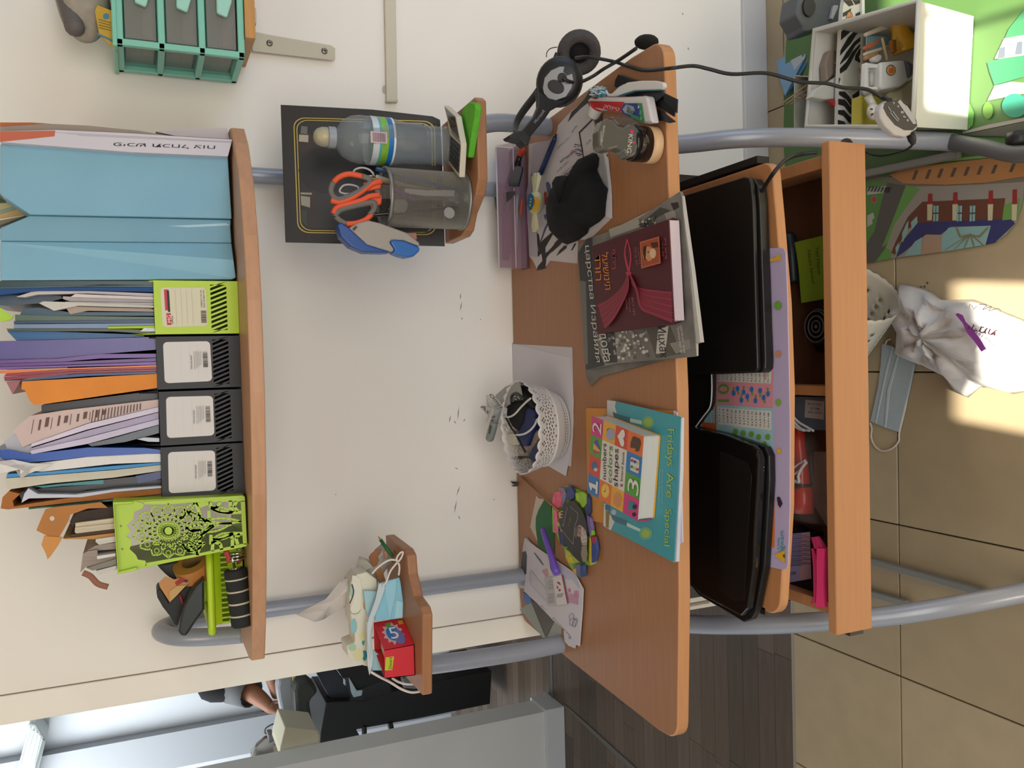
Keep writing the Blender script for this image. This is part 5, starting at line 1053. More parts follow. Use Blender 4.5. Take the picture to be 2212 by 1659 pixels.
# near ear cup
c1 = at(fr(A7, 765, 640)[0], YP(hy)); ax1 = (CAM - c1).normalized() + V((.18, 0, .05)); ax1.normalize()
r1 = (at(fr(A7, 600, 560)[0], YP(hy)) - c1).length
upv = at(fr(A7, 830, 470)[0], YP(hy)) - at(fr(A7, 640, 900)[0], YP(hy))
disc('ear_shell', c1, ax1, [(r1 * .90, -.016), (r1 * 1.0, -.012), (r1 * 1.0, -.003), (r1 * .92, .003), (r1 * .70, .007), (r1 * .3, .008), (.001, .008)], HM, t, up=upv, sx=.94)
disc('ear_cushion', c1 - ax1 * .022, ax1, [(r1 * .6, -.010), (r1 * .9, -.011), (r1 * 1.03, -.003), (r1 * 1.05, .004), (r1 * .95, .008)], FOAM, t, up=upv, sx=.94)
plh2 = plane(c1 + ax1 * .0085, ax1)
SIL = M('9a9a9c', .3, metal=.6)
obj('silver_cap', MB().pp(fr(A7, 635, 700, 650, 620, 700, 560, 770, 530, 810, 530, 800, 570, 830, 600, 870, 585, 880, 640, 865, 700, 820, 770, 740, 800, 680, 785, 645, 745), plh2, .002), SIL, t, bevel=.0008)
obj('volume_dial', MB().pp(circ(fr(A7, 740, 690)[0], 19, 20, 14, rot=.5), plh2, .003, 0, .002), BLK, t, bevel=.001)
obj('mic_pivot', MB().pp(circ(fr(A7, 790, 615)[0], 10, 16), plh2, .006, 0, .005), BLK, t, bevel=.001)
# yoke and slider with the maker's name
plm = YP(hy - .012)
obj('headband_slider', MB().prism([at(p, plm) for p in fr(A7, 585, 700, 600, 780, 600, 850, 565, 930, 465, 1045, 530, 1100, 570, 1050, 660, 940, 700, 880, 790, 830, 860, 770, 800, 800, 720, 800, 650, 760)], (0, .012, 0)), HM, t, bevel=.002)
texts('maker_name', t, plm, [('Microsoft', fr(A7, 580, 985)[0], fr(A7, 655, 885)[0], fr(A7, 563, 968)[0], M('9c9c9c', .4))])
obj('headband_joint', MB().prism([at(p, YP(hy - .02)) for p in fr(A7, 365, 1080, 400, 1058, 450, 1038, 545, 1090, 520, 1155, 505, 1158, 470, 1120, 385, 1098)], (0, .03, 0)), M('232323', .55), t, bevel=.002)
bnd = [at(p, YP(y)) for p, y in zip(fr(A7, 460, 1080, 400, 1085, 375, 1075), (1.42, 1.46, 1.50))]
bpts = smoothpath([at(fr(A7, 500, 1090)[0], YP(1.415)), at(fr(A7, 430, 1080)[0], YP(1.45)), at(fr(A7, 420, 1000)[0], YP(1.49)), at(fr(A7, 470, 900)[0], YP(1.51)), at(fr(A7, 590, 740)[0], YP(1.52)), at(fr(A7, 700, 560)[0], YP(1.515)), at(fr(A7, 760, 430)[0], YP(1.505))], 5)
obj('headband', MB().tube(bpts, .010, 8, flat=.4, up=(0, 1, 0)), M('1d1d1d', .5), t)
obj('thin_wire', MB().tube(smoothpath([at(p, YP(1.47)) for p in fr(A7, 665, 455, 670, 415, 700, 385, 750, 375)], 5), .0009, 6), BLK, t)
# boom arm and cable
boom = smoothpath([at(fr(A7, 795, 620)[0], YP(hy - .02)), at(fr(A7, 850, 650)[0], YP(hy - .02)), at(fr(A7, 930, 655)[0], YP(hy - .01)), at(fr(A7, 1030, 610)[0], YP(hy)), at(fr(A7, 1120, 550)[0], YP(1.40)), at(fr(A7, 1240, 480)[0], ZP(ZT + .012)), at(fr(A7, 1380, 385)[0], ZP(ZT + .012))], 6)
obj('microphone_boom', MB().tube(boom, .0032, 8), BLK, t)
pm_ = at(fr(A7, 1450, 330)[0], ZP(ZT + .012))
obj('microphone_tip', MB().ball(at(fr(A7, 1462, 335)[0], XP(.552)), (.012, .020, .022), 16), M('161617', .9), t)
CB = M('181818', .5)
cbl = smoothpath([at(fr(A7, 900, 460)[0], YP(1.43)), at(fr(A7, 1000, 455)[0], YP(1.38)), at(fr(A7, 1200, 490)[0], ZP(ZT + .006)), at(fr(A7, 1320, 530)[0], ZP(ZT + .005)), at(fr(A7, 1450, 560)[0], ZP(ZT + .005)), at(fr(A7, 1640, 545)[0], YP(1.155)), at(fr(A7, 1830, 525)[0], YP(1.15)), at(fr(A7, 1960, 550)[0], YP(1.14)), at(fr(A7, 2140, 590)[0], YP(1.13)), at(fr(B4, 60, 610)[0], YP(1.12)), at(fr(B4, 330, 680)[0], YP(1.10)), at(fr(B4, 560, 695)[0], YP(1.09)), at(fr(B4, 700, 730)[0], YP(1.08)), at(fr(B4, 900, 745)[0], YP(1.07)), at(fr(B4, 1040, 825)[0], YP(1.06))], 6)
obj('cable', MB().tube(cbl, .0030, 8), CB, t)
pc = YP(1.05)
IC = fr(B4, 1005, 920, 1020, 870, 1080, 825, 1150, 820, 1240, 880, 1320, 1000, 1325, 1060, 1290, 1110, 1220, 1140, 1130, 1125, 1050, 1050, 1010, 980)
obj('inline_remote', MB().prism([at(p, pc) for p in IC], (0, .014, 0)), M('b8b4ae', .35), t, bevel=.003, seg=3)
plr = YP(1.0495)
rf = obj('remote_face', MB().pp(fr(B4, 1035, 900, 1045, 860, 1090, 828, 1150, 825, 1225, 880, 1310, 1000, 1318, 1050, 1280, 1085, 1210, 1085, 1130, 1040, 1065, 960), plr, .0012), M('2d3134', .3), t, bevel=.0003)
prints('remote_label', t, plr, [(fr(B4, 1155, 850, 1175, 830, 1290, 960, 1310, 1030, 1285, 1035), M('a5a6a6', .4))] + [(fr(B4, *c), M('8f9294', .4)) for c in ((1115, 850, 1125, 848, 1130, 865, 1120, 870), (1150, 880, 1162, 875, 1168, 892, 1155, 898), (1180, 925, 1205, 925, 1205, 945, 1180, 945), (1195, 965, 1215, 965, 1225, 980, 1205, 980), (1225, 1000, 1240, 990, 1250, 1005, 1235, 1015), (1072, 890, 1078, 886, 1105, 930, 1098, 934), (1090, 940, 1097, 936, 1160, 1010, 1152, 1013), (1110, 930, 1117, 926, 1170, 1000, 1163, 1003))], lift=.0004)
ex = smoothpath([at(fr(B4, *p)[0], YP(y)) for p, y in (((1265, 1120), 1.05), ((1290, 1180), 1.06), ((1240, 1240), 1.09), ((1150, 1270), 1.12), ((1040, 1295), 1.15), ((950, 1290), 1.17), ((880, 1260), 1.19), ((790, 1210), 1.20), ((740, 1175), 1.20), ((690, 1180), 1.19), ((680, 1210), 1.18))], 6)
obj('lower_cable', MB().tube(ex, [.0034] * 8 + [.0022] * (len(ex) - 8), 8), CB, t)
obj('strain_relief', MB().lathe([(.004, 0), (.0068, .008), (.0075, .022)], at(fr(B4, 1285, 1200)[0], YP(1.058)), at(fr(B4, 1260, 1105)[0], YP(1.055)) - at(fr(B4, 1285, 1200)[0], YP(1.058)), 12), BLK, t)
obj('strain_relief', MB().lathe([(.0035, 0), (.0050, .008), (.0058, .014)], at(fr(B4, 1035, 815)[0], YP(1.06)), at(fr(B4, 1085, 845)[0], YP(1.05)) - at(fr(B4, 1035, 815)[0], YP(1.06)), 12), BLK, t)
lp = smoothpath([at(p, YP(1.13)) for p in fr(B4, 680, 1215, 700, 1180, 740, 1170, 765, 1200, 740, 1215)], 6)
obj('cable_loop', MB().tube(lp, .0038, 8), CB, t)

# ---- pencil case
PC = film('b89aa8', .2, .15); PURP = M('55203f', .6)
t = thing('pencil_case', 'see-through purple-lined pencil case against the wall at the right of the desk', 'pencil case', at(fr(B8, 420, 900)[0], ZP(ZT)))
z_c = ZT + .001
pcz = ZP(ZT + .035)
ba = at(fr(B8, 600, 210)[0], ZP(ZT)); bb2 = at(fr(B8, 565, 1560)[0], ZP(ZT))
x1c, x0c = at(fr(B8, 590, 230)[0], ZP(ZT)).x, at(fr(B8, 560, 1570)[0], ZP(ZT)).x
yF = at(fr(B8, 585, 900)[0], ZP(ZT)).y; 
hz = at(fr(B8, 265, 900)[0], YP(yF + .036)).z - ZT
def bx_(x0, x1, y0, y1, z0, z1): return MB().box((x0, y0, z0), (x1, y1, z1))
obj('case_front', bx_(x0c, x1c, yF, yF + .0015, z_c, ZT + .032), PC, t, bevel=.0005)
obj('case_lid', MB().prism([(x0c, yF, ZT + .032), (x1c, yF, ZT + .032), (x1c - .004, yF + .036, ZT + hz), (x0c + .004, yF + .036, ZT + hz)], (0, 0, -.0015)), PC, t)
obj('case_base', bx_(x0c, x1c, yF + .002, yF + .036, z_c, z_c + .0015), PURP, t)
obj('case_back', bx_(x0c + .004, x1c - .004, yF + .036, yF + .03615, z_c, ZT + hz), film('8d6577', .45), t)
for x in (x0c, x1c): obj('case_end', MB().prism([(x, yF, z_c), (x, yF + .036, z_c), (x, yF + .036, ZT + hz), (x, yF, ZT + .032)], (.0015 if x == x0c else -.0015, 0, 0)), PC, t)
obj('seam', MB().tube([(x0c, yF, ZT + .032), (x1c, yF, ZT + .032)], .0014, 6), M('c9b6be', .2), t)
obj('seam', MB().tube([(x0c, yF - .0003, ZT + .004), (x1c, yF - .0003, ZT + .004)], .0018, 6), M('6e3853', .3), t)
obj('seam', MB().tube([(x0c + .004, yF + .035, ZT + hz), (x1c - .004, yF + .035, ZT + hz)], .002, 6), M('cfc6c8', .2), t)
gP = 'things in the see-through pencil case'
for i, (pa_, pb_, r, h, dz, lab) in enumerate(((((360, 800), (350, 1430), .0042, '1d1d1f', .018, 'black pen lying in the pencil case'), ) + (((410, 860), (400, 1400), .006, '1a1a1c', .014, 'thick black marker in the pencil case'), ((475, 780), (460, 1340), .0045, '8f8a8e', .026, 'clear grey tube in the pencil case'), ((525, 830), (510, 1000), .003, 'b5431f', .026, 'orange-red pencil in the pencil case'), ((540, 290), (500, 370), .0075, 'c0421c', .022, 'orange capped tip in the pencil case')))):
    a, b = at(fr(B8, *pa_)[0], ZP(ZT + dz)), at(fr(B8, *pb_)[0], ZP(ZT + dz))
    solo('pen' if i < 4 else 'marker', MB().tube([a, a.lerp(b, .1), a.lerp(b, .9), b], [r * .6, r, r, r * .6], 12), M(h, .3), lab, 'pen' if i < 4 else 'marker', gP)
a, b = at(fr(B8, 500, 380)[0], ZP(ZT + .022)), at(fr(B8, 390, 720)[0], ZP(ZT + .020))
solo('marker', MB().tube([a, a.lerp(b, .15), a.lerp(b, .3), b], [.006, .007, .011, .012], 14), M('171718', .25), 'fat glossy black highlighter under the lid of the pencil case', 'marker', gP)
sq = fr(B8, 380, 690, 440, 500, 470, 480, 520, 490, 525, 520, 480, 700, 440, 705, 400, 700)
solo('zip_buckle', MB().pp(sq, ZP(ZT + .046), .004), M('121212', .2), 'glossy black rounded buckle on the pencil case lid', 'buckle', bevel=.0012)
obj('black_corner', MB().pp(fr(B8, 230, 780, 290, 762, 450, 745, 440, 790, 420, 800, 340, 880, 330, 960, 290, 1000, 250, 930), ZP(ZT + .044), .002), M('3a3a3a', .3, alpha=.85), t)
obj('dark_pouch', MB().pp(fr(B8, 300, 960, 350, 900, 350, 1400, 330, 1480, 280, 1440, 285, 1300, 300, 1180), ZP(ZT + .020), .014), M('242023', .5), t, bevel=.003)
# ---- candy
t = thing('wrapped_candy', 'twist-wrapped candy in cream paper with a blue and yellow print by the pencil case', 'candy', at(fr(B8, 680, 860)[0], ZP(ZT)))
cc = at(fr(B8, 670, 870)[0], ZP(ZT + .022)); dirc = (at(fr(B8, 680, 640)[0], ZP(ZT + .022)) - at(fr(B8, 665, 1100)[0], ZP(ZT + .022))).normalized()
Ccr = M('cfc9a0', .5, grain=.1, scale=40, bump=.5)
sd = V((-dirc.y, dirc.x, 0)); 
ln_ = (at(fr(B8, 680, 730)[0], ZP(ZT + .022)) - at(fr(B8, 670, 990)[0], ZP(ZT + .022))).length / 2
Rm = Matrix((dirc, sd, V((0, 0, 1)))).transposed()
obj('sweet', MB().ball(cc, (ln_, .020, .015), 16, M3=Rm), Ccr, t)
for s_, e_ in ((1, (680, 575)), (-1, (665, 1155))):
    a = cc + dirc * ln_ * .85 * s_; b = at(fr(B8, *e_)[0], ZP(ZT + .018)); w0 = .007; w1 = .017 if s_ > 0 else .011
    vs = []; nn = 9
    for k in range(nn + 1):
        u = k / nn - .5; vs.append(a + sd * w0 * u * 2 + V((0, 0, .004 * (k % 2)))); 
    for k in range(nn + 1):
        u = k / nn - .5; vs.append(b + sd * w1 * u * 2 + V((0, 0, .007 * (k % 2) - .003)) + dirc * s_ * (.004 if k % 3 else -.004))
    obj('twist', MB().add(vs, [(k, k + 1, nn + 2 + k, nn + 1 + k) for k in range(nn)]), Ccr, t, solid=.0008)
plk = plane(cc + V((0, -.004, .0158)), (0, -.25, 1))
prints('wrapper_print', t, plk, [(fr(B8, 590, 790, 620, 765, 650, 800, 655, 860, 640, 940, 600, 950, 580, 880), M('14597f', .4)), (fr(B8, 650, 810, 700, 810, 710, 860, 700, 930, 660, 965, 620, 965, 645, 900, 655, 850), M('d8a525', .4)), (fr(B8, 612, 820, 626, 820, 626, 836, 612, 836), M('c9b03a', .4)), (fr(B8, 608, 850, 622, 850, 622, 866, 608, 866), M('c9b03a', .4)), (fr(B8, 602, 885, 616, 885, 616, 905, 602, 905), M('c9b03a', .4))])
texts('wrapper_text', t, plk, [('ORION', fr(B8, 695, 825)[0], fr(B8, 690, 915)[0], fr(B8, 680, 825)[0], M('6b4a14', .5)), ('CHEW', fr(B8, 668, 835)[0], fr(B8, 660, 905)[0], fr(B8, 655, 835)[0], M('6b4a14', .5))][1:])
# ---- papers under the cloth
WP = M('cfc7c6', .7, grain=.02, scale=10); BRN = M('2c2320', .6)
gH = 'loose papers by the pencil case'
o = lay('flyer', B3, (450, 640, 670, 600, 745, 520, 760, 440, 900, 290, 1060, 180, 1130, 370, 1190, 650, 1280, 720, 1320, 1100, 1325, 1420, 1220, 1520, 1100, 1640, 968, 1654, 963, 1900, 674, 1869, 613, 1951, 544, 1975, 500, 1880, 454, 1820, 440, 1400), .0006, WP, 'white printed flyer lying under the black cloth', 'flyer', gH)
pz = onz(.0012)
f2 = fr
it = [(fr(B3, 860, 410, 900, 300, 960, 250, 1040, 160, 1090, 80, 1130, 50, 1135, 90, 1080, 200, 1000, 260, 930, 330), BRN),
      (fr(B3, 975, 515, 1125, 365, 1135, 378, 990, 525, 1020, 700, 1040, 850, 1033, 855, 1005, 700), BRN),
      (fr(B3, 1140, 380, 1220, 300, 1220, 420, 1195, 520, 1175, 500, 1160, 430), BRN),
      (fr(B3, 1230, 700, 1205, 790, 1215, 800, 1242, 715), BRN), (fr(B3, 1255, 800, 1280, 740, 1285, 760, 1268, 808), BRN),
      (fr(B8, 775, 660, 800, 645, 825, 680, 830, 780, 850, 880, 830, 950, 800, 1000, 770, 1050, 750, 1000, 790, 980, 830, 900, 800, 800), M('5b5f90', .6)),
      (fr(B8, 755, 770, 770, 745, 785, 760, 795, 850, 790, 890, 765, 890), M('c0492f', .6)),
      (fr(B8, 710, 1290, 760, 1140, 830, 1000, 845, 1010, 775, 1150, 730, 1270), M('4d4f7c', .6)),
      (fr(B8, 665, 1180, 700, 1200, 715, 1290, 780, 1230, 850, 1170, 850, 1200, 770, 1340, 770, 1400, 800, 1380, 890, 1280, 900, 1290, 820, 1400, 780, 1450, 770, 1560, 680, 1585, 690, 1540, 740, 1480, 730, 1400, 690, 1440, 660, 1430, 700, 1370), BRN),
      (fr(B8, 885, 1430, 920, 1370, 970, 1320, 1000, 1320, 990, 1350, 940, 1390), BRN), (fr(B8, 1040, 1370, 1080, 1295, 1095, 1300, 1055, 1370), BRN), (fr(B8, 870, 1290, 910, 1250, 960, 1260, 930, 1310, 850, 1380, 820, 1400), BRN)]
prints('flyer_print', o, pz, it, lift=.0003)
NV = M('2b3160', .6); RD = M('b3372e', .6)
texts('flyer_text', o, pz, [('\u05d7\u05de\u05e9\u05dc\u05d0', fr(B3, 935, 735)[0], fr(B3, 785, 840)[0], fr(B3, 915, 712)[0], NV), ('\u05dd', fr(B3, 930, 712)[0], fr(B3, 905, 740)[0], fr(B3, 908, 700)[0], RD), ('\u05e1\u05d9\u05e4\u05d9\u05dd', fr(B3, 985, 880)[0], fr(B3, 840, 990)[0], fr(B3, 965, 855)[0], NV), ('www.pashutlomdim.co.il', fr(B3, 965, 835)[0], fr(B3, 800, 960)[0], fr(B3, 960, 826)[0], RD), ('\u05db\u05dc\u05dc\u05d9 \u05d4\u05e1\u05dc\u05dc\u05d9\u05dd', fr(B3, 880, 575)[0], fr(B3, 755, 695)[0], fr(B3, 868, 562)[0], M('77706e', .6))], lift=.0006)
bt_ = random.Random(4)
scr = MB()
for k in range(26):
    p = (945 + bt_.uniform(-25, 45), 690 + bt_.uniform(-60, 80)); scr.pp(fr(B3, p[0], p[1], p[0] + 22, p[1] + bt_.uniform(-6, 16), p[0] + 22, p[1] + 4, p[0], p[1] + 5), pz, .0001, 0, .0008)
obj('ink_scribble', scr, M('4a4470', .6), o)
for p, tx, q_ in (((1060, 650), '18:26', (1110, 600)), ((750, 940), '7-18-1971', (870, 830)), ((905, 520), 'gnfp', (960, 450))):
    texts('pencil_note', o, pz, [(tx, fr(B3, *p)[0], fr(B3, *q_)[0], fr(B3, p[0] - 12, p[1] - 14)[0], M('7c7674', .7))], lift=.0006)
# clear bag edge at the right of the flyer, white sheet corner
lay('paper_sheet', B3, (1240, 720, 1290, 800, 1325, 1200, 1328, 1425, 1240, 1400, 1260, 1200, 1290, 1130, 1230, 1000), .0005, M('d8d4da', .7), 'white paper corner with an inked curl beside the black cloth', 'paper sheet', gH, base=.0015)
lay('plastic_bag', B3, (1185, 640, 1230, 720, 1265, 900, 1290, 1110, 1240, 1090, 1200, 900, 1180, 800), .0006, film('b5b5b5', .5, .2), 'flat clear plastic bag edge between the cloth and the spice-like tub', 'bag', gH, base=.0026)
lay('paper_sheet', B8, (560, 820, 620, 520, 640, 260, 700, 235, 830, 205, 760, 380, 700, 560, 620, 560, 640, 1000, 680, 1200, 690, 1440, 600, 1430, 590, 1200), .0005, M('b6adb4', .7), 'mauve-shaded paper sheet under the pen and the candy', 'paper sheet', gH, base=.0022)
# pen
a, b = at(fr(B8, 885, 150)[0], onz(.008)), at(fr(B8, 720, 565)[0], onz(.008))
t = thing('ballpoint_pen', 'dark blue click ballpoint pen lying on the flyer behind the candy', 'pen', a.lerp(b, .5))
d_ = b - a
obj('barrel', MB().tube([a + d_ * .06, a + d_ * .12, a + d_ * .55, a + d_ * .98, b], [.004, .0052, .0056, .0056, .0045], 12), M('1c2c5c', .3), t)
obj('clip', MB().tube([a + d_ * .12 + V((0, -.004, .005)), a + d_ * .45 + V((0, -.004, .006))], .0012, 6), M('24242a', .3), t)
obj('push_button', MB().tube([a, a + d_ * .07], .0027, 10), M('1c1c22', .3), t)
# black cloth bundle
cf = fr(B8, 1215, 420, 1225, 370, 1270, 342, 1310, 350, 1340, 400, 1330, 480, 1315, 520, 1350, 600, 1380, 660, 1430, 720, 1410, 870, 1400, 1010, 1340, 1070, 1230, 1140, 1215, 1190, 1120, 1265, 1000, 1310, 930, 1280, 870, 1220, 835, 1100, 828, 980, 840, 850, 880, 730, 920, 690, 915, 620, 950, 580, 1000, 585, 1030, 600, 1080, 588, 1115, 620, 1120, 655, 1150, 640, 1180, 560, 1200, 520, 1185, 460)
pb_ = [at(p, onz(.004)) for p in cf]; cen = at(fr(B8, 1110, 930)[0], onz(.0)); k = len(pb_)
vs = list(pb_)
rr = random.Random(2)
rings = 7
for r in range(1, rings):
    s_ = 1 - r / rings; h = .058 * (1 - s_ ** 2) ** .5
    for p in pb_:
        q_ = cen + (p - cen) * s_; q_.z = ZT + .004 + h * (1 + rr.uniform(-.05, .05)); vs.append(q_)
vs.append(cen + V((0, 0, .062)))
# make the outline stand where the photograph shows it: the bulk is low, its edge rests on the papers
fs = [(r * k + i, r * k + (i + 1) % k, (r + 1) * k + (i + 1) % k, (r + 1) * k + i) for r in range(rings - 1) for i in range(k)] + [((rings - 1) * k + i, (rings - 1) * k + (i + 1) % k, rings * k) for i in range(k)] + [tuple(range(k))[::-1]]
for i, v in enumerate(vs):
    # pull high points towards the viewer's outline so the bundle does not spill over it
    if v.z > ZT + .006: vs[i] = v + V((0, -(v.z - ZT - .004) * .75, 0)) * 1.0
solo('black_cloth', MB().add(vs, fs, 0, True), M('0b0a0a', .95, bump=.4, scale=120), 'bundled black knitted hat or cloth on the flyer next to the round tub', 'cloth', weld=True)
# ---- toothbrush, toothpaste, comb, tub
t = thing('toothbrush', 'white and teal toothbrush lying on the combs at the right end of the desk', 'toothbrush', at(fr(A7, 1350, 700)[0], ZP(ZT + .02)))
pz = onz(.030)
TW = M('d6d2ce', .3)
obj('handle', MB().pp(fr(A7, 1140, 745, 1180, 745, 1240, 690, 1310, 655, 1420, 642, 1530, 642, 1590, 655, 1598, 690, 1580, 712, 1480, 715, 1360, 720, 1290, 740, 1240, 758, 1190, 768, 1150, 765), pz, .008), TW, t, bevel=.003, seg=3)
obj('teal_grip', MB().pp(fr(A7, 1225, 700, 1270, 670, 1310, 668, 1260, 715, 1240, 745, 1330, 705, 1400, 700, 1500, 702, 1590, 690, 1580, 720, 1480, 722, 1370, 728, 1290, 748, 1245, 765, 1215, 755), pz, .006, 0, -.0015), M('1d6f80', .35), t, bevel=.001)
bm2 = MB(); rr = random.Random(8)
for i in range(70):
    p = fr(A7, 1030 + rr.uniform(0, 100), 700 + rr.uniform(0, 65))[0]; q_ = at(p, onz(.030)); tip = q_ + V((rr.uniform(-.003, .003), rr.uniform(-.006, 0), rr.uniform(.004, .010)))
    bm2.tube([q_ - V((0, 0, .004)), tip], [.0017, .0009], 5, rr.choice((0, 0, 1)))
obj('bristles', bm2, [M('c3cdd0', .6), M('3f93a3', .6)], t, kind='stuff')
obj('head', MB().pp(fr(A7, 1035, 720, 1080, 700, 1130, 710, 1150, 750, 1140, 768, 1050, 765), onz(.027), .005), TW, t, bevel=.0015)
t = thing('toothpaste', 'crumpled red, white and green toothpaste tube with a white cap', 'toothpaste', at(fr(A7, 1250, 850)[0], ZP(ZT + .01)))
pz = onz(.028)
obj('tube_body', MB().pp(fr(A7, 985, 800, 1005, 778, 1100, 768, 1300, 770, 1440, 762, 1465, 765, 1505, 975, 1440, 985, 1390, 965, 1320, 930, 1260, 895, 1160, 880, 1120, 870, 1090, 880, 1030, 855), pz, .016), M('d8d2cf', .35), t, bevel=.004, seg=3)
prints('tube_print', t, pz, [(fr(A7, 1005, 805, 1060, 806, 1285, 812, 1255, 893, 1160, 878, 1120, 868, 1020, 850), M('b8282c', .4)), (fr(A7, 1288, 822, 1420, 822, 1442, 970, 1380, 960, 1330, 935, 1290, 915, 1262, 893, 1258, 860), M('1f4187', .4)), (fr(A7, 1385, 822, 1423, 822, 1445, 972, 1405, 968, 1412, 880), M('2d9354', .4)), (fr(A7, 1300, 830, 1360, 850, 1370, 890, 1340, 915, 1290, 900, 1270, 870), M('9aa7b5', .4)), (fr(A7, 1330, 905, 1400, 930, 1410, 965, 1340, 935), M('2d9354', .4)), (fr(A7, 1030, 770, 1070, 768, 1065, 788, 1035, 785), M('b8282c', .4))], lift=.0012)
texts('tube_text', t, pz, [('\u05e7\u05d5\u05dc\u05d2\u05d9\u05d9\u05d8', fr(A7, 1120, 858)[0], fr(A7, 1240, 884)[0], fr(A7, 1128, 828)[0], M('dccfcb', .4)), ('Triple', fr(A7, 1300, 868)[0], fr(A7, 1330, 880)[0], fr(A7, 1303, 838)[0], BLK), ('Action', fr(A7, 1300, 900)[0], fr(A7, 1368, 905)[0], fr(A7, 1303, 870)[0], BLK), ('1', fr(A7, 1392, 862)[0], fr(A7, 1402, 864)[0], fr(A7, 1395, 842)[0], M('d5dce8', .4)), ('2', fr(A7, 1402, 905)[0], fr(A7, 1418, 907)[0], fr(A7, 1404, 880)[0], M('d5dce8', .4)), ('3', fr(A7, 1410, 952)[0], fr(A7, 1422, 954)[0], fr(A7, 1412, 932)[0], M('d5dce8', .4))], lift=.0022)
obj('crimp', MB().pp(fr(A7, 1440, 762, 1465, 764, 1508, 978, 1482, 982), onz(.026), .004), M('d5d0cc', .35), t, bevel=.0008)
ca = at(fr(A7, 1035, 925)[0], onz(.018)); cb3 = at(fr(A7, 1065, 860)[0], onz(.018)); axc = (cb3 - ca).normalized()
obj('cap', MB().lathe([(.001, -.0005), (.0105, 0), (.0115, .003), (.013, .018), (.0135, .021), (.012, .023)], ca, axc, 20), M('d9d4cc', .4), t)
obj('shoulder', MB().lathe([(.012, 0), (.014, .006), (.012, .010)], cb3 - axc * .002, axc, 16), M('b8282c', .4), t)
def comb(name, pts_body, teeth, base, lab):
    t = thing('hair_comb', lab, 'comb', at(fr(A7, *pts_body[:2])[0], ZP(ZT + base)), 'black combs under the toothbrush')
    obj('spine', MB().pp(fr(A7, *pts_body), onz(base + .004), .0035), M('17181b', .35), t, bevel=.0008)
    (a0, a1, b0, b1, n) = teeth; mb = MB()
    for i in range(n):
        s_ = i / (n - 1); a = lerp2(a0, a1, s_); b = lerp2(b0, b1, s_); w_ = .32
        dx, dy = (a1[0] - a0[0]) / n * w_, (a1[1] - a0[1]) / n * w_
        mb.pp(fr(A7, a[0] - dx, a[1] - dy, a[0] + dx, a[1] + dy, b[0] + dx * .6, b[1] + dy * .6, b[0] - dx * .6, b[1] - dy * .6), onz(base + .0035), .0022)
    obj('teeth', mb, M('1d1e24', .3), t)
comb('a', (1235, 590, 1380, 640, 1400, 660, 1230, 700, 1205, 690, 1210, 640), ((1390, 650), (1240, 692), (1400, 700), (1235, 740), 18), .004, 'black comb end peeking out behind the toothbrush')
comb('b', (1480, 840, 1600, 900, 1690, 970, 1640, 980, 1580, 960, 1520, 970, 1480, 900), ((1575, 725), (1700, 800), (1520, 830), (1680, 930), 44), .004, 'black comb with fine teeth fanned towards the front edge of the desk')
comb('c', (1240, 745, 1480, 716, 1580, 722, 1600, 760, 1480, 850, 1460, 765, 1300, 768), ((1600, 740), (1705, 790), (1600, 800), (1700, 900), 30), .009, 'second black comb lying on top between toothpaste and toothbrush')
# round tub with a flat handle-like lid: shoe polish sponge
t = thing('polish_tub', 'grey, black and cream tub with a waisted lid near the desk front', 'tub', at(fr(A7, 1350, 1100)[0], ZP(ZT)))
bq = at((1437, 306), ZP(ZT))
Rk = abs(at((1420, 267), YP(bq.y + .02)).x - at((1420, 346), YP(bq.y + .02)).x) / 2
KC = V((bq.x, bq.y + Rk * .9, ZT + .001)); KY = KC.y - .012
z1, z2 = at((1415, 306), YP(bq.y)).z - ZT, at((1376, 306), YP(bq.y + .01)).z - ZT
obj('cream_base', MB().lathe([(Rk * .96, 0), (Rk, .002), (Rk, z1)], KC, n=32, sx=.9), M('d9b084', .35), t)
obj('black_body', MB().lathe([(Rk * .97, z1), (Rk * .97, z2), (Rk * .9, z2 + .004)], KC, n=32, sx=.9), M('191516', .12), t)
GK = M('5d5a50', .18)
plk = YP(KY - .012)
kp = fr(A7, 1085, 1120, 1088, 1040, 1120, 955, 1150, 938, 1200, 950, 1240, 1000, 1290, 1010, 1330, 985, 1370, 985, 1395, 1030, 1400, 1150, 1385, 1230, 1340, 1255, 1300, 1240, 1280, 1200, 1230, 1180, 1160, 1200, 1110, 1190, 1090, 1160)
obj('grip_lid', MB().pp(kp, plk, .026), GK, t, bevel=.006, seg=3)
texts('king_lettering', t, plk, [('KING', fr(A7, 1322, 1068)[0], fr(A7, 1305, 1215)[0], fr(A7, 1356, 1072)[0], M('c9c6b8', .4)), ('SILICONE', fr(A7, 1100, 1130)[0], fr(A7, 1120, 1000)[0], fr(A7, 1113, 1130)[0], M('d0ccc0', .4))], lift=.0008)
prints('pink_dots', t, plk, [(fr(A7, 1332, 1035, 1355, 1032, 1358, 1062, 1335, 1065), M('b83a66', .4)), (circ(fr(A7, 1360, 1135)[0], 3.2, 8), M('b83a66', .4))], lift=.0006)
obj('clear_cover', MB().pp(fr(A7, 1160, 940, 1200, 925, 1330, 940, 1400, 975, 1420, 1020, 1380, 990, 1300, 1015, 1240, 1000, 1200, 955), YP(KY + .012), .02), M('6d6259', .1, alpha=.6), t, bevel=.002)
E1 = (1100, 1000, 3.95); E2 = (1250, 860, 4.484)
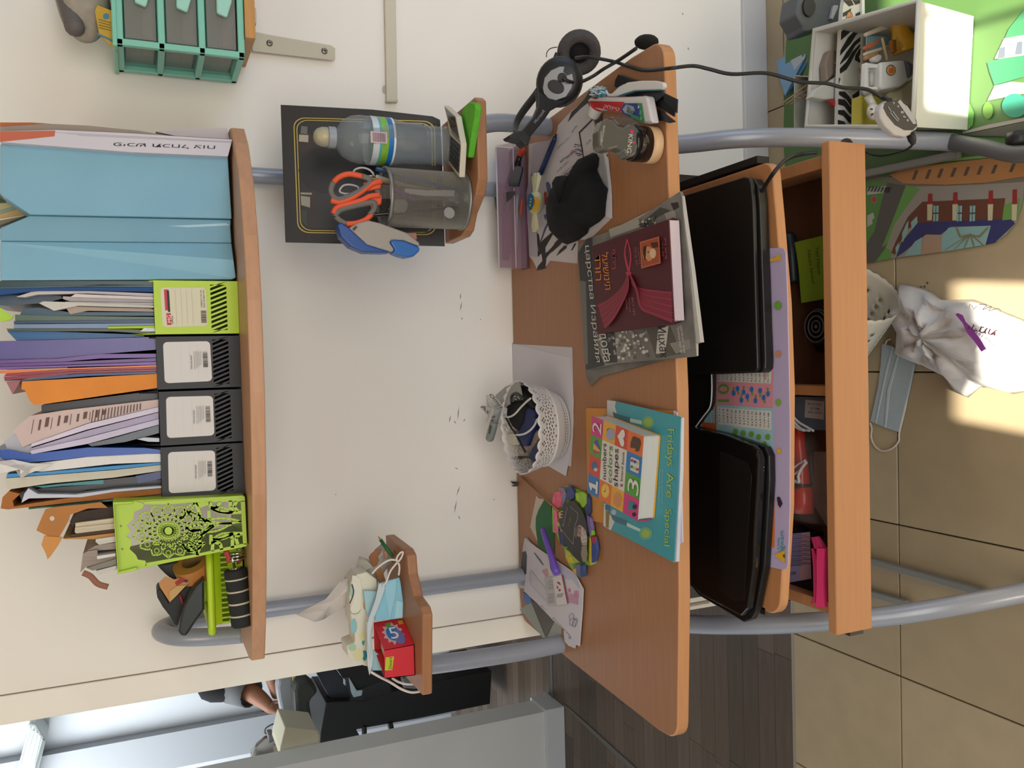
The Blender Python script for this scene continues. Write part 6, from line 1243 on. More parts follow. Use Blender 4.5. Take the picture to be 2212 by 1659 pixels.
# ---- magazines and the maroon book
gM = 'stack of magazines under the maroon book'
MG1 = M('77736c', .4, grain=.5, scale=9); MG2 = M('6f6b64', .4, grain=.5, scale=12)
BG = M('8d8982', .5)
t1 = lay('magazine', B1, (215, 670, 300, 600, 480, 540, 800, 400, 1190, 150, 1215, 230, 1290, 800, 1380, 1570, 1360, 1600, 1290, 1610, 1260, 1700, 420, 1920, 330, 2010, 290, 1900), .005, MG2, 'black and white magazine at the bottom of the stack, turned so its corners stick out', 'magazine', gM, mats=None)
q2_ = fr(B1, 220, 740, 300, 610, 1150, 270, 1190, 290, 1250, 900, 1330, 1660, 1310, 1725, 600, 1790, 300, 1860)
t = thing('magazine', 'black and white magazine with the white Cyrillic title directly under the maroon book', 'magazine', at(fr(B1, 700, 1000)[0], ZP(ZT)), gM)
pz = onz(.0145)
obj('page_block', MB().pp(fr(B1, 225, 760, 320, 620, 1170, 200, 1200, 190, 1300, 900, 1385, 1590, 1330, 1600, 1330, 1720, 600, 1785, 300, 1850), onz(.0125), .007), M('b5b1aa', .6, grain=.2, scale=6, stretch=(2, 2, 400)), t)
cov = fr(B1, 215, 735, 300, 600, 470, 545, 800, 400, 1190, 148, 1205, 200, 1225, 500, 1290, 1100, 1345, 1725, 1200, 1740, 600, 1790, 290, 1855)
obj('cover', MB().pp(cov, pz, .0015), MG1, t)
gB1 = lambda *c: fr(B1, *c)
it = [(gB1(215, 735, 300, 600, 350, 590, 400, 1650, 470, 1810, 290, 1855), M('2c2a27', .4)), (gB1(510, 510, 790, 410, 805, 490, 525, 590), M('aaa79c', .5)), (gB1(790, 470, 1000, 300, 1100, 330, 820, 480), M('4a4641', .5)), (gB1(1040, 360, 1140, 330, 1200, 700, 1150, 700), M('9a968e', .5)),
      (gB1(230, 1000, 290, 1010, 310, 1800, 280, 1800), M('6c6862', .4)), (gB1(440, 1500, 560, 1480, 590, 1780, 480, 1790), M('2f2d2a', .4)), (gB1(1100, 260, 1170, 250, 1180, 300, 1130, 330), M('35312d', .5)), (gB1(870, 1460, 1090, 1430, 1200, 1700, 960, 1740), M('565249', .5)), (gB1(980, 1470, 1080, 1430, 1060, 1600, 1040, 1700, 960, 1700), M('c9c5bb', .5)), (gB1(1090, 1600, 1280, 1560, 1290, 1650, 1150, 1700), M('8b877f', .5))]
bb_ = random.Random(12)
for k in range(70):
    x, y = 500 + bb_.random() * 380, 1485 + bb_.random() * 270
    it.append((circ(fr(B1, x, y + (x - 500) * -.05)[0], bb_.uniform(2, 5), 6), M(bb_.choice(('b9b5aa', '8f8b82', '5e5a53', 'cfcbc0')), .4)))
for k in range(40):
    x, y = 820 + bb_.random() * 130, 400 + bb_.random() * 90
    it.append((circ(fr(B1, x, y + (880 - x) * .3)[0], bb_.uniform(1.5, 4), 6), M(bb_.choice(('b9b5aa', '57534c', '2e2b27')), .4)))
prints('cover_print', t, pz, it, lift=.0003, step=.00001)
WT = M('d8d4cc', .5); DT = M('1f1c1a', .5)
texts('cover_title', t, pz, [('\u0446\u0430\u0440\u0441\u0442\u0432\u0430 \u0418\u0437\u0440\u0430\u0438\u043b\u044f', gB1(283, 668)[0], gB1(385, 1775)[0], gB1(333, 662)[0], WT), ('\u043a\u043b\u0430\u0434\u043e\u0432\u0430', gB1(380, 1300)[0], gB1(462, 1775)[0], gB1(440, 1290)[0], WT), ('\u0418\u0446\u0445\u0430\u043a', gB1(975, 1440)[0], gB1(1000, 1740)[0], gB1(1050, 1436)[0], DT),
   ('\u0426\u0430\u0440\u0441\u0442\u0432\u043e \u0434\u043b\u044f \u043d\u0430\u0440\u043e\u0434\u0430', gB1(1190, 1430)[0], gB1(1225, 1690)[0], gB1(1212, 1428)[0], WT), ('\u041f\u0440\u0435\u043c\u0438\u0443\u043c \u0438\u0437\u0434\u0430\u043d\u0438\u0435', gB1(1160, 1440)[0], gB1(1195, 1690)[0], gB1(1182, 1438)[0], WT)], lift=.0012)
# maroon book
t = thing('maroon_book', 'maroon hardback with an orange Hebrew title, a looped ribbon drawing and a small portrait', 'book', at(fr(B1, 780, 950)[0], ZP(ZT)), gM)
MR = M('4f1a22', .5); pz = onz(.040)
bt = gB1(360, 665, 1080, 415, 1130, 1380, 1125, 1410, 400, 1510, 370, 900)
z2 = onz(.017)
obj('back_cover', MB().pp(gB1(365, 690, 1120, 400, 1150, 410, 1160, 440, 1210, 1370, 1195, 1395, 1130, 1418, 400, 1515), z2, .0022), MR, t, bevel=.0006)
obj('page_block', MB().pp(gB1(380, 680, 1078, 422, 1128, 1380, 410, 1495), onz(.0375), .020), M('d8c4c6', .6, grain=.05, scale=6, stretch=(2, 2, 400)), t)
pgs = gB1(1080, 418, 1130, 420, 1140, 440, 1183, 1370, 1130, 1385)
obj('front_cover', MB().pp(bt, pz, .0022), MR, t, bevel=.0006)
obj('spine_board', MB().pp(gB1(350, 672, 372, 662, 412, 1505, 395, 1512), onz(.0395), .022), MR, t, bevel=.0006)
rib = []
PK = M('b0384f', .5); PK2 = M('7f2838', .5)
def strip(path, w0, w1): 
    out = []; n = len(path)
    for i in range(n - 1):
        a, b = V(path[i]), V(path[i + 1]); d = (b - a).normalized(); nn = V((-d.y, d.x)); wa = w0 + (w1 - w0) * i / (n - 1); wb = w0 + (w1 - w0) * (i + 1) / (n - 1)
        out.append([tuple(a + nn * wa), tuple(b + nn * wb), tuple(b - nn * wb), tuple(a - nn * wa)])
    return out
def cr2(F_, *c, k=6): return [(p.x, p.y) for p in smoothpath([V((x, y, 0)) for x, y in fr(F_, *c)], k)]
its = [(q_, PK) for q_ in strip(cr2(B1, 700, 920, 670, 800, 662, 720, 683, 605), 2.4, 1.2) + strip(cr2(B1, 700, 920, 718, 800, 710, 700, 683, 605), 1.8, 1.2)]
its.append((gB1(668, 920, 725, 920, 705, 1010, 695, 1000), PK))
for i in range(9):
    s_ = i / 8
    its += [(q_, PK2 if i % 2 else M('8f2d3f', .5)) for q_ in strip(cr2(B1, 715, 950, 745 + 25 * s_, 1050 + 50 * s_ * .5, 850 - 30 * s_, 1090 + 170 * s_, 980 - 20 * s_, 1110 + 215 * s_, 1110 + 10 * s_, 1125 + 260 * s_), 1.4, 4.4)]
    its += [(q_, PK2 if i % 2 else M('8f2d3f', .5)) for q_ in strip(cr2(B1, 690, 950, 640 + 50 * s_, 1060 + 20 * s_, 560 + 60 * s_, 1150 + 90 * s_, 480 + 60 * s_, 1210 + 160 * s_, 405 + 60 * s_, 1245 + 200 * s_), 1.2, 3.6)]
its += [(gB1(805, 632, 988, 578, 1004, 835, 820, 885), M('c0643c', .5)), (gB1(815, 642, 980, 590, 995, 825, 828, 872), M('9c4a2c', .5)), (circ(gB1(885, 745)[0], 12, 16, 16), M('c98a5c', .5)), (gB1(840, 680, 870, 660, 860, 790, 885, 815, 850, 800, 835, 740), M('2f1a14', .5)), (circ(gB1(930, 740)[0], 7, 10, 11), M('d8b592', .5)), (gB1(880, 720, 890, 718, 893, 735, 883, 738), M('3a1c14', .5)), (gB1(905, 640, 975, 630, 985, 680, 930, 690), M('4a2014', .5))]
prints('cover_print', t, pz, its, lift=.0003, step=.00001)
OG = M('d9872e', .5); PT = M('b06a6c', .5)
texts('cover_title', t, pz, [('\u05d3\u05e8\u05d5\u05e8', gB1(372, 760)[0], gB1(385, 1000)[0], gB1(425, 755)[0], OG), ('\u05dc\u05e2\u05d9\u05e9\u05d5\u05e0\u05d9\u05ea', gB1(440, 735)[0], gB1(475, 1088)[0], gB1(505, 728)[0], OG), ('\u05de\u05d3\u05e8\u05d9\u05da', gB1(540, 705)[0], gB1(548, 890)[0], gB1(572, 702)[0], M('b0485a', .5)),
   ('\u05d3\u05e8 \u05de\u05d9\u05db\u05dc \u05d0\u05d5\u05e8\u05df', gB1(780, 680)[0], gB1(800, 840)[0], gB1(796, 678)[0], PT), ('\u05d0\u05d5\u05e8\u05df \u05d2\u05dc', gB1(755, 685)[0], gB1(770, 850)[0], gB1(772, 682)[0], PT), ('\u05e0\u05d9\u05e8 \u05d0\u05d5\u05e8\u05df', gB1(1040, 590)[0], gB1(1050, 790)[0], gB1(1055, 588)[0], PT), ('\u05d3\u05e8 \u05d2\u05dc', gB1(1012, 630)[0], gB1(1020, 770)[0], gB1(1027, 628)[0], PT),
   ('\u05d0\u05d5\u05e8 \u05d9\u05e0\u05d9\u05d5', gB1(725, 1165)[0], gB1(745, 1330)[0], gB1(742, 1160)[0], PT), ('\u05d4\u05d9\u05dc\u05d3\u05d9\u05dd', gB1(695, 1170)[0], gB1(708, 1300)[0], gB1(710, 1166)[0], PT), ('\u05e9\u05dc\u05d5\u05dd', gB1(668, 1175)[0], gB1(678, 1280)[0], gB1(683, 1170)[0], PT)], lift=.0010)
# ---- white sheets and the lace basket
gW = 'white sheets under the lace basket'
lay('paper_sheet', A8, (345, 145, 430, 160, 870, 185, 880, 780, 860, 1135, 700, 1080, 420, 800), .0006, M('cfc9cc', .7), 'white sheet of paper, the lower one under the lace basket', 'paper sheet', gW)
lay('paper_sheet', A8, (345, 145, 440, 165, 850, 265, 880, 600, 875, 900, 820, 1212, 660, 1120, 430, 900), .0006, M('d6d1d6', .7), 'upper white sheet whose corner points left under the lace basket', 'paper sheet', gW, base=.0008)
LW = M('d9d3cd', .5)
t = thing('lace_basket', 'round white plastic basket with a scalloped lace rim near the middle of the desk', 'basket', at(fr(A8, 600, 800)[0], ZP(ZT)))
zb = ZT + .0018
bl, br2 = at(fr(C6, 1530, 1090)[0], ZP(zb)), at(fr(C6, 1450, 320)[0], ZP(zb)); bfr = at(fr(C6, 1610, 800)[0], ZP(zb))
rx = at(fr(C6, 520, 130)[0], YP(1.72)); 
# rim ellipse from the scallops: left end, right end, front
RLh = .092
cB = V((.5 * (bl.x + br2.x) - .002, bfr.y + .066, zb))
rB = .066
rimR = at(fr(C6, 560, 10)[0], ZP(zb + RLh)); rimL = at(fr(C6, 860, 1410)[0], ZP(zb + RLh)); rimF = at(fr(C6, 1140, 900)[0], ZP(zb + RLh))
RT_ = abs(rimR.x - rimL.x) / 2 * 1.0; ccx = .5 * (rimR.x + rimL.x); ccy = rimF.y + RT_
cB.x = .5 * (cB.x + ccx)
def lprof(s_): return rB + (RT_ - rB) * (s_ ** .8)
def cen_(s_): return V((cB.x + (ccx - cB.x) * s_, cB.y + (ccy - cB.y) * s_, zb + RLh * s_))
nA = 150; hs = [0, .04, .09, .12, .15, .18, .24, .30, .36, .42, .46, .50, .54, .58, .62, .66, .70, .74, .78, .82, .86, .90, .94, 1.0]
nS = 25; per = nA // nS
lb = MB(); vs = []
for s_ in hs:
    for j in range(nA):
        a = 2 * pi * j / nA; sc_ = abs(sin(nS * a / 2)) ; dz = RLh * .055 * (sc_ - .6) if s_ > .9 else 0
        c_ = cen_(s_); r_ = lprof(s_); vs.append(V((c_.x + r_ * cos(a), c_.y + r_ * sin(a), c_.z + dz)))
fs = []
for i in range(len(hs) - 1):
    for j in range(nA):
        m_ = hs[i]; kk = j % per; hole = False
        if i in (2, 4) and j % 2 == 0: hole = True
        if 10 <= i <= 21:
            pat = {10: (0,), 12: (2, 4), 13: (0,), 14: (2, 4), 15: (1, 5), 16: (3,), 17: (1, 5), 18: (3,), 19: (2, 4), 20: (3,), 21: ()}.get(i, ())
            hole = kk in pat
        if hole: continue
        j2 = (j + 1) % nA; fs.append((i * nA + j, i * nA + j2, (i + 1) * nA + j2, (i + 1) * nA + j))
lb.add(vs, fs, 0, True)
obj('lace_wall', lb, LW, t, solid=.0016)
c0_ = cen_(.42); r0_ = lprof(.42) + .0015
obj('band', MB().tube([(c0_.x + r0_ * cos(2 * pi * k / 60), c0_.y + r0_ * sin(2 * pi * k / 60), c0_.z) for k in range(60)], .0022, 6, closed=True), LW, t)
obj('bottom', MB().lathe([(.001, .001), (rB, .001), (rB, .0025), (.001, .0025)], cB, n=40), LW, t)
gL = 'small things in the lace basket'
zr_ = zb + RLh
def inb(name, pts, dz, th, h, lab, cat, bevel=.003, rough=.6, **k):
    return solo(name, MB().pp(fr(C6, *pts), ZP(zb + dz), th), M(h, rough, **k), lab, cat, gL, bevel=bevel, seg=2)
inb('blue_block', (945, 420, 1010, 430, 1060, 470, 1080, 520, 1065, 560, 1100, 590, 1050, 680, 1000, 850, 950, 990, 860, 1000, 790, 950, 770, 880, 820, 780, 880, 650, 910, 500), .075, .02, '1d2a63', 'larger navy blue felt piece in the middle of the lace basket', 'felt piece')
inb('blue_block', (1120, 900, 1165, 930, 1120, 1000, 1150, 1050, 1090, 1110, 1110, 1190, 1060, 1245, 980, 1180, 985, 1110, 1050, 1000), .070, .02, '1a2760', 'smaller navy blue felt piece by the front rim of the lace basket', 'felt piece')
inb('black_pouch', (640, 360, 740, 320, 860, 330, 940, 400, 900, 500, 880, 640, 800, 770, 720, 700, 650, 560, 600, 470), .080, .03, '151513', 'crumpled black pouch in the lace basket', 'pouch', .006, .9, bump=.5)
inb('black_case', (840, 60, 910, 110, 960, 230, 1030, 330, 1080, 440, 1000, 440, 930, 380, 880, 290, 830, 190), .072, .02, '121212', 'black case by the right rim of the lace basket', 'case')
inb('grey_card', (640, 100, 840, 30, 880, 250, 760, 210, 700, 300, 700, 370, 600, 420, 520, 400, 480, 240), .088, .002, 'a0a09a', 'smoky plastic sheet standing at the right inside the lace basket', 'plastic sheet', 0, .2, alpha=.8)
inb('cotton_ball', (560, 850, 640, 800, 740, 790, 790, 850, 780, 900, 810, 970, 740, 985, 640, 960, 570, 930, 540, 890), .082, .02, 'cfcabc', 'off-white cotton wad in the lace basket', 'cotton', .007, .9)
inb('fluff', (1000, 900, 1060, 780, 1110, 740, 1140, 800, 1120, 880, 1080, 960, 1000, 1060, 960, 1020), .066, .02, '9c8f80', 'grey fluffy scrap between the two navy pieces', 'scrap', .005, .95, grain=.3, scale=120)
t2 = thing('grey_marker', 'grey felt-tip marker lying across the top of the lace basket', 'marker', at(fr(C6, 440, 700)[0], ZP(zr_)), gL)
a, b = at(fr(C6, 530, 400)[0], ZP(zr_ + .012)), at(fr(C6, 395, 900)[0], ZP(zr_ + .012)); d_ = b - a
obj('barrel', MB().tube([a, a + d_ * .45], .0085, 12), M('8d8f8a', .4), t2); obj('cap', MB().tube([a + d_ * .45, a + d_ * .5, a + d_ * .96, b], [.0085, .0095, .0095, .007], 12), M('7f857e', .4), t2)
prints('marker_print', t2, ZP(zr_ + .0215), [(fr(C6, *c), M('2c1a18', .5)) for c in ((458, 460, 472, 463, 464, 490, 450, 487), (440, 535, 455, 538, 448, 570, 434, 566), (470, 545, 482, 548, 476, 575, 464, 572), (425, 600, 455, 605, 450, 625, 420, 615), (400, 680, 420, 690, 400, 820, 382, 800))])
t2 = thing('clear_bag', 'crumpled clear bag with black handwriting sticking out of the lace basket', 'bag', at(fr(C6, 380, 400)[0], ZP(zr_)), gL)
vs, fs = crumple(C6, (340, 640, 380, 560, 330, 480, 250, 420, 280, 380, 350, 400, 360, 230, 450, 220, 560, 330, 600, 410, 560, 460, 420, 560), 1.66, .008, 21)
obj('bag_film', MB().add(vs, fs), M('b9b5ac', .2, alpha=.45), t2, solid=.0004)
texts('handwriting', t2, YP(1.65), [('Omri', fr(C6, 385, 225)[0], fr(C6, 560, 430)[0], fr(C6, 430, 205)[0], INK), ('As', fr(C6, 260, 405)[0], fr(C6, 370, 510)[0], fr(C6, 300, 370)[0], INK)])
cz = ZP(zb + .088)
t2 = thing('white_cable', 'thin white cable looping over the navy pieces in the lace basket', 'cable', at(fr(C6, 800, 500)[0], cz), gL)
obj('cable_run', MB().tube(smoothpath([at(p, cz) for p in fr(C6, 1010, 280, 940, 340, 860, 420, 780, 510, 700, 555, 620, 550, 600, 520, 640, 480)], 6), .0022, 7), M('d9d6d2', .4), t2)
obj('cable_run', MB().tube(smoothpath([at(p, cz) for p in fr(C6, 1110, 590, 1070, 680, 1000, 760, 900, 815, 760, 830)], 6), .0022, 7), M('d9d6d2', .4), t2)
obj('cable_run', MB().tube(smoothpath([at(p, cz) for p in fr(C6, 515, 635, 580, 670, 640, 715, 660, 760)], 6), .0022, 7), M('d9d6d2', .4), t2)
t2 = thing('cord', 'black cord loop at the right inside the lace basket', 'cord', at(fr(C6, 780, 250)[0], cz), gL)
obj('cord_run', MB().tube(smoothpath([at(p, cz) for p in fr(C6, 720, 330, 730, 240, 790, 205, 860, 240, 920, 300)], 6), .003, 7), BLK, t2)
obj('cord_run', MB().tube(smoothpath([at(p, cz) for p in fr(C6, 640, 560, 720, 720, 780, 800, 880, 990, 930, 1080)], 6), .0022, 7), BLK, t2)
ctr = at(fr(C6, 885, 1190)[0], ZP(zb + .06))
cc2 = [ctr + V((.019 * cos(k * pi / 10) , .006 * k / 20 - .012 + .002, .016 * sin(k * pi / 10))) for k in range(85)]
cc2 = [ctr + V((-.004 + .010 * sin(k * pi / 10), -.016 + .034 * k / 85, .017 * cos(k * pi / 10))) for k in range(86)]
solo('coil_spring', MB().tube(cc2, .0019, 6), M('b9b6b0', .15, metal=1), 'shiny metal coil at the left inside the lace basket', 'spring', gL)
# ---- binder clip by the wall
p = at(fr(D3, 200, 270)[0], ZP(ZT)); 
t = thing('hair_clip', 'tiny dark claw clip standing at the back edge of the desk', 'clip', p)
pl = YP(p.y - .004)
obj('claw', MB().pp(fr(D3, 170, 235, 225, 235, 235, 280, 225, 330, 175, 340, 145, 300, 150, 270), pl, .008), M('4a4842', .4), t, bevel=.001)
obj('claw', MB().pp(fr(D3, 40, 222, 180, 235, 165, 265, 130, 262, 110, 290), pl, .004), M('2c2a26', .4), t)
obj('claw', MB().pp(fr(D3, 70, 325, 150, 300, 180, 310, 180, 342, 90, 342), pl, .004), M('4a4a42', .4), t)
# ---- orange folder, the two children's books
lay('orange_folder', E2, (70, 100, 100, 95, 700, 110, 930, 125, 950, 150, 880, 1400, 240, 1210, 110, 1185, 85, 900), .003, M('d19043', .6, grain=.04, scale=10), 'plain orange paper folder at the bottom of the pile with the children\'s books', 'folder', "pile of children's books")
lay('paper_sheet', E2, (920, 120, 950, 140, 990, 700, 1005, 1395, 960, 1425, 900, 900), .002, M('cfc8d4', .6), 'dog-eared white papers under the teal picture book', 'paper sheet', "pile of children's books", base=.0035)
t = thing('picture_book', 'large teal picture book titled Fridays Are Special', 'book', at(fr(E2, 600, 800)[0], ZP(ZT)), "pile of children's books")
TEAL = M('3f9aa6', .3); pz = onz(.0135)
ob = (275, 20, 360, 30, 700, 110, 965, 175, 990, 185, 960, 900, 920, 1588, 880, 1570, 260, 1250, 238, 1235)
obj('page_block', MB().pp(fr(E2, 290, 60, 700, 125, 992, 190, 985, 700, 945, 1585, 900, 1575, 260, 1250), onz(.0115), .006), M('cbcdd8', .6), t)
obj('cover', MB().pp(fr(E2, *ob), pz, .0015), TEAL, t, bevel=.0004)
obj('back_cover', MB().pp(fr(E2, 275, 60, 970, 180, 998, 200, 985, 700, 952, 1585, 920, 1590, 240, 1236), onz(.0058), .0012), M('cfd2dc', .5), t)
GL = M('7fb58f', .4)
it = [(fr(E2, 275, 20, 360, 30, 350, 80, 380, 190, 330, 230, 275, 200), M('c9cac6', .4)), (fr(E2, 238, 1235, 260, 1250, 310, 1280, 345, 1200, 330, 1140, 300, 1130, 260, 1020, 245, 1020), M('cdcdc4', .4)), (fr(E2, 262, 1090, 300, 1090, 290, 1262, 262, 1248), M('8a7538', .4)), (fr(E2, 255, 1030, 305, 1045, 300, 1090, 258, 1085), M('2f6a9c', .4)),
      (fr(E2, 330, 130, 370, 150, 430, 170, 500, 190, 495, 240, 400, 215, 340, 190), M('3f6f80', .4)), (fr(E2, 498, 195, 640, 225, 638, 262, 498, 232), M('b9d3d0', .4)), (fr(E2, 310, 1130, 360, 1150, 470, 1190, 465, 1235, 380, 1210, 330, 1180), M('3f6f80', .4)), (fr(E2, 468, 1205, 625, 1280, 615, 1305, 465, 1240), M('b9d3d0', .4)),
      (circ(fr(E2, 672, 235)[0], 14, 20), M('6aa88a', .4)), (circ(fr(E2, 672, 235)[0], 9, 16), M('9ab84a', .4)), (circ(fr(E2, 650, 1310)[0], 14, 20), M('6aa88a', .4)), (circ(fr(E2, 650, 1310)[0], 9, 16), M('9ab84a', .4)), (circ(fr(E2, 340, 1105)[0], 6, 12), M('b9b5d0', .4))]
cn = fr(E2, 690, 800)[0]
tuft = []
for k in range(40):
    a = -1.35 + 2.7 * k / 39; r_ = (1.0 if k % 2 else .80); tuft.append((cn[0] + 22 * r_ * cos(a) * .75 - 4, cn[1] + 52 * r_ * sin(a)))
it.append((tuft, M('3a2f26', .5)))
prints('cover_print', t, pz, it, lift=.0003, step=.00002)
YG = M('aac23c', .4)
texts('cover_title', t, pz, [('Fridays', fr(E2, 862, 300)[0], fr(E2, 860, 655)[0], fr(E2, 925, 300)[0], YG), ('Are', fr(E2, 855, 720)[0], fr(E2, 850, 960)[0], fr(E2, 920, 725)[0], YG), ('Special', fr(E2, 845, 1070)[0], fr(E2, 830, 1430)[0], fr(E2, 900, 1075)[0], YG), ('written by Chani Freund', fr(E2, 805, 690)[0], fr(E2, 800, 1020)[0], fr(E2, 822, 690)[0], M('7fc0c8', .4)), ('illustrated by Miriam Lerer', fr(E2, 782, 690)[0], fr(E2, 775, 1000)[0], fr(E2, 798, 690)[0], M('7fc0c8', .4))], lift=.0012)
# board book
t = thing('board_book', 'chunky board book of numbers, colors and shapes with a checkered colour border', 'board book', at(fr(E2, 400, 700)[0], ZP(ZT)), "pile of children's books")
pz = onz(.047); HB = .033
Q = fr(E2, 130, 170, 632, 368, 572, 1190, 85, 912)      # corners: back right, front right, front left, back left
CL_ = dict(pk='c93a7e', gr='4f9a38', rd='cf4a38', bl='2f78b8', ye='e0a52f', or_='dd6f33', wh='d8d2c8')
obj('front_cover', MB().pp(rrect(Q, .03, 3), pz, .0025), M('d8d2c8', .35), t, bevel=.0005)
Qp = fr(E2, 140, 176, 630, 372, 574, 1188, 92, 915)
lowpl = onz(.047 - HB + .0025)
# pages, carried straight down from under the cover
cpt = [at(p, pz) for p in rrect(Q, .03, 3)]; cx0 = sum(cpt, V((0, 0, 0))) / len(cpt)
inn = [cx0 + (p - cx0) * .985 - V((0, 0, .0026)) for p in cpt]
obj('page_block', MB().prism(inn, (0, 0, -(HB - .005))), M('d2cdc4', .5, grain=.04, scale=3, stretch=(2, 2, 300)), t)
bc = [p - V((0, 0, HB - .0024)) for p in cpt]
# the back cover shows a band of coloured squares along its edge
bcm = MB(); mats_ = [M(CL_[k], .35) for k in ('pk', 'gr', 'rd', 'ye', 'bl')]
bcm.prism(bc, (0, 0, -.0024), 3)
back = obj('back_cover', bcm, mats_, t)
def cell(u0, u1, v0, v1, key): return (sub4(Q, u0, u1, v0, v1), M(CL_[key], .35))
it = []
# u runs from the back edge to the front edge, v from the right side to the left side
g4 = [0, .22, .46, .70, 1.0]
v5 = [0, .25, .50, .75, 1.0]
cells = {(0, 0): 'pk', (0, 1): 'gr', (0, 2): 'rd', (0, 3): 'bl', (1, 0): 'ye', (2, 0): 'rd', (3, 0): 'or_', (3, 1): 'bl', (3, 2): 'gr', (3, 3): 'pk', (1, 3): 'or_', (2, 3): 'ye', (1, 1): 'wh', (1, 2): 'wh', (2, 1): 'wh', (2, 2): 'wh'}
for (i, j), key in cells.items(): it.append(cell(g4[i], g4[i + 1], v5[j], v5[j + 1], key))
def qp(u, v): return quadpt(Q, u, v)
def blob(u, v, r, h, n=14, ry=None): return (circ(qp(u, v), r, n, ry), M(h, .4))
it += [([qp(.06, .30), qp(.20, .40), qp(.06, .47)], M('d8a83a', .4)), ([qp(.05, .33), qp(.12, .28), qp(.20, .40)], M('5a4a9c', .4)), ([qp(.05, .42), qp(.2, .42), qp(.07, .48)], M('b0486a', .4)), blob(.10, .62, 6, '4f6a8c', ry=10), blob(.13, .66, 4, 'c9c9cf'),
       blob(.34, .86, 9, 'e0b040', ry=16), blob(.34, .86, 7, 'e8bf55', ry=13), ([qp(.34, .86), qp(.345, .80), qp(.35, .86)], INK), ([qp(.34, .86), qp(.30, .88), qp(.34, .875)], INK),
       blob(.34, .10, 5, '3a2a26'), blob(.37, .14, 9, '9a9cbc', ry=13), blob(.58, .88, 9, 'cf8a5a', ry=15), blob(.60, .94, 6, 'cf8a5a'),
       (rrect(sub4(Q, .78, .95, .30, .46), .15), M('c9cfd4', .4)), ([qp(.80, .82), qp(.93, .82), qp(.93, .90), qp(.80, .93)], M('2a7f8a', .4)), blob(.92, .86, 5, '1c1c1c'), blob(.92, .95, 4.5, '1c1c1c')]
for i in range(3):
    for j in range(2): it.append(blob(.81 + .055 * i, .34 + .075 * j, 3.4, ('b03a3a', '3a8a4a', '2f4a9c', 'c9b05a', 'c9b07a', 'b04a3a')[i * 2 + j], 10))
hb = [qp(.80, .05), qp(.92, .05), qp(.95, .10), qp(.92, .20), qp(.86, .22), qp(.86, .18), qp(.80, .19), qp(.76, .20), qp(.76, .14), qp(.78, .08)]
it.append((hb, M('4f3a2c', .4)))
ht = [(lambda a: qp(.58 + .085 * (-(13 * cos(a) - 5 * cos(2 * a) - 2 * cos(3 * a) - cos(4 * a)) / 17 * -1) , .125 + .105 * (16 * sin(a) ** 3 / 16)))(2 * pi * k / 24) for k in range(24)]
it.append((ht, M('ded8d0', .4)))
it += [([qp(.19, .955), qp(.19, .80), qp(.155, .80), qp(.155, .85), qp(.02, .86), qp(.02, .90), qp(.06, .955), qp(.08, .935), qp(.075, .905), qp(.155, .905), qp(.155, .955)], M('ded8d0', .4))]
prints('cover_print', t, pz, it, lift=.0003, step=.00003)
WN = M('ded8d0', .4)
def tb(s_, u0, v0, u1, v1, ut, vt, m): return (s_, qp(u0, v0), qp(u1, v1), qp(ut, vt), m)
texts('cover_lettering', t, pz, [tb('numbers', .34, .72, .30, .28, .265, .73, INK), tb('colors', .45, .73, .42, .28, .365, .735, M('3f7f34', .4)), tb('shapes', .57, .74, .535, .28, .48, .745, INK), tb('board book', .655, .64, .655, .28, .61, .64, INK),
   tb('2', .19, .20, .19, .06, .02, .20, WN), tb('3', .97, .72, .97, .55, .76, .72, WN)], lift=.0018)
prints('mark', t, pz, [(circ(qp(.645, .69), 3.2, 10), M('a04a6a', .4))], lift=.0012)
eb = MB(); n_ = V((0, 0, 1))
fe = [bc[i] for i in range(len(bc))]
rgt = [at(p, onz(.047 - HB + .0028)) for p in fr(E2, 222, 170, 460, 255, 450, 280, 240, 195)]
def lowq(*c): return [at(p, onz(.047 - HB + .003)) for p in fr(E2, *c)]
for c, mi in (((222, 185, 245, 168, 460, 262, 455, 290), 0), ((460, 262, 590, 318, 580, 340, 455, 290), 1), ((590, 318, 690, 350, 730, 375, 738, 420, 728, 590, 708, 590, 712, 400, 690, 372, 585, 340), 2), ((728, 590, 718, 790, 698, 790, 708, 590), 3), ((718, 790, 702, 995, 684, 995, 698, 790), 4), ((702, 995, 690, 1165, 680, 1185, 560, 1200, 556, 1190, 672, 1172, 684, 995), 0)):
    eb.prism(lowq(*c), (0, 0, -.002), mi)
obj('edge_squares', eb, [M(CL_['pk'], .35), M(CL_['gr'], .35), M('e0b42f', .35), M(CL_['rd'], .35), M('55aa3a', .35)], back)
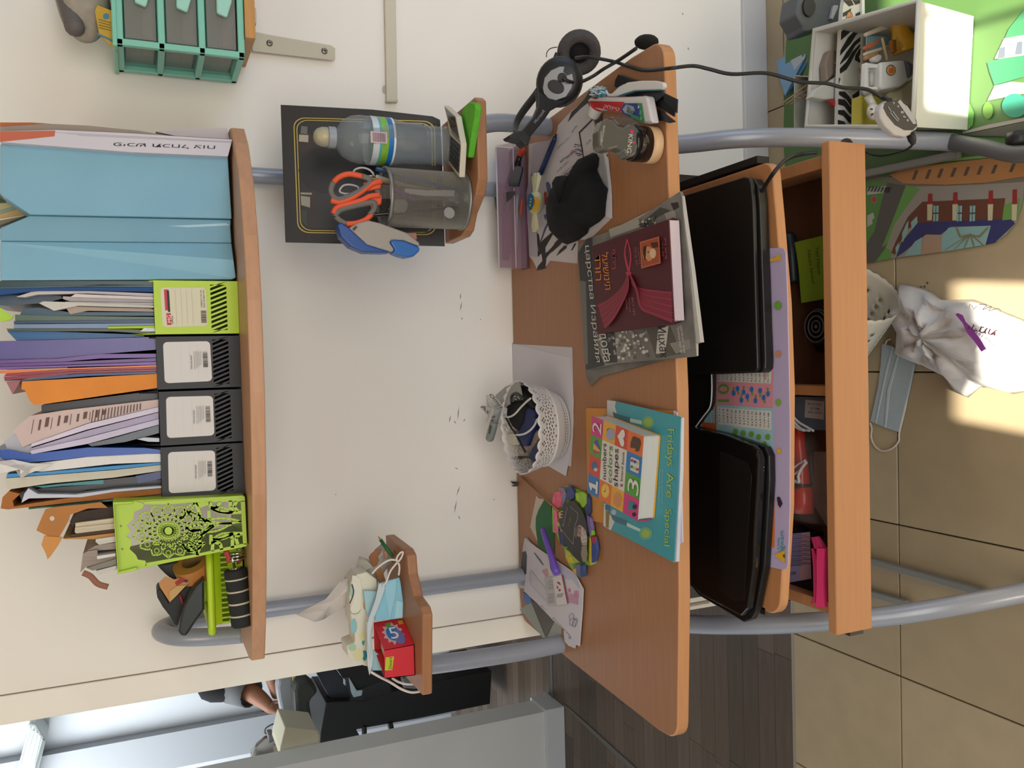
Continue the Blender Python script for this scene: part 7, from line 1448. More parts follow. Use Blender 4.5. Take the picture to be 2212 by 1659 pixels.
# ---- paper plate palette with the graduation-style print
t = thing('collage_palette', 'painted craft collage plate with a black oval photo print', 'craft work', at(fr(E1, 550, 600)[0], ZP(ZT)), None)
rc = random.Random(77)
def blobs(c, h, lab='paint_lump', dz=.003, th=.006):
    mb = MB().pp(fr(E1, *c), onz(dz + th), th); return obj(lab, mb, M(h, .5, grain=.18, scale=70, bump=.6), t, bevel=.0018, seg=2)
obj('plate', MB().pp(fr(E1, 380, 290, 430, 215, 500, 195, 640, 250, 685, 330, 700, 560, 745, 680, 755, 760, 730, 860, 690, 875, 600, 870, 630, 950, 600, 980, 540, 920, 480, 820, 470, 730, 430, 680, 400, 600, 370, 590, 365, 400), onz(.003), .003), M('8bc23a', .5), t)
for c, h in (((365, 310, 385, 245, 430, 240, 445, 300, 435, 380, 380, 400, 362, 340), 'e0607c'), ((372, 400, 400, 400, 405, 470, 410, 590, 380, 600, 375, 500), 'e0708c'), ((425, 215, 450, 208, 480, 260, 470, 330, 445, 390, 440, 250), '8c7a9c'), ((475, 205, 520, 195, 545, 235, 550, 300, 510, 330, 480, 300, 490, 250), '3f4a80'), ((470, 200, 510, 195, 530, 210, 500, 225), '8fb83a'), ((560, 255, 620, 245, 660, 270, 660, 350, 620, 385, 590, 330, 565, 310), '9ac832'), ((562, 295, 585, 300, 600, 340, 575, 330), 'd8a535'),
             ((655, 260, 680, 300, 685, 420, 660, 470, 640, 400), '33406f'), ((655, 440, 690, 470, 705, 560, 690, 640, 665, 560), '7a6aa0'), ((395, 400, 430, 430, 430, 480, 400, 470), '8c2438'), ((395, 490, 425, 510, 425, 545, 398, 540), '93b848'), ((410, 560, 470, 610, 470, 720, 430, 690), '3a3f6a'), ((430, 560, 470, 590, 465, 615, 440, 610), 'c9a088'), ((470, 730, 520, 760, 600, 850, 520, 860, 480, 800), 'a8b93a'), ((480, 780, 530, 800, 540, 860, 500, 850), 'd8b035'), ((540, 870, 600, 860, 630, 960, 600, 980, 550, 940), '6a6a86'), ((540, 900, 570, 900, 570, 960, 545, 940), 'c9a03a'), ((600, 870, 635, 870, 635, 960, 605, 975), '2f4a80'),
             ((690, 600, 735, 640, 752, 740, 730, 840, 700, 860, 700, 700), '3a4a8c'), ((700, 620, 730, 630, 728, 690, 700, 680), 'a02a38'), ((672, 620, 695, 640, 695, 800, 720, 860, 690, 870, 675, 820), 'd8c03a'), ((680, 560, 705, 575, 712, 620, 680, 620), '7fb83a')):
    blobs(c, h, dz=rc.uniform(.003, .004), th=rc.uniform(.004, .008))
ov = fr(E1, 445, 400, 470, 350, 520, 322, 560, 330, 620, 400, 650, 480, 665, 560, 668, 700, 660, 820, 640, 860, 600, 845, 540, 790, 480, 700, 460, 620, 430, 520, 425, 470)
plp = onz(.0135)
obj('oval_photo', MB().pp(ov, plp, .0015), M('262423', .4), t)
it = [(q_, M('8f8d88', .5)) for q_ in strip(fr(E1, 520, 372, 585, 430, 580, 490, 560, 530, 545, 695), .45, .45) + strip(fr(E1, 430, 550, 545, 695), .45, .45)]
it += [(circ(fr(E1, 600, 580)[0], 9, 16, 13), M('a5827a', .5)), (fr(E1, 620, 540, 650, 570, 665, 640, 660, 700, 620, 700, 610, 640), M('bdb2a8', .5)), (fr(E1, 620, 710, 660, 700, 668, 780, 655, 850, 625, 840, 612, 780), M('8f8672', .5)), (fr(E1, 560, 555, 590, 530, 575, 650, 555, 620), M('5f5955', .5)), (fr(E1, 418, 425, 435, 415, 440, 470, 425, 475), M('c9a83a', .5))]
for i in range(14): it.append((circ((fr(E1, 625 + rc.uniform(-8, 30), 560 + rc.uniform(0, 130))[0]), 1.0, 6), M('6a3f38', .5)))
for i in range(10): it.append((circ((fr(E1, 590 + rc.uniform(-15, 18), 570 + rc.uniform(-20, 40))[0]), 1.1, 6), M('6a4a42', .5)))
prints('photo_print', t, plp, it, lift=.0003, step=.00002)
texts('photo_words', t, plp, [('Bravissimo', fr(E1, 468, 540)[0], fr(E1, 500, 380)[0], fr(E1, 452, 536)[0], M('8f8d88', .5)), ('- Yair -', fr(E1, 515, 580)[0], fr(E1, 538, 430)[0], fr(E1, 495, 576)[0], M('7c7048', .5)), ('m', fr(E1, 455, 470)[0], fr(E1, 462, 410)[0], fr(E1, 430, 470)[0], M('b5b2a8', .5))], lift=.0009)
# ---- green sheet, wooden skewer, violet marker
lay('paper_sheet', E1, (232, 278, 250, 300, 300, 310, 250, 400, 225, 470, 240, 670, 178, 545), .0008, M('c9bfae', .7), 'cream paper with a faint pencil line behind the green one', 'paper sheet', 'papers at the left of the desk')
lay('green_paper', E1, (305, 308, 355, 345, 362, 450, 380, 600, 378, 780, 325, 800, 285, 740, 245, 700, 225, 550, 228, 470, 250, 400, 290, 340), .0008, M('2c6b43', .7), 'dark green paper shape under the violet marker', 'paper', 'papers at the left of the desk', base=.0012)
a, b = at(fr(E1, 103, 120)[0], onz(.004)), at(fr(E1, 425, 415)[0], onz(.012))
solo('wooden_stick', MB().tube([a, b], .0022, 8), M('9c6a48', .6), 'thin wooden stick lying from the wall to the collage plate', 'stick')
t = thing('violet_marker', 'violet plastic marker lying on the green paper and the envelopes', 'marker', at(fr(E1, 350, 760)[0], onz(0)))
a, b = at(fr(E1, 283, 560)[0], onz(.014)), at(fr(E1, 408, 945)[0], onz(.016))
obj('barrel', MB().tube([a, a.lerp(b, .03), a.lerp(b, .9), b], [.004, .0058, .0078, .0078], 14), M('7350b8', .35), t)
# ---- envelopes
gE = 'envelopes and papers at the left end of the desk'
lay('paper_sheet', E1, (95, 1250, 185, 1185, 310, 1490, 285, 1490, 180, 1360), .0008, M('9fa69c', .6), 'greenish printed slip near the back left corner of the desk', 'paper', gE)
lay('paper_sheet', E1, (320, 1480, 380, 1350, 450, 1400, 440, 1470, 350, 1500), .0008, M('a3a49c', .6), 'grey leaflet beside the front tube', 'paper', gE)
lay('dark_folder', E1, (188, 1170, 240, 1200, 380, 1355, 318, 1485, 250, 1330), .0008, M('4a443e', .4), 'dark glossy leaflet between the slips and the envelopes', 'paper', gE, base=.001)
lay('blue_paper', E1, (115, 1105, 180, 1140, 190, 1190, 150, 1210, 120, 1160), .0008, M('4f78b8', .5), 'small blue paper corner under the envelopes', 'paper', gE, base=.001)
lay('paper_sheet', E1, (130, 640, 150, 640, 200, 700, 240, 720, 250, 760, 330, 800, 130, 1070, 80, 1070, 92, 870), .0008, M('cfcac8', .7), 'torn white envelope at the back of the pile', 'envelope', gE, base=.002)
lay('envelope', E1, (130, 640, 240, 725, 560, 940, 632, 1075, 625, 1250, 600, 1565, 565, 1550, 560, 1582, 505, 1560, 470, 1520, 465, 1420, 370, 1340, 240, 1200, 125, 1095, 150, 800), .0012, M('d2ccd2', .65), 'long white window envelope on top of the pile with pink print at its edge', 'envelope', gE, base=.0032)
pe = onz(.005)
env = bpy.data.objects[[o.name for o in bpy.data.objects if o.name.startswith('envelope') and o.get('group') == gE][-1]]
it = [(fr(E1, 172, 925, 190, 915, 335, 1100, 325, 1185, 300, 1175, 185, 1045, 170, 1010), M('b9b3b6', .3)), (fr(E1, 182, 940, 192, 932, 325, 1105, 318, 1165, 195, 1040), M('c6c0c4', .3)), (fr(E1, 110, 760, 140, 755, 150, 790, 145, 950, 95, 945, 100, 850), M('45444a', .5)), (fr(E1, 102, 955, 132, 955, 128, 1050, 98, 1040), M('9a979c', .5)), (fr(E1, 275, 920, 320, 900, 335, 960, 315, 975), M('c99aa0', .5)),
      (fr(E1, 340, 830, 352, 835, 385, 950, 375, 955, 350, 900), M('55608c', .5)), (fr(E1, 400, 850, 560, 950, 600, 1070, 590, 1070, 540, 1000, 470, 985, 400, 870), M('bdb9cc', .5)), (fr(E1, 500, 1075, 520, 1070, 525, 1100, 508, 1105), M('d06aa0', .5)), (fr(E1, 505, 1480, 528, 1485, 525, 1505, 505, 1500), M('8fa5c9', .5))]
for k in range(9): it.append((fr(E1, 505 + 10 * k, 1115 + 8 * (k % 2), 510 + 10 * k, 1114, 513 + 9 * k, 1190 + k * 3, 508 + 9 * k, 1190 + k * 2), M('d892b4', .5)))
for k in range(3): it.append((fr(E1, 555 + 14 * k, 1090, 562 + 14 * k, 1090, 562 + 14 * k, 1150, 555 + 14 * k, 1150), M('cf80a8', .5)))
for k in range(5): it.append((fr(E1, 210 + 12 * k, 770 + 14 * k, 214 + 12 * k, 764 + 14 * k, 260 + 8 * k, 830 + 10 * k, 256 + 8 * k, 836 + 10 * k), M('6b686c', .5)))
prints('envelope_print', env, pe, it, lift=.0003, step=.00002)
texts('envelope_lines', env, pe, [('\u05e9\u05d3\u05e8\u05d5\u05ea \u05d4\u05e0\u05e9\u05d9\u05d0 \u05ea\u05dc \u05d0\u05d1\u05d9\u05d1 \u05de\u05d9\u05e7\u05d5\u05d3', fr(E1, 515, 1480)[0], fr(E1, 368, 1325)[0], fr(E1, 523, 1470)[0], M('77747a', .5)), ('\u05dc\u05db\u05d1\u05d5\u05d3', fr(E1, 312, 1262)[0], fr(E1, 268, 1220)[0], fr(E1, 318, 1255)[0], M('77747a', .5))], lift=.0008)
sg = [at(p, pe, .0012) for p in fr(E1, 520, 1350, 512, 1310, 530, 1285, 550, 1300, 545, 1370, 530, 1390, 515, 1370, 530, 1330, 570, 1340, 560, 1390, 545, 1400, 540, 1360, 575, 1330, 580, 1360, 560, 1400)]
obj('signature', MB().tube(smoothpath(sg, 5), .0004, 5), M('5c6478', .5), env)
t = thing('business_card', 'white card with a red broken-disc logo and red edge lying on the envelope', 'card', at(fr(E1, 430, 1080)[0], onz(.006)))
q_ = fr(E1, 368, 972, 452, 956, 500, 1200, 408, 1215)
obj('card_sheet', MB().pp(q_, onz(.0075), .0008), M('d9d4d2', .5), t)
obj('folded_half', MB().pp(fr(E1, 300, 985, 368, 972, 408, 1215, 325, 1218), onz(.0068), .0008), M('bcb7b6', .5), t)
pz = onz(.0075)
it = [(fr(E1, 446, 957, 455, 956, 504, 1200, 494, 1202), M('a8243a', .5)), (fr(E1, 404, 1020, 418, 1012, 432, 1022, 440, 1045, 430, 1040), M('b02a30', .5)), (fr(E1, 404, 1050, 412, 1050, 420, 1068, 408, 1075), M('b02a30', .5)), (fr(E1, 418, 1088, 430, 1072, 440, 1085, 432, 1100), M('b02a30', .5))]
for k in range(4): it += [(fr(E1, 405 + k * 1, 1120 + k * 9, 465 - 4 * k, 1112 + k * 9, 465 - 4 * k, 1115 + k * 9, 405 + k, 1123 + k * 9), M('6f6a6c', .5))] if k < 4 else []
prints('card_print', t, pz, it, lift=.0003)
it = [(fr(E1, 335 - 8 * (k % 2), 1005 + k * 17 + (30 if k > 4 else 0), 372 + k, 1000 + k * 17 + (30 if k > 4 else 0), 372 + k, 1004 + k * 17 + (30 if k > 4 else 0), 335 - 8 * (k % 2), 1009 + k * 17 + (30 if k > 4 else 0)), M('8a868a', .5)) for k in range(10)]
prints('card_print', t, onz(.0068), it, lift=.0003)
H1 = (1480, 740, 6.9125); H2 = (1640, 0, 5.7207); H3 = (1850, 560, 3.77)
# ================================================================ ON THE TRAY
TZ_ = ZTR
def onp(F_, pts, z, th, m, name, label, cat, group=None, parent=None, bevel=0, seg=2, **k):
    mb = MB().pp(fr(F_, *pts), ZP(z), th)
    return obj(name, mb, m, parent, label, bevel=bevel, seg=seg, **k) if parent else solo(name, mb, m, label, cat, group, bevel=bevel, seg=seg, **k)
bp = [at((1500, 379), YP(1.545)), at((1490, 1293), YP(1.545))]
obj('cable_panel', MB().box((bp[1].x, 1.545, .40), (bp[0].x, 1.56, .728)), M('161513', .5), desk)
obj('wire_handle', MB().tube(smoothpath([at(p, YP(1.53)) for p in fr(C4, 285, 690, 300, 650, 330, 646, 430, 652)], 4), .0012, 6), CHROME, desk)
# times-table placemat
t = thing('placemat', 'lilac plastic placemat printed with times tables and animals under the laptops', 'placemat', at((1700, 900), ZP(TZ_)))
zm = TZ_ + .0022; pz = ZP(zm)
obj('mat_sheet', MB().pp([(1500, 545), (1684, 535), (1692, 537), (1697, 545), (1701, 652), (1706, 900), (1706, 1100), (1702, 1218), (1699, 1228), (1691, 1231), (1500, 1190)], pz, .0018), M('b9a9c8', .4), t, bevel=.0004)
h1 = lambda *c: fr(H1, *c); b5 = lambda *c: fr(B5, *c); b6 = lambda *c: fr(B6, *c); b7 = lambda *c: fr(B7, *c)
WL = M('d4d2cc', .4); LB = M('9cc2cc', .4); PKM = M('d9909c', .4); YL = M('dfc02a', .4); MG = M('ae4f9a', .4); ORG = M('dd7224', .4); PUR = M('5a3d86', .4); GN = M('5f9a3c', .4); BLU = M('3572b4', .4)
it = [(h1(300, 460, 465, 460, 465, 915, 380, 915, 300, 700), M('3a8f86', .4)), (h1(405, 462, 435, 462, 435, 580, 405, 575), WL), (h1(260, 1180, 385, 920, 465, 920, 465, 1310, 250, 1290), M('c4602c', .4)), (h1(290, 1160, 370, 960, 440, 960, 440, 1205, 280, 1190), LB),
      (h1(465, 440, 1310, 440, 1310, 975, 465, 922), PKM), (h1(485, 440, 1280, 440, 1280, 612, 485, 580), WL), (h1(465, 924, 1310, 980, 1312, 1900, 470, 1700), LB), (h1(490, 963, 1285, 1025, 1285, 1308, 498, 1220), WL),
      (b5(30, 775, 95, 768, 105, 1152, 30, 1152), MG), (b5(35, 792, 90, 800, 90, 955, 40, 950), WL), (b5(40, 1158, 108, 1158, 115, 1545, 45, 1545), YL), (b5(55, 1190, 98, 1192, 98, 1345, 58, 1345), WL), (b5(45, 1547, 115, 1547, 116, 1700, 45, 1700), PKM), (b5(60, 1570, 100, 1572, 100, 1700, 60, 1700), WL),
      (b6(700, 1040, 818, 1042, 822, 1410, 700, 1400), PUR), (b6(740, 1060, 802, 1068, 800, 1218, 740, 1205), WL), (b6(700, 1402, 822, 1412, 822, 1700, 700, 1690), ORG), (b6(735, 1420, 808, 1440, 805, 1582, 730, 1575), WL), (b7(530, 340, 606, 345, 606, 362, 530, 358), ORG), (b7(540, 235, 606, 235, 606, 345, 535, 340), ORG)]
for x, y in ((725, 755), (782, 690), (873, 740), (840, 860), (928, 805), (992, 700), (1050, 868), (1120, 720), (1172, 822), (1237, 765)): it.append((circ(h1(x, y)[0], 4.1, 12, 6.2), BLU))
for x, y in ((725, 690), (795, 755), (875, 670), (840, 795), (938, 865), (1000, 765), (1055, 805), (1118, 790), (1185, 885), (1232, 695)): it.append((circ(h1(x, y)[0], 2.0, 8, 3.4), GN))
def bug(c, r, h): return ([(c[0] + r * (1.25 if i % 2 else .8) * cos(i * pi / 8), c[1] + r * 1.15 * (1.25 if i % 2 else .8) * sin(i * pi / 8)) for i in range(16)], M(h, .4))
for x, y in ((755, 1330), (868, 1350), (990, 1365), (1098, 1410), (1232, 1410), (1185, 1520)): it.append(bug(h1(x, y)[0], 5.2, '6a9a35'))
it += [bug(h1(1390, 895)[0], 6, '7fae3a'), bug(h1(1390, 170)[0], 6, 'cf8a5c'), bug(h1(1238, 190)[0], 5, '6a1f22'), (circ(h1(1400, 1620)[0], 5, 10, 6), M('dfae35', .4)), bug(b5(155, 1080)[0], 8, '6fa53c'), (b5(80, 690, 130, 685, 150, 655, 178, 655, 178, 705, 130, 710, 90, 712), M('dfaa35', .4)), bug(b5(65, 1015)[0], 5, '2a1c2c'), bug(b5(62, 1110)[0], 4, '2a1c2c'),
       (circ(b6(770, 1270)[0], 5, 10, 8), M('7fae3a', .4)), (b6(840, 1380, 860, 1375, 885, 1430, 865, 1465, 850, 1440), M('3a2333', .4)), (circ(b7(576, 297)[0], 6, 12, 8), M('3a2a20', .4)), (b7(605, 405, 668, 378, 668, 455), M('e0ac2a', .4)), (b7(655, 405, 668, 400, 668, 425, 660, 420), M('5a5a20', .4))]
prints('mat_print', t, pz, it, lift=.0003, step=.00003)
tl = []
for k in range(13):
    x = 510 + 61 * k; y = 1180 + 7.5 * k; y1 = 985 + 5.5 * k
    tl.append((f'{k} x 9 = {k * 9}', h1(x + 14, y)[0], h1(x + 14, y1)[0], h1(x - 10, y)[0], INK))
    y = 550 + 3.6 * k
    tl.append((f'{k} x 10 = {k * 10}', h1(x + 6, y + 5)[0], h1(x + 6, y - 215)[0], h1(x - 18, y + 5)[0], INK))
tl += [('10', h1(655, 885)[0], h1(655, 615)[0], h1(490, 885)[0], GN)]
TQ = M('2a9aa8', .4)
tl += [('12 x 12 = 144', b5(78, 945)[0], b5(78, 805)[0], b5(52, 945)[0], INK), ('12 x 11 = 132', b5(90, 1335)[0], b5(90, 1200)[0], b5(66, 1335)[0], INK), ('12 x 8 = 96', b6(795, 1200)[0], b6(790, 1080)[0], b6(775, 1200)[0], INK), ('11 x 7 = 77', b6(760, 1570)[0], b6(762, 1440)[0], b6(745, 1570)[0], INK), ('12 x 7 = 84', b6(795, 1572)[0], b6(797, 1450)[0], b6(780, 1572)[0], INK),
       ('Wigwam', b7(662, 432)[0], b7(662, 264)[0], b7(634, 432)[0], TQ), ('Little', b7(636, 370)[0], b7(636, 305)[0], b7(622, 370)[0], TQ), ('11 x 3 = 33', h1(365, 1185)[0], h1(365, 985)[0], h1(350, 1185)[0], INK), ('12 x 3 = 36', h1(425, 1195)[0], h1(425, 985)[0], h1(405, 1195)[0], INK)]
texts('mat_text', t, pz, tl, lift=.0012)
# black laptops
LPB = M('171614', .38, grain=.06, scale=400)
t = thing('laptop', 'matt black laptop with a dark red stripe on the right of the tray', 'laptop', at((1560, 600), ZP(TZ_)))
zc = TZ_ + .0025
obj('base', MB().pp([(1420, 440), (1470, 428), (1614, 384), (1628, 387), (1637, 400), (1641, 440), (1653, 780), (1652, 797), (1645, 805), (1440, 812)], ZP(zc + .019), .018), M('1c1b19', .35), t, bevel=.002)
obj('lid', MB().pp([(1420, 436), (1470, 424), (1606, 382), (1617, 384), (1622, 396), (1626, 440), (1633, 700), (1636, 796), (1630, 803), (1440, 808)], ZP(zc + .029), .0085), LPB, t, bevel=.002)
obj('red_stripe', MB().pp(h1(1010, -900, 1030, -900, 1055, 380, 1040, 400, 1020, 395, 1005, 0), ZP(zc + .0205), .001), M('4a1a24', .3), t)
for c in ((1240, 1380), ): pass
obj('usb_port', MB().tube([at(p, ZP(zc + .012)) for p in fr(B1, 1915, 570, 1912, 660, 1935, 672, 1945, 640, 1930, 620, 1945, 600, 1930, 572)], .0005, 5, closed=True), M('8a8a88', .3), t)
obj('port_frame', MB().tube([at(p, ZP(zc + .013)) for p in fr(H1, 1090, -130, 1092, -60, 1110, -55, 1118, -20, 1140, -22, 1140, -130)], .0005, 5), M('8a8a88', .3), t)
obj('indicator_marks', MB().pp(fr(B1, 1915, 320, 1921, 320, 1925, 500, 1919, 500), ZP(zc + .0195), .0003), M('3c3c3c', .3), t)
t = thing('laptop', 'glossy black laptop set at an angle on the left part of the tray', 'laptop', at((1580, 1150), ZP(TZ_)))
q_ = [(1504, 922), (1560, 934), (1630, 957), (1648, 966), (1656, 984), (1657, 1040), (1646, 1226), (1632, 1322), (1622, 1338), (1606, 1344), (1510, 1287), (1480, 1250), (1470, 915)]
obj('base', MB().pp([(x + (5 if x > 1640 else 0), y) for x, y in q_], ZP(zc + .014), .0135), M('1a1918', .3), t, bevel=.002)
obj('lid', MB().pp([(1504, 926), (1560, 938), (1622, 962), (1636, 974), (1640, 990), (1638, 1050), (1628, 1226), (1615, 1315), (1600, 1332), (1512, 1285), (1480, 1250), (1470, 918)], ZP(zc + .030), .0155), M('100f0f', .1, coat=.5), t, bevel=.005, seg=3)
obj('lid_band', MB().pp(fr(B6, 385, 1010, 420, 1020, 600, 1100, 640, 1200, 610, 1659, 580, 2200, 500, 2200, 380, 2100), ZP(zc + .0306), .0006), M('1e1b19', .12), t, bevel=.0003)
obj('hinge_logo', MB().tube([at(p, ZP(zc + .020)) for p in fr(B6, 720, 1110, 735, 1112, 725, 1130, 742, 1140, 722, 1150, 738, 1168, 722, 1172)], .0006, 5), M('a0a0a0', .3), t)
t = thing('white_cable', 'thin white cable running along the dark pad between the two laptops', 'cable', at(h1(395, 600)[0], ZP(TZ_ + .02)))
obj('cable_run', MB().tube(smoothpath([at(p, ZP(TZ_ + .016)) for p in h1(392, 300, 394, 455, 398, 700, 385, 900, 350, 1000, 280, 1090, 150, 1270, 30, 1480, -120, 1700)], 5), .0014, 7), M('cfcfd0', .4), t)
onp(H1, (-400, 200, 380, 200, 388, 455, 392, 700, 378, 895, 345, 995, 275, 1085, 145, 1265, 20, 1480, -60, 1600, -400, 1600), TZ_ + .0145, .0115, M('1b1917', .3), 'flat_pad', 'flat glossy black pad lying at the back of the tray behind the white cable', 'pad', bevel=.002)
t = thing('black_power_cable', 'thick black cable rising from the right laptop over the drawer corner', 'cable', at((1650, 420), ZP(TZ_)))
obj('cable_run', MB().tube(smoothpath([at(p, ZP(z)) for p, z in zip(fr(C4, 920, 880, 950, 850, 1000, 770, 1060, 670, 1130, 570, 1220, 470, 1330, 415, 1450, 390, 1560, 378), (.612, .612, .614, .622, .63, .60, .56, .545, .53))], 5), .0034, 8), CB, t)
solo('white_cable_end', MB().tube([at(p, YP(1.5)) for p in fr(B7, 60, 710, 110, 700, 220, 680)], .004, 8), M('c9bfae', .5), 'short pale cable behind the left end of the glossy laptop', 'cable')
# ================================================================ IN THE DRAWER
DF = DZ0 + .0125; gD = 'things in the open drawer'
t = thing('black_marker', 'dark blue-black marker lying in the right half of the open drawer', 'marker', at(fr(B5, 260, 680)[0], ZP(DF)), gD)
a, b = at(fr(B5, 255, 480)[0], ZP(DF + .011)), at(fr(B5, 285, 890)[0], ZP(DF + .011))
obj('barrel', MB().tube([a, a.lerp(b, .04), a.lerp(b, .5), a.lerp(b, .96), b], [.007, .0105, .0112, .0105, .008], 14), M('20262c', .4), t)
t = thing('green_note', 'yellow-green sticky note with pencil writing in the open drawer', 'sticky note', at(fr(B5, 430, 780)[0], ZP(DF)), gD)
zn = DF + .012
obj('note_paper', MB().pp(fr(B5, 293, 555, 400, 528, 540, 495, 640, 470, 640, 1000, 527, 1028, 400, 1050, 350, 1058, 330, 800, 310, 640), ZP(zn), .004), M('8fa827', .6), t)
texts('note_writing', t, ZP(zn), [('Neev Israel', fr(B5, 400, 620)[0], fr(B5, 440, 900)[0], fr(B5, 425, 615)[0], M('4a5a22', .7)), ('Yael Hayun', fr(B5, 470, 590)[0], fr(B5, 490, 820)[0], fr(B5, 498, 588)[0], M('4a5a22', .7))])
t = thing('disc_speaker', 'round black disc gadget with pale rings in the open drawer', 'speaker', at(fr(B5, 510, 1250)[0], ZP(DF)), gD)
c = at(fr(B5, 515, 1255)[0], ZP(DF + .012)); rr_ = (at(fr(B5, 405, 1240)[0], ZP(DF + .012)) - c).length
obj('disc_body', MB().lathe([(rr_ * .9, -.012), (rr_, -.006), (rr_, .006), (rr_ * .9, .011)], c, n=36), M('141312', .35), t, bevel=0)
for k, (r0, w0) in enumerate(((.86, .05), (.60, .07), (.34, .06), (.10, .10))):
    obj('pale_ring', MB().lathe([(max(.0001, (r0 - w0) * rr_), .0112), (r0 * rr_, .0112), (r0 * rr_, .0122), (max(.0001, (r0 - w0) * rr_), .0122)], c, n=36, smooth=False, cap=False), M('7a746e', .4), t)
obj('disc_clip', MB().pp(fr(B5, 430, 1360, 520, 1400, 560, 1480, 470, 1470), ZP(DF + .012), .010), M('1a1614', .4), t, bevel=.002)
t = thing('grey_box', 'grey-blue plastic box with a white Hebrew sticker beside the drawer divider', 'box', at(fr(D4, 350, 250)[0], ZP(DF)), gD)
obj('box_body', MB().pp(fr(D4, 60, 82, 660, 95, 660, 470, 350, 455, 60, 450), ZP(DF + .028), .0275), M('69727f', .5), t, bevel=.001)
prints('sticker', t, ZP(DF + .028), [(fr(D4, 310, 122, 520, 140, 515, 345, 300, 318), M('c5bdb8', .5))])
texts('sticker_text', t, ZP(DF + .028), [('\u05d8\u05dc\u05e4\u05d5\u05df \u05d7\u05d9\u05e8\u05d5\u05dd', fr(D4, 495, 165)[0], fr(D4, 335, 155)[0], fr(D4, 495, 192)[0], INK), ('\u05d3\u05d2\u05dd 25', fr(D4, 465, 215)[0], fr(D4, 365, 208)[0], fr(D4, 465, 236)[0], INK), ('\u05d7\u05e9\u05de\u05dc \u05e8\u05d0\u05e9\u05d9', fr(D4, 495, 262)[0], fr(D4, 335, 250)[0], fr(D4, 495, 284)[0], INK)], lift=.0010)
# flashlight in its bag
t = thing('red_flashlight', 'red flashlight with a dark band inside a clear bag in the drawer', 'flashlight', at(fr(D4, 260, 1000)[0], ZP(DF)), gD)
zf = ZP(DF + .024); REDL = M('cf3a26', .25)
pts = [at(p, zf) for p in fr(D4, 235, 450, 235, 620, 250, 760, 262, 880, 262, 1040, 262, 1100, 275, 1110, 280, 1250, 285, 1385)]
rad = [.0115, .0125, .0125, .0145, .0185, .0190, .0205, .0215, .0205]
rad = [r * .95 for r in rad]
obj('body', MB().tube(pts, rad, 18), REDL, t)
p0, p1 = at(fr(D4, 262, 1055)[0], zf), at(fr(D4, 264, 1105)[0], zf); obj('dark_band', MB().tube([p0, p1], .0205, 18), M('2a2422', .4), t)
obj('tail_ring', MB().tube([pts[0] + (pts[0] - pts[1]) * .1, pts[0]], .009, 14), M('3a1a18', .4), t)
bagp = fr(D4, 155, 560, 160, 470, 300, 455, 420, 540, 500, 690, 530, 800, 560, 1540, 400, 1530, 280, 1500, 150, 1420, 140, 1200, 150, 900)
P_ = [at(p, ZP(DF + .012)) for p in bagp]; cen = at(fr(D4, 320, 1000)[0], ZP(DF)); k = len(P_); rr = random.Random(5)
vs = []; rgs = ((1.0, .006), (.92, .030), (.7, .048), (.4, .050), (.12, .049))
for s_, h in rgs:
    for p in P_: q_ = cen + (p - cen) * s_; q_.z = DF + h + rr.uniform(-.003, .004); vs.append(q_)
fs = [(r * k + i, r * k + (i + 1) % k, (r + 1) * k + (i + 1) % k, (r + 1) * k + i) for r in range(len(rgs) - 1) for i in range(k)]
solo('clear_bag', MB().add(vs, fs, 0, True), film('c9b9b2', .10, .1), 'clear plastic bag around the red flashlight in the open drawer', 'bag', gD)
sp_ = thing('white_strap', 'bundle of white cord around the red flashlight in the open drawer', 'cord', at(fr(D4, 220, 400)[0], ZP(DF)), gD)
for c, r in (((150, 280, 230, 370, 330, 430, 400, 470), .0022), ((150, 320, 210, 400, 280, 455, 360, 468), .0022), ((150, 370, 220, 440, 300, 465), .0026), ((150, 920, 220, 850, 310, 800), .0018), ((320, 820, 260, 900, 230, 980, 240, 1040, 200, 1035, 150, 1025), .0030), ((150, 980, 220, 930, 290, 850), .0018)):
    obj('cord_run', MB().tube(smoothpath([at(p, ZP(DF + .046)) for p in fr(D4, *c)], 5), r, 7), M('d8d6d8', .5), sp_)
onp(D4, (400, 700, 660, 700, 660, 1540, 550, 1545, 400, 1300), DF + .010, .009, M('8f7a6e', .6, grain=.15, scale=30), 'foil_sheet', 'crinkled brownish translucent sheet under the flashlight bag', 'plastic sheet', gD, bevel=.001)
t = thing('battery_box', 'black box with a pink and white label in the open drawer', 'box', at(fr(D5, 400, 700)[0], ZP(DF)), gD)
zb2 = ZP(DF + .030)
obj('box_body', MB().pp(fr(D5, 150, 130, 290, 100, 450, 180, 540, 190, 560, 780, 560, 1010, 240, 1060, 100, 1065), zb2, .029), M('17191f', .4), t, bevel=.001)
prints('box_label', t, zb2, [(fr(D5, 200, 205, 530, 172, 548, 770, 235, 826, 200, 830), M('c9a3ae', .45)), (fr(D5, 200, 205, 420, 184, 400, 790, 235, 826, 200, 830), M('a9a0cf', .45))] + [(fr(D5, 262, 210 + 19 * k, 430 + 60 * (k % 3), 196 + 19 * k, 430 + 60 * (k % 3), 202 + 19 * k, 262, 216 + 19 * k), M('6a5068', .5)) for k in range(24) if k not in (22, 23)])
texts('label_text', t, zb2, [('LIFEVAC', fr(D5, 282, 235)[0], fr(D5, 400, 222)[0], fr(D5, 282, 205)[0], INK), ('CE 0168', fr(D5, 262, 728)[0], fr(D5, 350, 716)[0], fr(D5, 262, 688)[0], INK)][1:], lift=.0010)
t = thing('pink_note_block', 'hot pink sticky note block standing on edge in the open drawer', 'sticky notes', at(fr(D5, 660, 700)[0], ZP(DF)), gD)
HP = M('ee3a78', .55)
ptop = ZP(DF + .062)
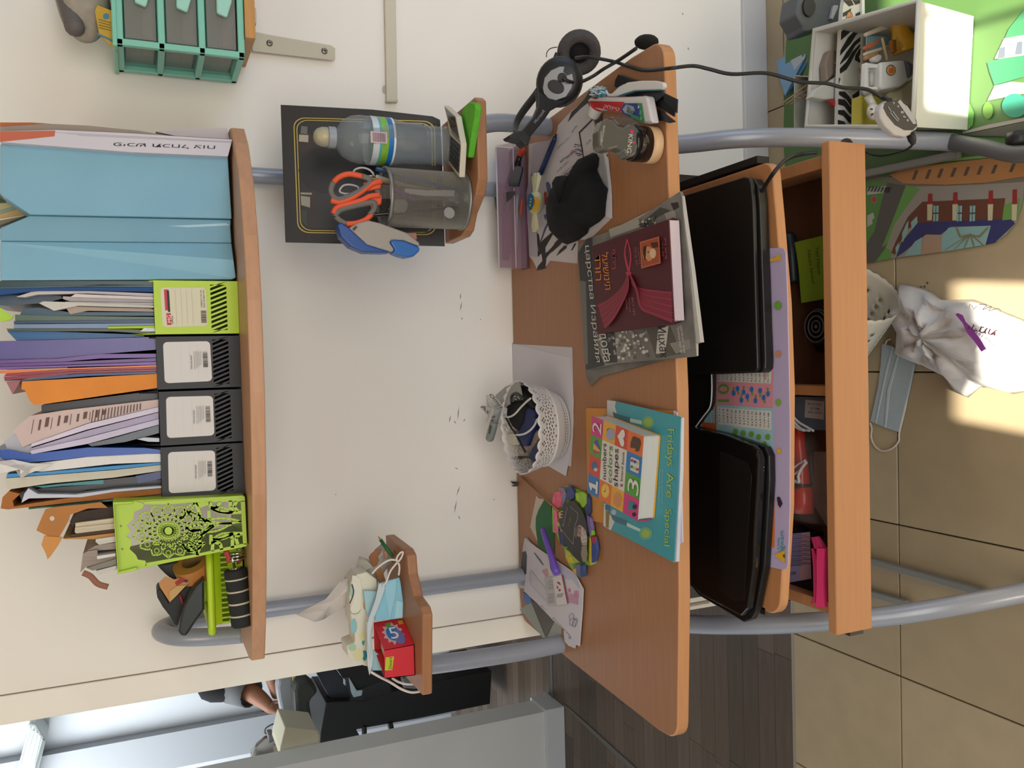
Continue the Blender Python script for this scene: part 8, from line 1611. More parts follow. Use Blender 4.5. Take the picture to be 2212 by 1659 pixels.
obj('note_block', MB().pp(fr(D5, 615, 385, 715, 385, 690, 800, 715, 1135, 605, 1130, 615, 800), ptop, .055), HP, t)
for c in ((540, 240, 600, 235, 640, 290, 700, 385, 615, 390, 580, 385), (545, 380, 600, 470, 615, 540, 600, 1000, 590, 1080, 540, 1110, 575, 1000, 565, 600)):
    obj('curled_sheets', MB().pp(fr(D5, *c), ZP(DF + .058), .010), M('d9356c', .6), t, bevel=.0008)
# ================================================================ ON THE FLOOR
z3 = lambda *c: fr(H3, *c); b4 = lambda *c: fr(B4, *c); h2 = lambda *c: fr(H2, *c)
t = thing('play_mat', 'printed play mat with roads, a railway and a station on the tiles', 'play mat', at((2050, 420), ZP(0)))
pz = ZP(.004)
GR = M('587c42', .5); RDG = M('5c5852', .5); LG = M('9a9288', .5); OB = M('b8814c', .5); DBR = M('6b3f2c', .5); NVY = M('3a3a6a', .5); AQ = M('8fb5b0', .5); CRM = M('c9bf9a', .5); CHR = M('9a2a2c', .5)
mo = [(1873, 567), (1925, 559), (2034, 543), (2110, 533), (2148, 525), (2174, 507), (2192, 484), (2205, 450), (2211, 420), (2222, 300), (2260, 200), (2260, -60), (1712, -60), (1697, 100), (1692, 292), (1700, 480), (1790, 575)]
obj('mat_sheet', MB().pp(mo, pz, .0038), GR, t, bevel=.001)
G2_ = M('6a9a4c', .5)
it = [(b5(880, 20, 1120, 10, 1010, 270, 960, 460, 900, 640, 870, 640), M('5b8a45', .5)), (b5(1085, 0, 1270, 0, 1160, 260, 1040, 600, 960, 720, 870, 730, 870, 600, 960, 460, 1010, 250), RDG), (b5(1230, 60, 1350, 100, 1230, 260, 1090, 540, 1020, 600, 1100, 400), G2_),
      (b5(1270, 0, 2210, 0, 2200, 180, 2150, 380, 2060, 490, 1960, 560, 1520, 634, 1090, 690, 1020, 690, 1130, 400, 1240, 240, 1340, 110, 1240, 60), LG),
      (b5(880, 0, 1380, 30, 1800, 30, 2210, -20, 2210, 50, 1800, 75, 1300, 90, 900, 30), M('7d7468', .5)),
      (b5(1360, 215, 2050, 185, 2030, 370, 1360, 390, 1240, 440, 1190, 520, 1130, 660, 1100, 640, 1140, 540, 1240, 340), DBR), (b5(1320, 392, 2110, 355, 2130, 400, 1960, 560, 1880, 575, 1930, 415, 1600, 425, 1510, 490, 1390, 488, 1200, 640, 1140, 680, 1180, 560), NVY),
      (b5(1580, 430, 1930, 415, 1885, 575, 1515, 635, 1520, 500), AQ), (b5(1390, 490, 1515, 490, 1515, 632, 1350, 655, 1370, 510), M('b3937a', .5)), (b5(1300, 545, 1355, 512, 1345, 655, 1210, 665), AQ),
      (b5(1190, 480, 1225, 400, 1245, 370, 1235, 470, 1195, 555), AQ), (b5(1265, 385, 1315, 335, 1320, 390, 1270, 450), AQ), (b5(1135, 600, 1165, 550, 1160, 620, 1140, 640), AQ), (b5(2040, 250, 2180, 180, 2150, 370, 2120, 360, 2025, 370), G2_),
      (b5(990, 690, 1060, 600, 1100, 630, 1100, 690, 970, 712), G2_), (b5(900, 330, 950, 305, 960, 345, 940, 370, 945, 400, 900, 425), M('b5b2a8', .5)), (circ(b5(957, 197)[0], 6.5, 14, 8.5), M('8f8a80', .5)), (circ(b5(957, 197)[0], 4.8, 14, 6.5), M('c0392c', .5))]
for x in (1400, 1610, 1905, 2105): it += [(b5(x, 235, x + 45, 232, x + 38, 370, x, 372), CRM), (b5(x + 8, 150 - (x - 1400) * .05, x + 42, 145 - (x - 1400) * .05, x + 44, 235, x + 4, 237), CHR)]
for x in (1450, 1645, 1755): it += [(b5(x, 250, x + 20, 248, x + 18, 305, x, 307), AQ), (b5(x + 25, 248, x + 46, 247, x + 44, 304, x + 24, 305), AQ), (b5(x, 318, x + 18, 317, x + 16, 378, x - 2, 380), AQ), (b5(x + 24, 317, x + 44, 316, x + 42, 376, x + 22, 378), AQ)]
for a in range(5):
    s_ = a / 4; it.append((b5(1755, 480, 1765, 480, 1540 + 330 * s_ + 8, 620 - 40 * s_, 1540 + 330 * s_, 622 - 40 * s_), M('8f7a4c', .5)))
it.append((b5(1640, 430, 1650, 430, 1680, 500, 1760, 485, 1830, 500, 1905, 425, 1912, 430, 1840, 512, 1760, 497, 1670, 512), M('8f7a4c', .5)))
for k in range(7): it.append((b5(900 + 27 * k, 130 + 2 * k, 912 + 27 * k, 126 + 2 * k, 932 + 27 * k, 88 + k, 920 + 27 * k, 88 + k), M('2c2c28', .5) if k % 1 == 0 else GR))
it.insert(1, (b5(900, 100, 1085, 82, 1085, 135, 900, 158), M('bfbdb2', .5)))
# railway: orange bed with dark sleepers, curving off to the right
it += [(b4(1080, 1455, 1240, 1400, 1560, 1360, 1900, 1320, 2210, 1270, 2210, 1470, 1900, 1520, 1560, 1540, 1200, 1530), OB)]
for x in (1270, 1380, 1480, 1590, 1700, 1810, 1930, 2080): it.append((b4(x, 1500 - (x - 1270) * .08, x + 28, 1498 - (x - 1270) * .08, x + 58, 1420 - (x - 1270) * .07, x + 30, 1420 - (x - 1270) * .07), M('5d5040', .5)))
it += [(b4(1380, 1345, 1900, 1290, 2140, 1290, 2140, 1310, 1900, 1315, 1400, 1360), M('8fae62', .5)),
       (b4(1705, 760, 1790, 940, 1780, 1040, 1720, 1100, 1690, 1090), M('5f9a45', .5)), (b4(1900, 520, 2000, 490, 2207, 460, 2207, 640, 1960, 710, 1920, 600), M('3f8a60', .5)), (b4(2040, 330, 2080, 240, 2207, 80, 2260, 60, 2260, 300, 2060, 320), M('448a5c', .5)), (b4(1960, 490, 2040, 320, 2210, 290, 2210, 460, 2000, 490), CRM),
       (b4(2050, 390, 2045, 480, 1985, 490, 2000, 400), M('6a7480', .5)), (b4(2150, 350, 2192, 345, 2190, 450, 2130, 455), M('6a7480', .5)), (b4(1960, 715, 2100, 680, 2207, 690, 2207, 780, 1900, 840), M('a9c79a', .5)), (circ(b4(2130, 880)[0], 28, 20, 26), M('3a9a7c', .5)), (circ(b4(1905, 920)[0], 11, 16, 18), M('6a9a3c', .5)), (b4(1690, 1100, 1900, 1040, 2210, 980, 2210, 1010, 1700, 1115), M('a9a094', .5)), (b4(1710, 1120, 2210, 1015, 2210, 1140, 1750, 1130), M('5a5a4c', .5))]
prints('mat_print', t, pz, it, lift=.0004, step=.00004)
# waste basket on its side
t = thing('waste_basket', 'white perforated plastic waste basket lying on its side under the drawer', 'waste basket', at((1880, 680), ZP(0)))
R_ = .112; axb = V((-.72, .62, -.12)).normalized(); dn = -UP; dn = (dn - axb * dn.dot(axb)).normalized(); cz_ = R_ * sqrt(1 - axb.z ** 2) + .002
C_ = at((1941, 637), ZP(cz_ + R_ * dn.z)) - dn * R_; u = dn; H_ = .27; BW = M('d3cdbc', .5); nA = 64
vs = []; fs = []; nR = 28
upv = V((0, 0, 1)); vv = axb.cross(u)
for i in range(nR + 1):
    s_ = i / nR; r_ = R_ * (1 - .28 * s_); drop = 0
    for j in range(nA):
        a = 2 * pi * j / nA; vs.append(C_ + axb * H_ * s_ + u * cos(a) * r_ + vv * sin(a) * r_ + V((0, 0, -drop)) + (axb * (-.003) if (i == 0 and j % 2) else V((0, 0, 0))))
for i in range(nR):
    for j in range(nA):
        if 2 < i < nR - 2 and j % 4 == 0 and i % 2 == 0: continue
        fs.append((i * nA + j, i * nA + (j + 1) % nA, (i + 1) * nA + (j + 1) % nA, (i + 1) * nA + j))
obj('basket_wall', MB().add(vs, fs, 0, True), BW, t, solid=.002)
cb_ = C_ + axb * H_; obj('basket_bottom', MB().lathe([(.001, 0), (R_ * .72, 0), (R_ * .72, .003), (.001, .003)], cb_, axb, nA), BW, t)
# white carrier bag
t = thing('carrier_bag', 'crumpled white plastic carrier bag with purple printing on the tiles', 'bag', at(z3(800, 700)[0], ZP(0)))
op = z3(345, 197, 440, 215, 540, 245, 600, 275, 665, 328, 800, 330, 930, 328, 1020, 360, 1200, 440, 1330, 490, 1500, 600, 1620, 800, 1500, 1050, 1250, 1100, 1050, 1050, 990, 1040, 880, 1130, 820, 1090, 760, 1005, 715, 965, 640, 915, 540, 870, 470, 858, 370, 812, 310, 775, 300, 600, 255, 480, 290, 415, 335, 375)
P_ = [at(p, ZP(.012)) for p in op]; cen = at(z3(760, 640)[0], ZP(0)); k = len(P_); rr = random.Random(31); vs = []
rgs = ((1.0, .004), (.95, .030), (.84, .052), (.70, .060), (.55, .070), (.40, .076), (.26, .078), (.12, .080)); 
for ri, (s_, h) in enumerate(rgs):
    for i, p in enumerate(P_):
        q_ = cen + (p - cen) * s_; fold = .010 * sin(i * 1.9 + ri * .7) + .007 * sin(i * .8 - ri * 1.3)
        q_.z = h + (fold if ri else 0) + rr.uniform(-.003, .003); q_.y -= (q_.z) * .45 * s_; vs.append(q_)
vs.append(cen + V((0, 0, .082)))
fs = [(r * k + i, r * k + (i + 1) % k, (r + 1) * k + (i + 1) % k, (r + 1) * k + i) for r in range(len(rgs) - 1) for i in range(k)] + [((len(rgs) - 1) * k + i, (len(rgs) - 1) * k + (i + 1) % k, len(rgs) * k) for i in range(k)] + [tuple(range(k))[::-1]]
obj('bag_film', MB().add(vs, fs, 0, True), M('d6d2cc', .5, bump=.5, scale=25), t, weld=True)
pb4 = plane((0, 1.2, .100), (0, -.15, 1))
obj('bag_print', MB().pp(z3(805, 450, 825, 438, 865, 455, 890, 510, 940, 560, 1000, 640, 1057, 730, 1017, 752, 960, 670, 900, 600, 865, 520), pb4, .0006), M('8f4596', .5), t)
texts('bag_lettering', t, pb4, [('\u05ea\u05de\u05e8\u05d9', z3(1150, 580)[0], z3(925, 525)[0], z3(1128, 625)[0], M('6a3a48', .5)), ('since 1928', z3(1130, 690)[0], z3(970, 560)[0], z3(1110, 712)[0], M('5a4a50', .6))])
obj('bag_drawing', MB().tube(smoothpath([at(p, pb4, .0006) for p in z3(1000, 365, 1060, 375, 1030, 410, 1100, 385, 1080, 420, 1150, 400, 1180, 425)], 5), .0006, 5), M('5a5048', .6), t)
# mask
t = thing('face_mask', 'pale blue surgical mask with white loops lying on the tiles under the drawer', 'face mask', at(z3(290, 1050)[0], ZP(0)))
obj('mask_cloth', MB().pp(z3(205, 685, 290, 705, 470, 850, 430, 1050, 345, 1410, 225, 1370, 110, 1320, 170, 1050, 195, 850), ZP(.007), .0055), M('a9b7ba', .8, grain=.03, scale=60), t, bevel=.0015)
for c in ((330, 780, 345, 790, 270, 1080, 240, 1370, 225, 1370, 250, 1060), (285, 710, 300, 715, 240, 960, 160, 1335, 150, 1330, 225, 950)): obj('pleat', MB().pp(z3(*c), ZP(.009), .0018), M('bcc7c8', .8), t, bevel=.0006)
LP2 = M('cfc4ae', .8)
obj('ear_loop', MB().tube(smoothpath([at(p, ZP(.004)) for p in z3(465, 855, 440, 960, 400, 1200, 350, 1410, 345, 1480, 290, 1540, 210, 1560, 150, 1520, 120, 1450, 125, 1380, 110, 1330)], 5), .0022, 6), LP2, t)
obj('ear_loop', MB().tube(smoothpath([at(p, ZP(.006)) for p in z3(235, 695, 250, 660, 280, 650)], 5), .0022, 6), LP2, t)
for i, c in enumerate(((555, 222), (525, 225), (578, 192))): solo('crumb', MB().ball(at(z3(*c)[0], ZP(.001)), (.0025, .002, .0015), 8), M('4a3a28', .8), ('largest dark crumb on the tile beside the carrier bag', 'tiny crumb nearest the carrier bag handles', 'tiny crumb furthest from the carrier bag')[i], 'crumb', 'crumbs on the tiles')
# ---- toy crate by the wall
ZC = .165
cfr, cnr, cnl, cfl = [at(p, ZP(ZC)) for p in ((1760, 65), (1985, 2), (1972, 274), (1742, 274))]
t = thing('toy_crate', 'white plastic crate full of toys on the play mat beside the desk leg', 'crate', at((1900, 150), ZP(0)))
CW = M('d6d2c6', .4); ins = .02
def shrink(p, q_, f): return p + (q_ - p) * f
cc_ = (cfr + cnr + cnl + cfl) / 4; rim = [cfr, cnr, cnl, cfl]; bot = [V((p.x + (cc_.x - p.x) * .06, p.y + (cc_.y - p.y) * .05, .006)) for p in rim]
for i in range(4):
    j = (i + 1) % 4; n_ = (cc_ - (rim[i] + rim[j]) / 2); n_.z = 0; n_.normalize()
    obj('crate_wall', MB().prism([rim[i], rim[j], bot[j], bot[i]], n_ * .003), CW, t)
obj('crate_bottom', MB().prism(bot, (0, 0, .003)), CW, t)
obj('crate_rim', MB().tube(rim, .006, 8, closed=True), CW, t)
gT = 'toys in the white crate'
def toyp(name, F_, pts, Y, dp, h, lab, cat='toy', parent=None, bevel=.003, rough=.4):
    mb = MB().prism([at(p, YP(Y)) for p in fr(F_, *pts)], (0, dp, 0)); m = M(h, rough)
    return obj(name, mb, m, parent, None, bevel=bevel) if parent else solo(name, mb, m, lab, cat, gT, bevel=bevel)
t = thing('zebra_boat', 'toy boat side with long zebra stripes and a round badge in the crate', 'toy', at(h2(1130, 700)[0], YP(1.42)), gT)
YZ = 1.44
obj('hull', MB().prism([at(p, YP(YZ)) for p in h2(1060, -40, 1270, -40, 1300, 600, 1300, 760, 1265, 1100, 1250, 1580, 975, 1580, 985, 1100, 1000, 700, 1020, 300, 1035, 100)], (0, .012, 0)), M('cfccc2', .4), t, bevel=.001)
ST_ = M('2a2824', .45); pl = YP(YZ)
st = [(1035, 0, 1060, 30, 1110, 80, 1170, 60, 1140, 0), (1150, 0, 1190, 60, 1270, 30, 1270, 0), (1190, 170, 1270, 130, 1270, 190, 1190, 225), (1035, 160, 1090, 130, 1140, 100, 1130, 140, 1075, 190, 1035, 210), (1035, 240, 1070, 235, 1085, 310, 1035, 320), (1015, 390, 1110, 310, 1200, 250, 1270, 215, 1270, 270, 1200, 320, 1120, 400, 1010, 500), (1005, 620, 1100, 460, 1190, 370, 1270, 330, 1270, 380, 1200, 430, 1130, 540, 1000, 690), (1000, 780, 1080, 640, 1170, 520, 1270, 440, 1270, 490, 1190, 560, 1110, 700, 1000, 800), (995, 850, 1080, 760, 1150, 640, 1230, 560, 1270, 540, 1200, 640, 1140, 760, 1080, 860, 1000, 910), (1190, 680, 1240, 600, 1270, 590, 1270, 640, 1230, 700, 1270, 790, 1180, 740), (985, 960, 1005, 970, 985, 1040), (1240, 840, 1270, 850, 1270, 920, 1240, 900), (1240, 1000, 1265, 990, 1262, 1060, 1238, 1050), (985, 1130, 1060, 1130, 1120, 1200, 1190, 1320, 1240, 1330, 1240, 1350, 1150, 1330, 1080, 1230, 985, 1170), (1150, 1180, 1260, 1090, 1250, 1160, 1200, 1220, 1250, 1280, 1250, 1310, 1190, 1270), (978, 1220, 1060, 1230, 1120, 1310, 1245, 1380, 1240, 1430, 1120, 1400, 1050, 1310, 978, 1290), (975, 1360, 1050, 1360, 1120, 1440, 1240, 1480, 1235, 1540, 1110, 1510, 1040, 1430, 975, 1410), (972, 1480, 1050, 1500, 1100, 1580, 972, 1580)]
prints('zebra_stripes', t, pl, [(h2(*c), ST_) for c in st], lift=.0004)
prints('flame_badge', t, pl, [(circ(h2(1118, 228)[0], 7.5, 20, 16), M('4a4844', .4)), (circ(h2(1118, 228)[0], 6.4, 20, 14), M('c98a5c', .4)), (h2(1095, 260, 1100, 200, 1120, 215, 1130, 180, 1145, 230, 1135, 270, 1110, 280), M('b0603a', .4))], lift=.0009)
obj('deck_edge', MB().prism([at(p, YP(YZ - .006)) for p in h2(1268, -40, 1305, -40, 1312, 600, 1300, 1100, 1275, 1590, 1245, 1590, 1262, 1100, 1275, 600)], (0, .02, 0)), M('e0ddd2', .3), t, bevel=.001)
obj('mast_seat', MB().prism([at(p, YP(YZ - .004)) for p in h2(1020, 900, 1100, 880, 1235, 900, 1240, 1110, 1120, 1130, 1010, 1080)], (0, .01, 0)), M('c9c8b6', .35), t, bevel=.004)
t = thing('zebra_card', 'small zebra-striped panel standing in the back part of the crate', 'toy', at(h2(720, 1300)[0], YP(1.55)), gT)
obj('panel', MB().prism([at(p, YP(1.56)) for p in h2(670, 870, 780, 775, 820, 780, 800, 1380, 780, 1530, 640, 1560, 640, 1230, 665, 1100)], (0, .006, 0)), M('d0cdc2', .4), t, bevel=.001)
prints('zebra_stripes', t, YP(1.56), [(h2(*c), ST_) for c in ((680, 850, 780, 790, 810, 800, 700, 950, 665, 990), (700, 1010, 800, 900, 800, 960, 690, 1100, 655, 1100), (640, 1300, 700, 1340, 790, 1330, 790, 1370, 690, 1375, 640, 1350), (645, 1250, 700, 1220, 790, 1240, 795, 1270, 680, 1275), (640, 1390, 730, 1450, 780, 1400, 790, 1440, 770, 1530, 730, 1500, 640, 1430), (640, 1480, 660, 1500, 720, 1540, 640, 1555))], lift=.0004)
SR_ = M('b89878', .6)
t = thing('rope_ladder', 'tan plastic rope ladder and sail net lying across the toys in the crate', 'toy', at(h2(600, 1000)[0], YP(1.5)), gT)
def gp(u, v): 
    a = lerp2((270, 1290), (980, 750), u); b = lerp2((385, 1290), (985, 920), u); c = lerp2(a, b, v); return at(h2(c[0], c[1])[0], YP(1.60 - .14 * u))
for v in (0, .5, 1): obj('net_strand', MB().tube([gp(i / 12, v) for i in range(13)], .0014, 5), SR_, t)
for i in range(2, 13, 1): obj('net_rung', MB().tube([gp(i / 12, 0), gp(i / 12, 1)], .0011, 5), SR_, t)
toyp('blue_toy_part', H2, (800, 740, 850, 480, 900, 430, 1020, 400, 1020, 620, 880, 620, 850, 680), 1.50, .03, '4a93c4', 'bright blue curved toy piece behind the zebra boat')
toyp('grey_toy_part', H2, (850, 680, 870, 620, 1000, 630, 1000, 850, 840, 1000, 820, 800), 1.47, .02, '8f7f70', 'taupe toy block under the rope net behind the zebra boat')
toyp('white_hull', H2, (640, 1200, 700, 1100, 860, 1010, 985, 930, 985, 1220, 800, 1230), 1.46, .02, 'c9c6b8', 'white toy hull nose touching the zebra boat')
toyp('red_disc', H2, (860, 1240, 970, 1220, 965, 1320, 910, 1300), 1.45, .01, 'a82828', 'red round toy corner low behind the zebra boat')
# front compartment toys
t = thing('toy_rocket', 'white toy plane with grey nose and red tip in the crate', 'toy', at(b4(1100, 630)[0], ZP(.1)), gT)
YF = 1.31
obj('hull', MB().prism([at(p, YP(YF)) for p in b4(1015, 515, 1200, 500, 1250, 520, 1270, 600, 1240, 680, 1190, 720, 1030, 745, 1010, 720)], (0, .05, 0)), M('d2cfc4', .35), t, bevel=.008, seg=3)
n0, n1 = at(b4(1205, 590)[0], YP(YF + .01)), at(b4(1285, 572)[0], YP(YF + .005)); ax = (n1 - n0).normalized(); ln = (n1 - n0).length
obj('nose', MB().lathe([(.0205, -.004), (.0195, .002), (.015, ln * .5), (.009, ln * .85)], n0, ax, 20), M('5a5c62', .35), t)
obj('nose_tip', MB().lathe([(.0085, ln * .8), (.0085, ln * .95), (.006, ln * 1.1), (.001, ln * 1.15)], n0, ax, 16), M('c8232f', .35), t)
obj('wing_frame', MB().prism([at(p, YP(YF + .01)) for p in b4(890, 520, 1015, 540, 1015, 565, 910, 565, 915, 720, 1010, 725, 1010, 745, 880, 745)], (0, .012, 0)), M('dedbd0', .35), t, bevel=.001)
obj('engine', MB().tube([at(b4(930, 600)[0], YP(YF + .02)), at(b4(930, 720)[0], YP(YF + .02))], .006, 12), M('b9b6aa', .3), t)
prints('flame_badge', t, YP(YF), [(circ(b4(1098, 585)[0], 10.5, 20, 12), M('4a4640', .4)), (circ(b4(1098, 585)[0], 8.8, 20, 10), M('cf9a5c', .4)), (b4(1075, 600, 1085, 560, 1100, 575, 1110, 550, 1125, 585, 1115, 610, 1090, 615), M('b8642c', .4))], lift=.0006)
t = thing('yellow_toy', 'glossy yellow rounded toy piece with a waist standing in the crate', 'toy', at(b4(1180, 280)[0], YP(1.33)), gT)
yp = [at(b4(x, y)[0], YP(1.35)) for x, y in ((1170, 108), (1172, 140), (1172, 200), (1180, 260), (1192, 310), (1215, 370), (1230, 425))]
obj('body', MB().tube(smoothpath(yp, 4), [r for r in [.004, .010, .014, .017, .0195, .0200, .0200, .0195, .019, .0185, .018, .018, .018, .0185, .0195, .0205, .0215, .023, .0245, .0255, .027, .028, .0285, .028, .027]], 18), M('dba520', .2), t)
obj('rim', MB().prism([at(p, YP(1.335)) for p in b4(1110, 330, 1140, 330, 1150, 430, 1120, 430)], (0, .01, 0)), M('8f5a18', .4), t)
obj('orange_tab', MB().prism([at(p, YP(1.36)) for p in b4(1245, 140, 1260, 125, 1340, 130, 1335, 160, 1290, 165)], (0, .01, 0)), M('e08a30', .4), t, bevel=.002)
toyp('doll_house_frame', B4, (890, 270, 1070, 190, 1110, 200, 1105, 240, 1090, 235, 900, 300), 1.37, .01, 'd8d0b8', 'cream toy rail across the back of the front compartment')
toyp('blue_window', B4, (895, 295, 1090, 300, 1095, 390, 895, 430), 1.40, .004, '9ccad8', 'light blue toy window pane in the crate', rough=.15)
toyp('cream_rail', B4, (888, 430, 1100, 365, 1105, 395, 888, 460), 1.365, .01, 'd6cfb6', 'cream toy rail in front of the blue window')
toyp('tan_post', B4, (1025, 310, 1040, 305, 1085, 500, 1068, 505), 1.355, .006, 'c9b088', 'thin tan toy post leaning by the cream rail')
toyp('toy_limb_piece', B4, (888, 380, 930, 355, 1000, 330, 1030, 330, 980, 370, 930, 405, 888, 410), 1.36, .01, 'b8683f', 'reddish brown toy arm over the blue window')
toyp('tan_toy_part', B4, (890, 460, 960, 435, 1000, 430, 1000, 470, 940, 480, 895, 500), 1.36, .01, 'b0855c', 'tan toy piece left of the post')
toyp('white_toy_figure', B4, (940, 480, 1000, 450, 1030, 460, 1020, 500, 990, 520, 960, 510), 1.35, .012, 'd9d6cc', 'little white toy figure between the rails')
toyp('yellow_bowl', B4, (855, 790, 1000, 800, 1060, 880, 1080, 1065, 850, 1065), 1.38, .03, 'c9b83f', 'dull yellow toy bowl low in the crate next to the desk leg')
toyp('cream_block', B4, (1180, 740, 1285, 655, 1285, 860, 1250, 880, 1190, 840), 1.33, .04, 'cfc9a8', 'cream toy block beside the inline remote')
t = thing('toy_bone_leg', 'white bone-shaped toy leg lying on the yellow bowl in the crate', 'toy', at(b4(940, 870)[0], YP(1.34)), gT)
obj('shaft', MB().tube([at(p, YP(1.34)) for p in b4(905, 800, 960, 900)], .008, 12), M('d6d3c6', .3), t)
obj('knob', MB().ball(at(b4(950, 930)[0], YP(1.335)), (.018, .012, .014), 14), M('d9d6ca', .3), t)
prints('brown_patch', t, YP(1.322), [(b4(930, 948, 955, 940, 950, 960, 930, 968), M('8a3a20', .5)), (b4(925, 900, 950, 905, 945, 918, 925, 915), M('8a3a20', .5))])
# blue folder and grey case near the wall
t = thing('blue_binder', 'light blue folder with a white label leaning on the wall by the crate', 'folder', at(b4(250, 500)[0], ZP(0)))
plb = P3(at((1743, 110), ZP(.003)), at((1668, 75), YP(1.835)), at((1697, -8), YP(1.80)))
obj('folder_cover', MB().pp(b4(108, 288, 175, 70, 205, -40, 225, -20, 275, 130, 390, 365, 398, 420, 385, 470, 213, 800, 160, 620), plb, .004), M('7fa9c8', .5, grain=.03, scale=8), t, bevel=.0005)
prints('folder_label', t, plb, [(b4(210, 335, 255, 245, 295, 225, 350, 310, 385, 480, 295, 585, 240, 450), M('b9c0c4', .5)), (b4(310, 345, 335, 312, 385, 440, 362, 478), M('3f4f7c', .5)), (b4(335, 370, 342, 365, 375, 455, 368, 462), M('8f9aac', .5)), (b4(235, 390, 255, 395, 255, 420, 240, 425), M('4a4a50', .5)), (b4(120, 290, 150, 170, 190, 60, 215, 0, 230, 20, 190, 140, 150, 250), M('9fb89c', .5))], lift=.0004)
obj('back_flap', MB().pp(b4(385, 470, 405, 520, 330, 640, 220, 810, 300, 620), plb, .002, 0, -.004), M('3f74a0', .5), t)
t = thing('grey_case', 'dark grey plastic tool case standing behind the toy crate', 'case', at((1760, 30), ZP(0)))
plg = YP(1.56)
obj('case_body', MB().prism([at(p, plg) for p in h2(490, -80, 1050, -80, 1040, 120, 1020, 260, 700, 370, 560, 400, 540, 330, 450, 180)], (0, .06, 0)), M('57595c', .45, grain=.05, scale=60), t, bevel=.006, seg=3)
obj('case_ring', MB().prism([at(p, YP(1.554)) for p in circ(h2(625, 80)[0], 13, 22, 21)], (0, .01, 0)), M('2e2f30', .5), t, bevel=.001)
obj('case_panel', MB().prism([at(p, YP(1.555)) for p in h2(590, -60, 700, -60, 690, 140, 620, 160)], (0, .008, 0)), M('6a6c70', .45), t, bevel=.002)
obj('latch', MB().prism([at(p, YP(1.550)) for p in h2(885, 225, 925, 60, 985, 60, 975, 110, 915, 240)], (0, .01, 0)), M('a9a9a6', .4), t, bevel=.002)
t = thing('second_crate', 'empty white plastic bin standing between the toy crate and the wall', 'bin', at(h2(480, 1400)[0], ZP(0)))
r4 = [at(p, ZP(.13)) for p in h2(430, 930, 625, 940, 575, 1700, 430, 1700)]
b4_ = [V((p.x, p.y, .005)) for p in r4]
for i in range(4): obj('bin_wall', MB().prism([r4[i], r4[(i + 1) % 4], b4_[(i + 1) % 4], b4_[i]], V((0, -.002, 0)) if i in (3, 1) else V((-.002, 0, 0))), M('cbc6b4', .45), t)
obj('bin_bottom', MB().prism(b4_, (0, 0, .003)), M('cbc6b4', .45), t)

# ================================================================ THE NEXT ROOM
c2 = lambda *c: fr(C2, *c)
t = thing('air_conditioner', 'white wall air conditioner with louvres high in the next room', 'air conditioner', at(fr(C1, 130, 200)[0], YP(4.5)))
q_ = [at(p, YP(4.42)) for p in fr(C1, 110, 112, 135, 112, 175, 175, 145, 300, 115, 420, 20, 420, 70, 280)]
obj('ac_body', MB().prism(q_, (0, .17, 0)), M('b5bcbb', .4), t, bevel=.01)
for k in range(4):
    obj('louvre', MB().prism([at(p, YP(4.405)) for p in fr(C1, 112 + 13 * k, 130 + 9 * k, 117 + 13 * k, 130 + 9 * k, 72 + 18 * k, 285, 66 + 18 * k, 285)], (0, .01, 0)), M('c2cbc9' if k % 2 else 'eef0ee', .4), t)
obj('vent_slot', MB().prism([at(p, YP(4.408)) for p in fr(C1, 163, 172, 170, 178, 128, 330, 120, 330)], (0, .01, 0)), M('4a5254', .5), t)
wr = [at(p, YP(4.585)) for p in fr(C1, 185, 237, 260, 215, 350, 198, 480, 182, 560, 165, 620, 158, 720, 130, 860, 105, 960, 85, 1015, 62)]
solo('wall_wire', MB().tube(smoothpath(wr, 5), .0035, 6), M('3c4046', .5), 'dark wire running down the far wall from the air conditioner', 'wire')
wr = [at(p, YP(4.3)) for p in fr(C2, 550, 1000, 470, 1030, 410, 1070, 400, 1120, 440, 1150)]
kwr = wr
NR = 'things in the next room'
def far(name, pts, Y, dp, h, lab=None, cat=None, parent=None, bevel=.004, rough=.5, F_=C2):
    P_ = [at(p, YP(Y)) for p in fr(F_, *pts)]; mb = MB().prism(P_, (0, dp, 0)); m = M(h, rough)
    return obj(name, mb, m, parent, None, bevel=bevel) if parent else solo(name, mb, m, lab, cat, None, bevel=bevel)
t = thing('black_desk', 'large black desk unit in the next room seen past the end of the wall', 'desk', at((1000, 1480), ZP(0)))
far('desk_body', (1130, 760, 1330, 750, 1600, 740, 2200, 560, 3110, 380, 3090, 780, 2250, 950, 1490, 1085, 1550, 1190, 1050, 1300, 1060, 1130), 3.75, .35, '111112', parent=t)
far('slanted_panel', (1000, 380, 1240, 350, 1330, 480, 1440, 740, 1200, 760, 1090, 560), 3.80, .05, '2a303a', parent=t, rough=.3)
far('monitor_back', (1240, 340, 1500, 290, 1750, 330, 1830, 500, 1560, 600, 1500, 620, 1410, 460, 1330, 470), 3.78, .05, '141417', parent=t)
far('desk_leg', (1570, 1050, 1620, 1045, 1620, 1170, 1575, 1185), 3.74, .03, '0e0e0f', parent=t); far('desk_leg', (1870, 1010, 1930, 1000, 1950, 1100, 1895, 1120), 3.74, .03, '0e0e0f', parent=t)
far('kick_board', (1900, 480, 2180, 400, 2180, 560, 1930, 640), 3.82, .03, '2a2018', parent=t)
lgz = at(fr(C2, 3100, 500)[0], YP(3.75)); 
far('document', (1400, 460, 1430, 500, 1500, 620, 1570, 615, 1560, 680, 1460, 705, 1430, 640), 3.76, .01, 'a9bcc8', 'sheet of pale blue paper on the black desk in the next room', 'paper')
far('document', (1338, 470, 1365, 490, 1368, 570, 1340, 540), 3.76, .01, 'b9c4cc', 'narrow pale paper strip beside the blue sheet in the next room', 'paper')
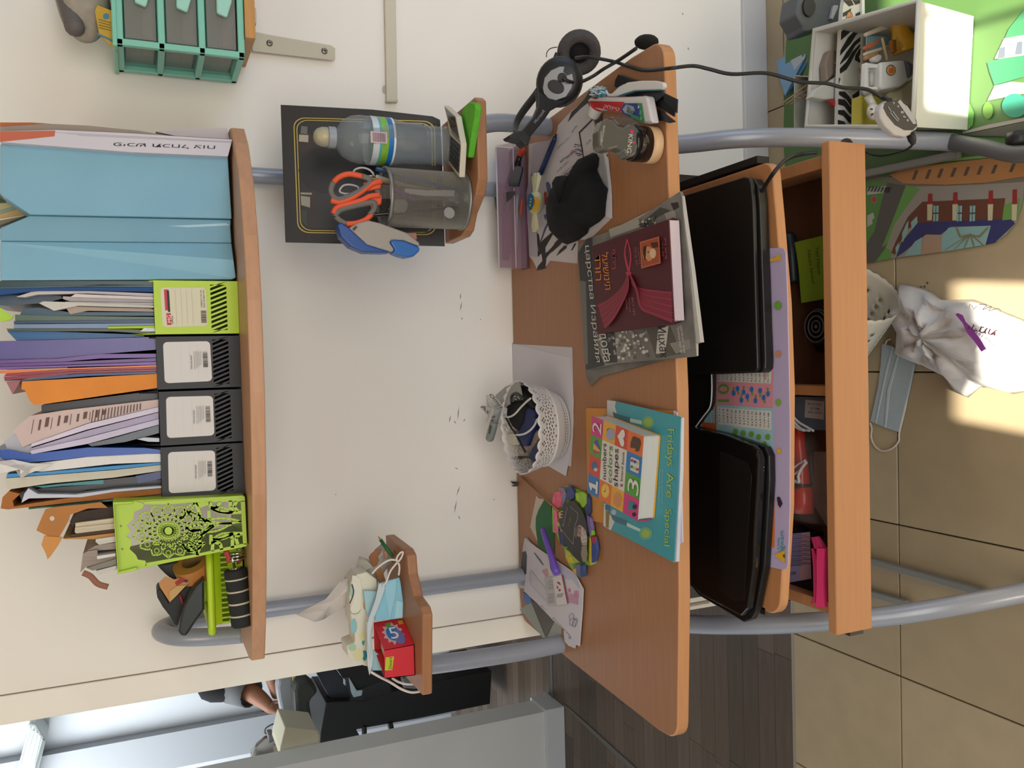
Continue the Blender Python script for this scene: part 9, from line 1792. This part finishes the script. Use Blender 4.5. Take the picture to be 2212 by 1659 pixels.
far('backpack', (560, 490, 600, 470, 760, 430, 800, 480, 760, 640, 770, 780, 745, 1070, 620, 1060, 600, 900, 560, 720, 545, 600), 3.745, .08, '8f9196', 'grey and white crumpled laundry bag in the next room', 'bag', bevel=.015)
far('dark_bag', (770, 520, 820, 500, 900, 480, 1000, 560, 1040, 640, 930, 760, 960, 940, 1020, 1110, 880, 1080, 750, 1070, 760, 850, 745, 640), 3.63, .10, '30342f', 'dark green-black bag beside the grey one in the next room', 'bag', bevel=.015)
far('yellow_strap', (730, 435, 765, 428, 765, 540, 735, 540), 3.69, .01, 'b5a246', 'yellow strap between the two bags in the next room', 'strap', bevel=.001)
far('beige_bin', (640, 1055, 1030, 1100, 1055, 1150, 1050, 1290, 570, 1395, 580, 1300), 3.32, .2, 'b9b49c', 'beige plastic bin near the partition wall in the next room', 'bin')
far('grey_box', (2050, 480, 2200, 440, 2212, 600, 2060, 590), 3.73, .05, '6f7274', 'grey box low behind the mask loops in the next room', 'box')
t = thing('kettle', 'shiny steel kettle with a grey lid in the next room', 'kettle', at(fr(C2, 400, 1300)[0], YP(3.6)))
kc = at(fr(C2, 420, 1330)[0], YP(3.6)); kt = at(fr(C2, 300, 1340)[0], YP(3.6)); 
kz = at(fr(C2, 590, 1330)[0], YP(3.6)).z; H_ = kt.z - kz; H_ = max(H_, .12)
obj('kettle_body', MB().lathe([(.075, 0), (.085, .02), (.075, H_ * .5), (.055, H_ * .8), (.03, H_)], V((kc.x - .02, 3.6, kz)), n=24), M('a9a6a2', .15, metal=1), t)
obj('cord', MB().tube(smoothpath(kwr, 5), .004, 6), M('3c4046', .5), t)
far('kettle_lid', (440, 1150, 500, 1140, 520, 1200, 590, 1240, 560, 1400, 470, 1400, 440, 1240), 3.56, .06, '77777a', parent=t)
# person behind the wall end, one arm reaching out
def skinfig(name, joints, edges, root, m, parent=None, sub=1):
    me = bpy.data.meshes.new(name); me.from_pydata([j[0] for j in joints], edges, []); me.materials.append(m)
    o = bpy.data.objects.new(name, me); COL.objects.link(o); o.parent = parent
    md = o.modifiers.new('skin', 'SKIN'); md.use_smooth_shade = True
    for i, j in enumerate(joints): d = me.skin_vertices[0].data[i]; d.radius = (j[1], j[2] if len(j) > 2 else j[1]); d.use_root = (i == root)
    s_ = o.modifiers.new('sub', 'SUBSURF'); s_.levels = sub; s_.render_levels = sub; return o
sh = at(c2(20, 560)[0], YP(4.08)); el = at(c2(280, 660)[0], YP(3.98)); wr_ = at(c2(470, 820)[0], YP(3.90)); ha = at(c2(530, 830)[0], YP(3.89))
sh2 = sh + V((.36, .05, .02)); ch = (sh + sh2) / 2 - V((0, 0, .06)); w2_ = at(c2(500, 520)[0], YP(3.94)); el2 = w2_ + V((.22, .05, .06))
pel = V((ch.x, 4.18, .52)); kneeL = V((ch.x + .30, 3.95, .50)); kneeR = V((ch.x + .46, 4.08, .50))
J = [(pel, .15, .12), (V((ch.x, 4.16, .78)), .14, .10), (ch, .15, .10), (ch + V((0, 0, .12)), .055), (ch + V((0, -.02, .22)), .07, .085), (ch + V((0, -.03, .33)), .085, .095), (ch + V((0, -.02, .40)), .05),
     (sh, .055), (el, .045), (wr_, .030), (ha, .034, .02), (sh2, .055), (el2, .045), (w2_, .030), (w2_ + (w2_ - el2).normalized() * .08, .034, .02),
     (kneeL, .075), (kneeL + V((0, .03, -.42)), .045), (kneeL + V((0, -.12, -.46)), .04), (kneeR, .075), (kneeR + V((0, .03, -.42)), .045), (kneeR + V((0, -.12, -.46)), .04)]
E_ = [(0, 1), (1, 2), (2, 3), (3, 4), (4, 5), (5, 6), (2, 7), (7, 8), (8, 9), (9, 10), (2, 11), (11, 12), (12, 13), (13, 14), (0, 15), (15, 16), (16, 17), (0, 18), (18, 19), (19, 20)]
dh = (ha - wr_).normalized(); side = dh.cross(V((0, -1, 0))).normalized()
for k, (ln, off) in enumerate(((.055, -.022), (.065, -.007), (.062, .008), (.050, .022), (.045, -.034))):
    b0 = ha + side * off * .7 + dh * .012; 
    if k == 4: b0 = ha + side * -.024 - dh * .01
    b1 = b0 + dh * ln * .55 + side * off * .3 + V((0, -.004, 0)); b2 = b1 + (dh * .7 + V((0, .3, -.4))).normalized() * ln * .45
    i0 = len(J); J += [(b0, .010), (b1, .009), (b2, .007)]; E_ += [(10, i0), (i0, i0 + 1), (i0 + 1, i0 + 2)]
t = thing('person', 'person with grey sleeves reaching an arm down in the next room', 'person', (pel.x, pel.y, 0))
o = skinfig('body', [(V(j[0]) - V((pel.x, pel.y, 0)),) + tuple(j[1:]) for j in J], E_, 0, M('8f6048', .6), t)
def sleeve(name, a, b, r0, r1, h):
    obj(name, MB().tube([a, a.lerp(b, .5), b], [r0, (r0 + r1) / 2, r1], 14, cap=False), M(h, .8), t, solid=.003)
sleeve('sleeve', sh, at(c2(240, 645)[0], YP(3.99)), .078, .066, '5a5c5e'); sleeve('sleeve', sh2, sh2.lerp(el2, .7), .078, .066, '5a5c5e')
obj('shirt', MB().lathe([(.16, -.36), (.165, -.2), (.19, 0), (.17, .05), (.07, .10)], ch, n=20, sx=.62), M('1d1d1f', .8), t, solid=.004)
obj('dark_fold', MB().ball(at(c2(-120, 600)[0], YP(4.06)), (.06, .05, .10), 12), M('17171a', .9), t)
obj('hair', MB().lathe([(.10, 0), (.108, .05), (.09, .10), (.04, .13), (.001, .135)], ch + V((0, .0, .31)), n=20), M('1c1512', .8), t)
fc_ = ch + V((0, -.125, .30)); obj('face', MB().ball(fc_ + V((-.03, 0, .02)), .011, 8).ball(fc_ + V((.03, 0, .02)), .011, 8).ball(fc_ + V((0, -.01, -.005)), (.010, .016, .016), 8).ball(fc_ + V((0, .0, -.045)), (.022, .008, .006), 8), M('5a3428', .6), t)
st_ = thing('stool', 'stool under the person in the next room', 'stool', (pel.x, pel.y, 0)); obj('seat', MB().lathe([(.17, 0), (.18, .02), (.17, .04)], V((pel.x, pel.y, .38)), n=24), M('4a3a2c', .5), st_)
for a in range(4): obj('leg', MB().tube([V((pel.x + .12 * cos(a * pi / 2 + .8), pel.y + .12 * sin(a * pi / 2 + .8), .38)), V((pel.x + .16 * cos(a * pi / 2 + .8), pel.y + .16 * sin(a * pi / 2 + .8), 0))], .014, 8), M('4a3a2c', .5), st_)
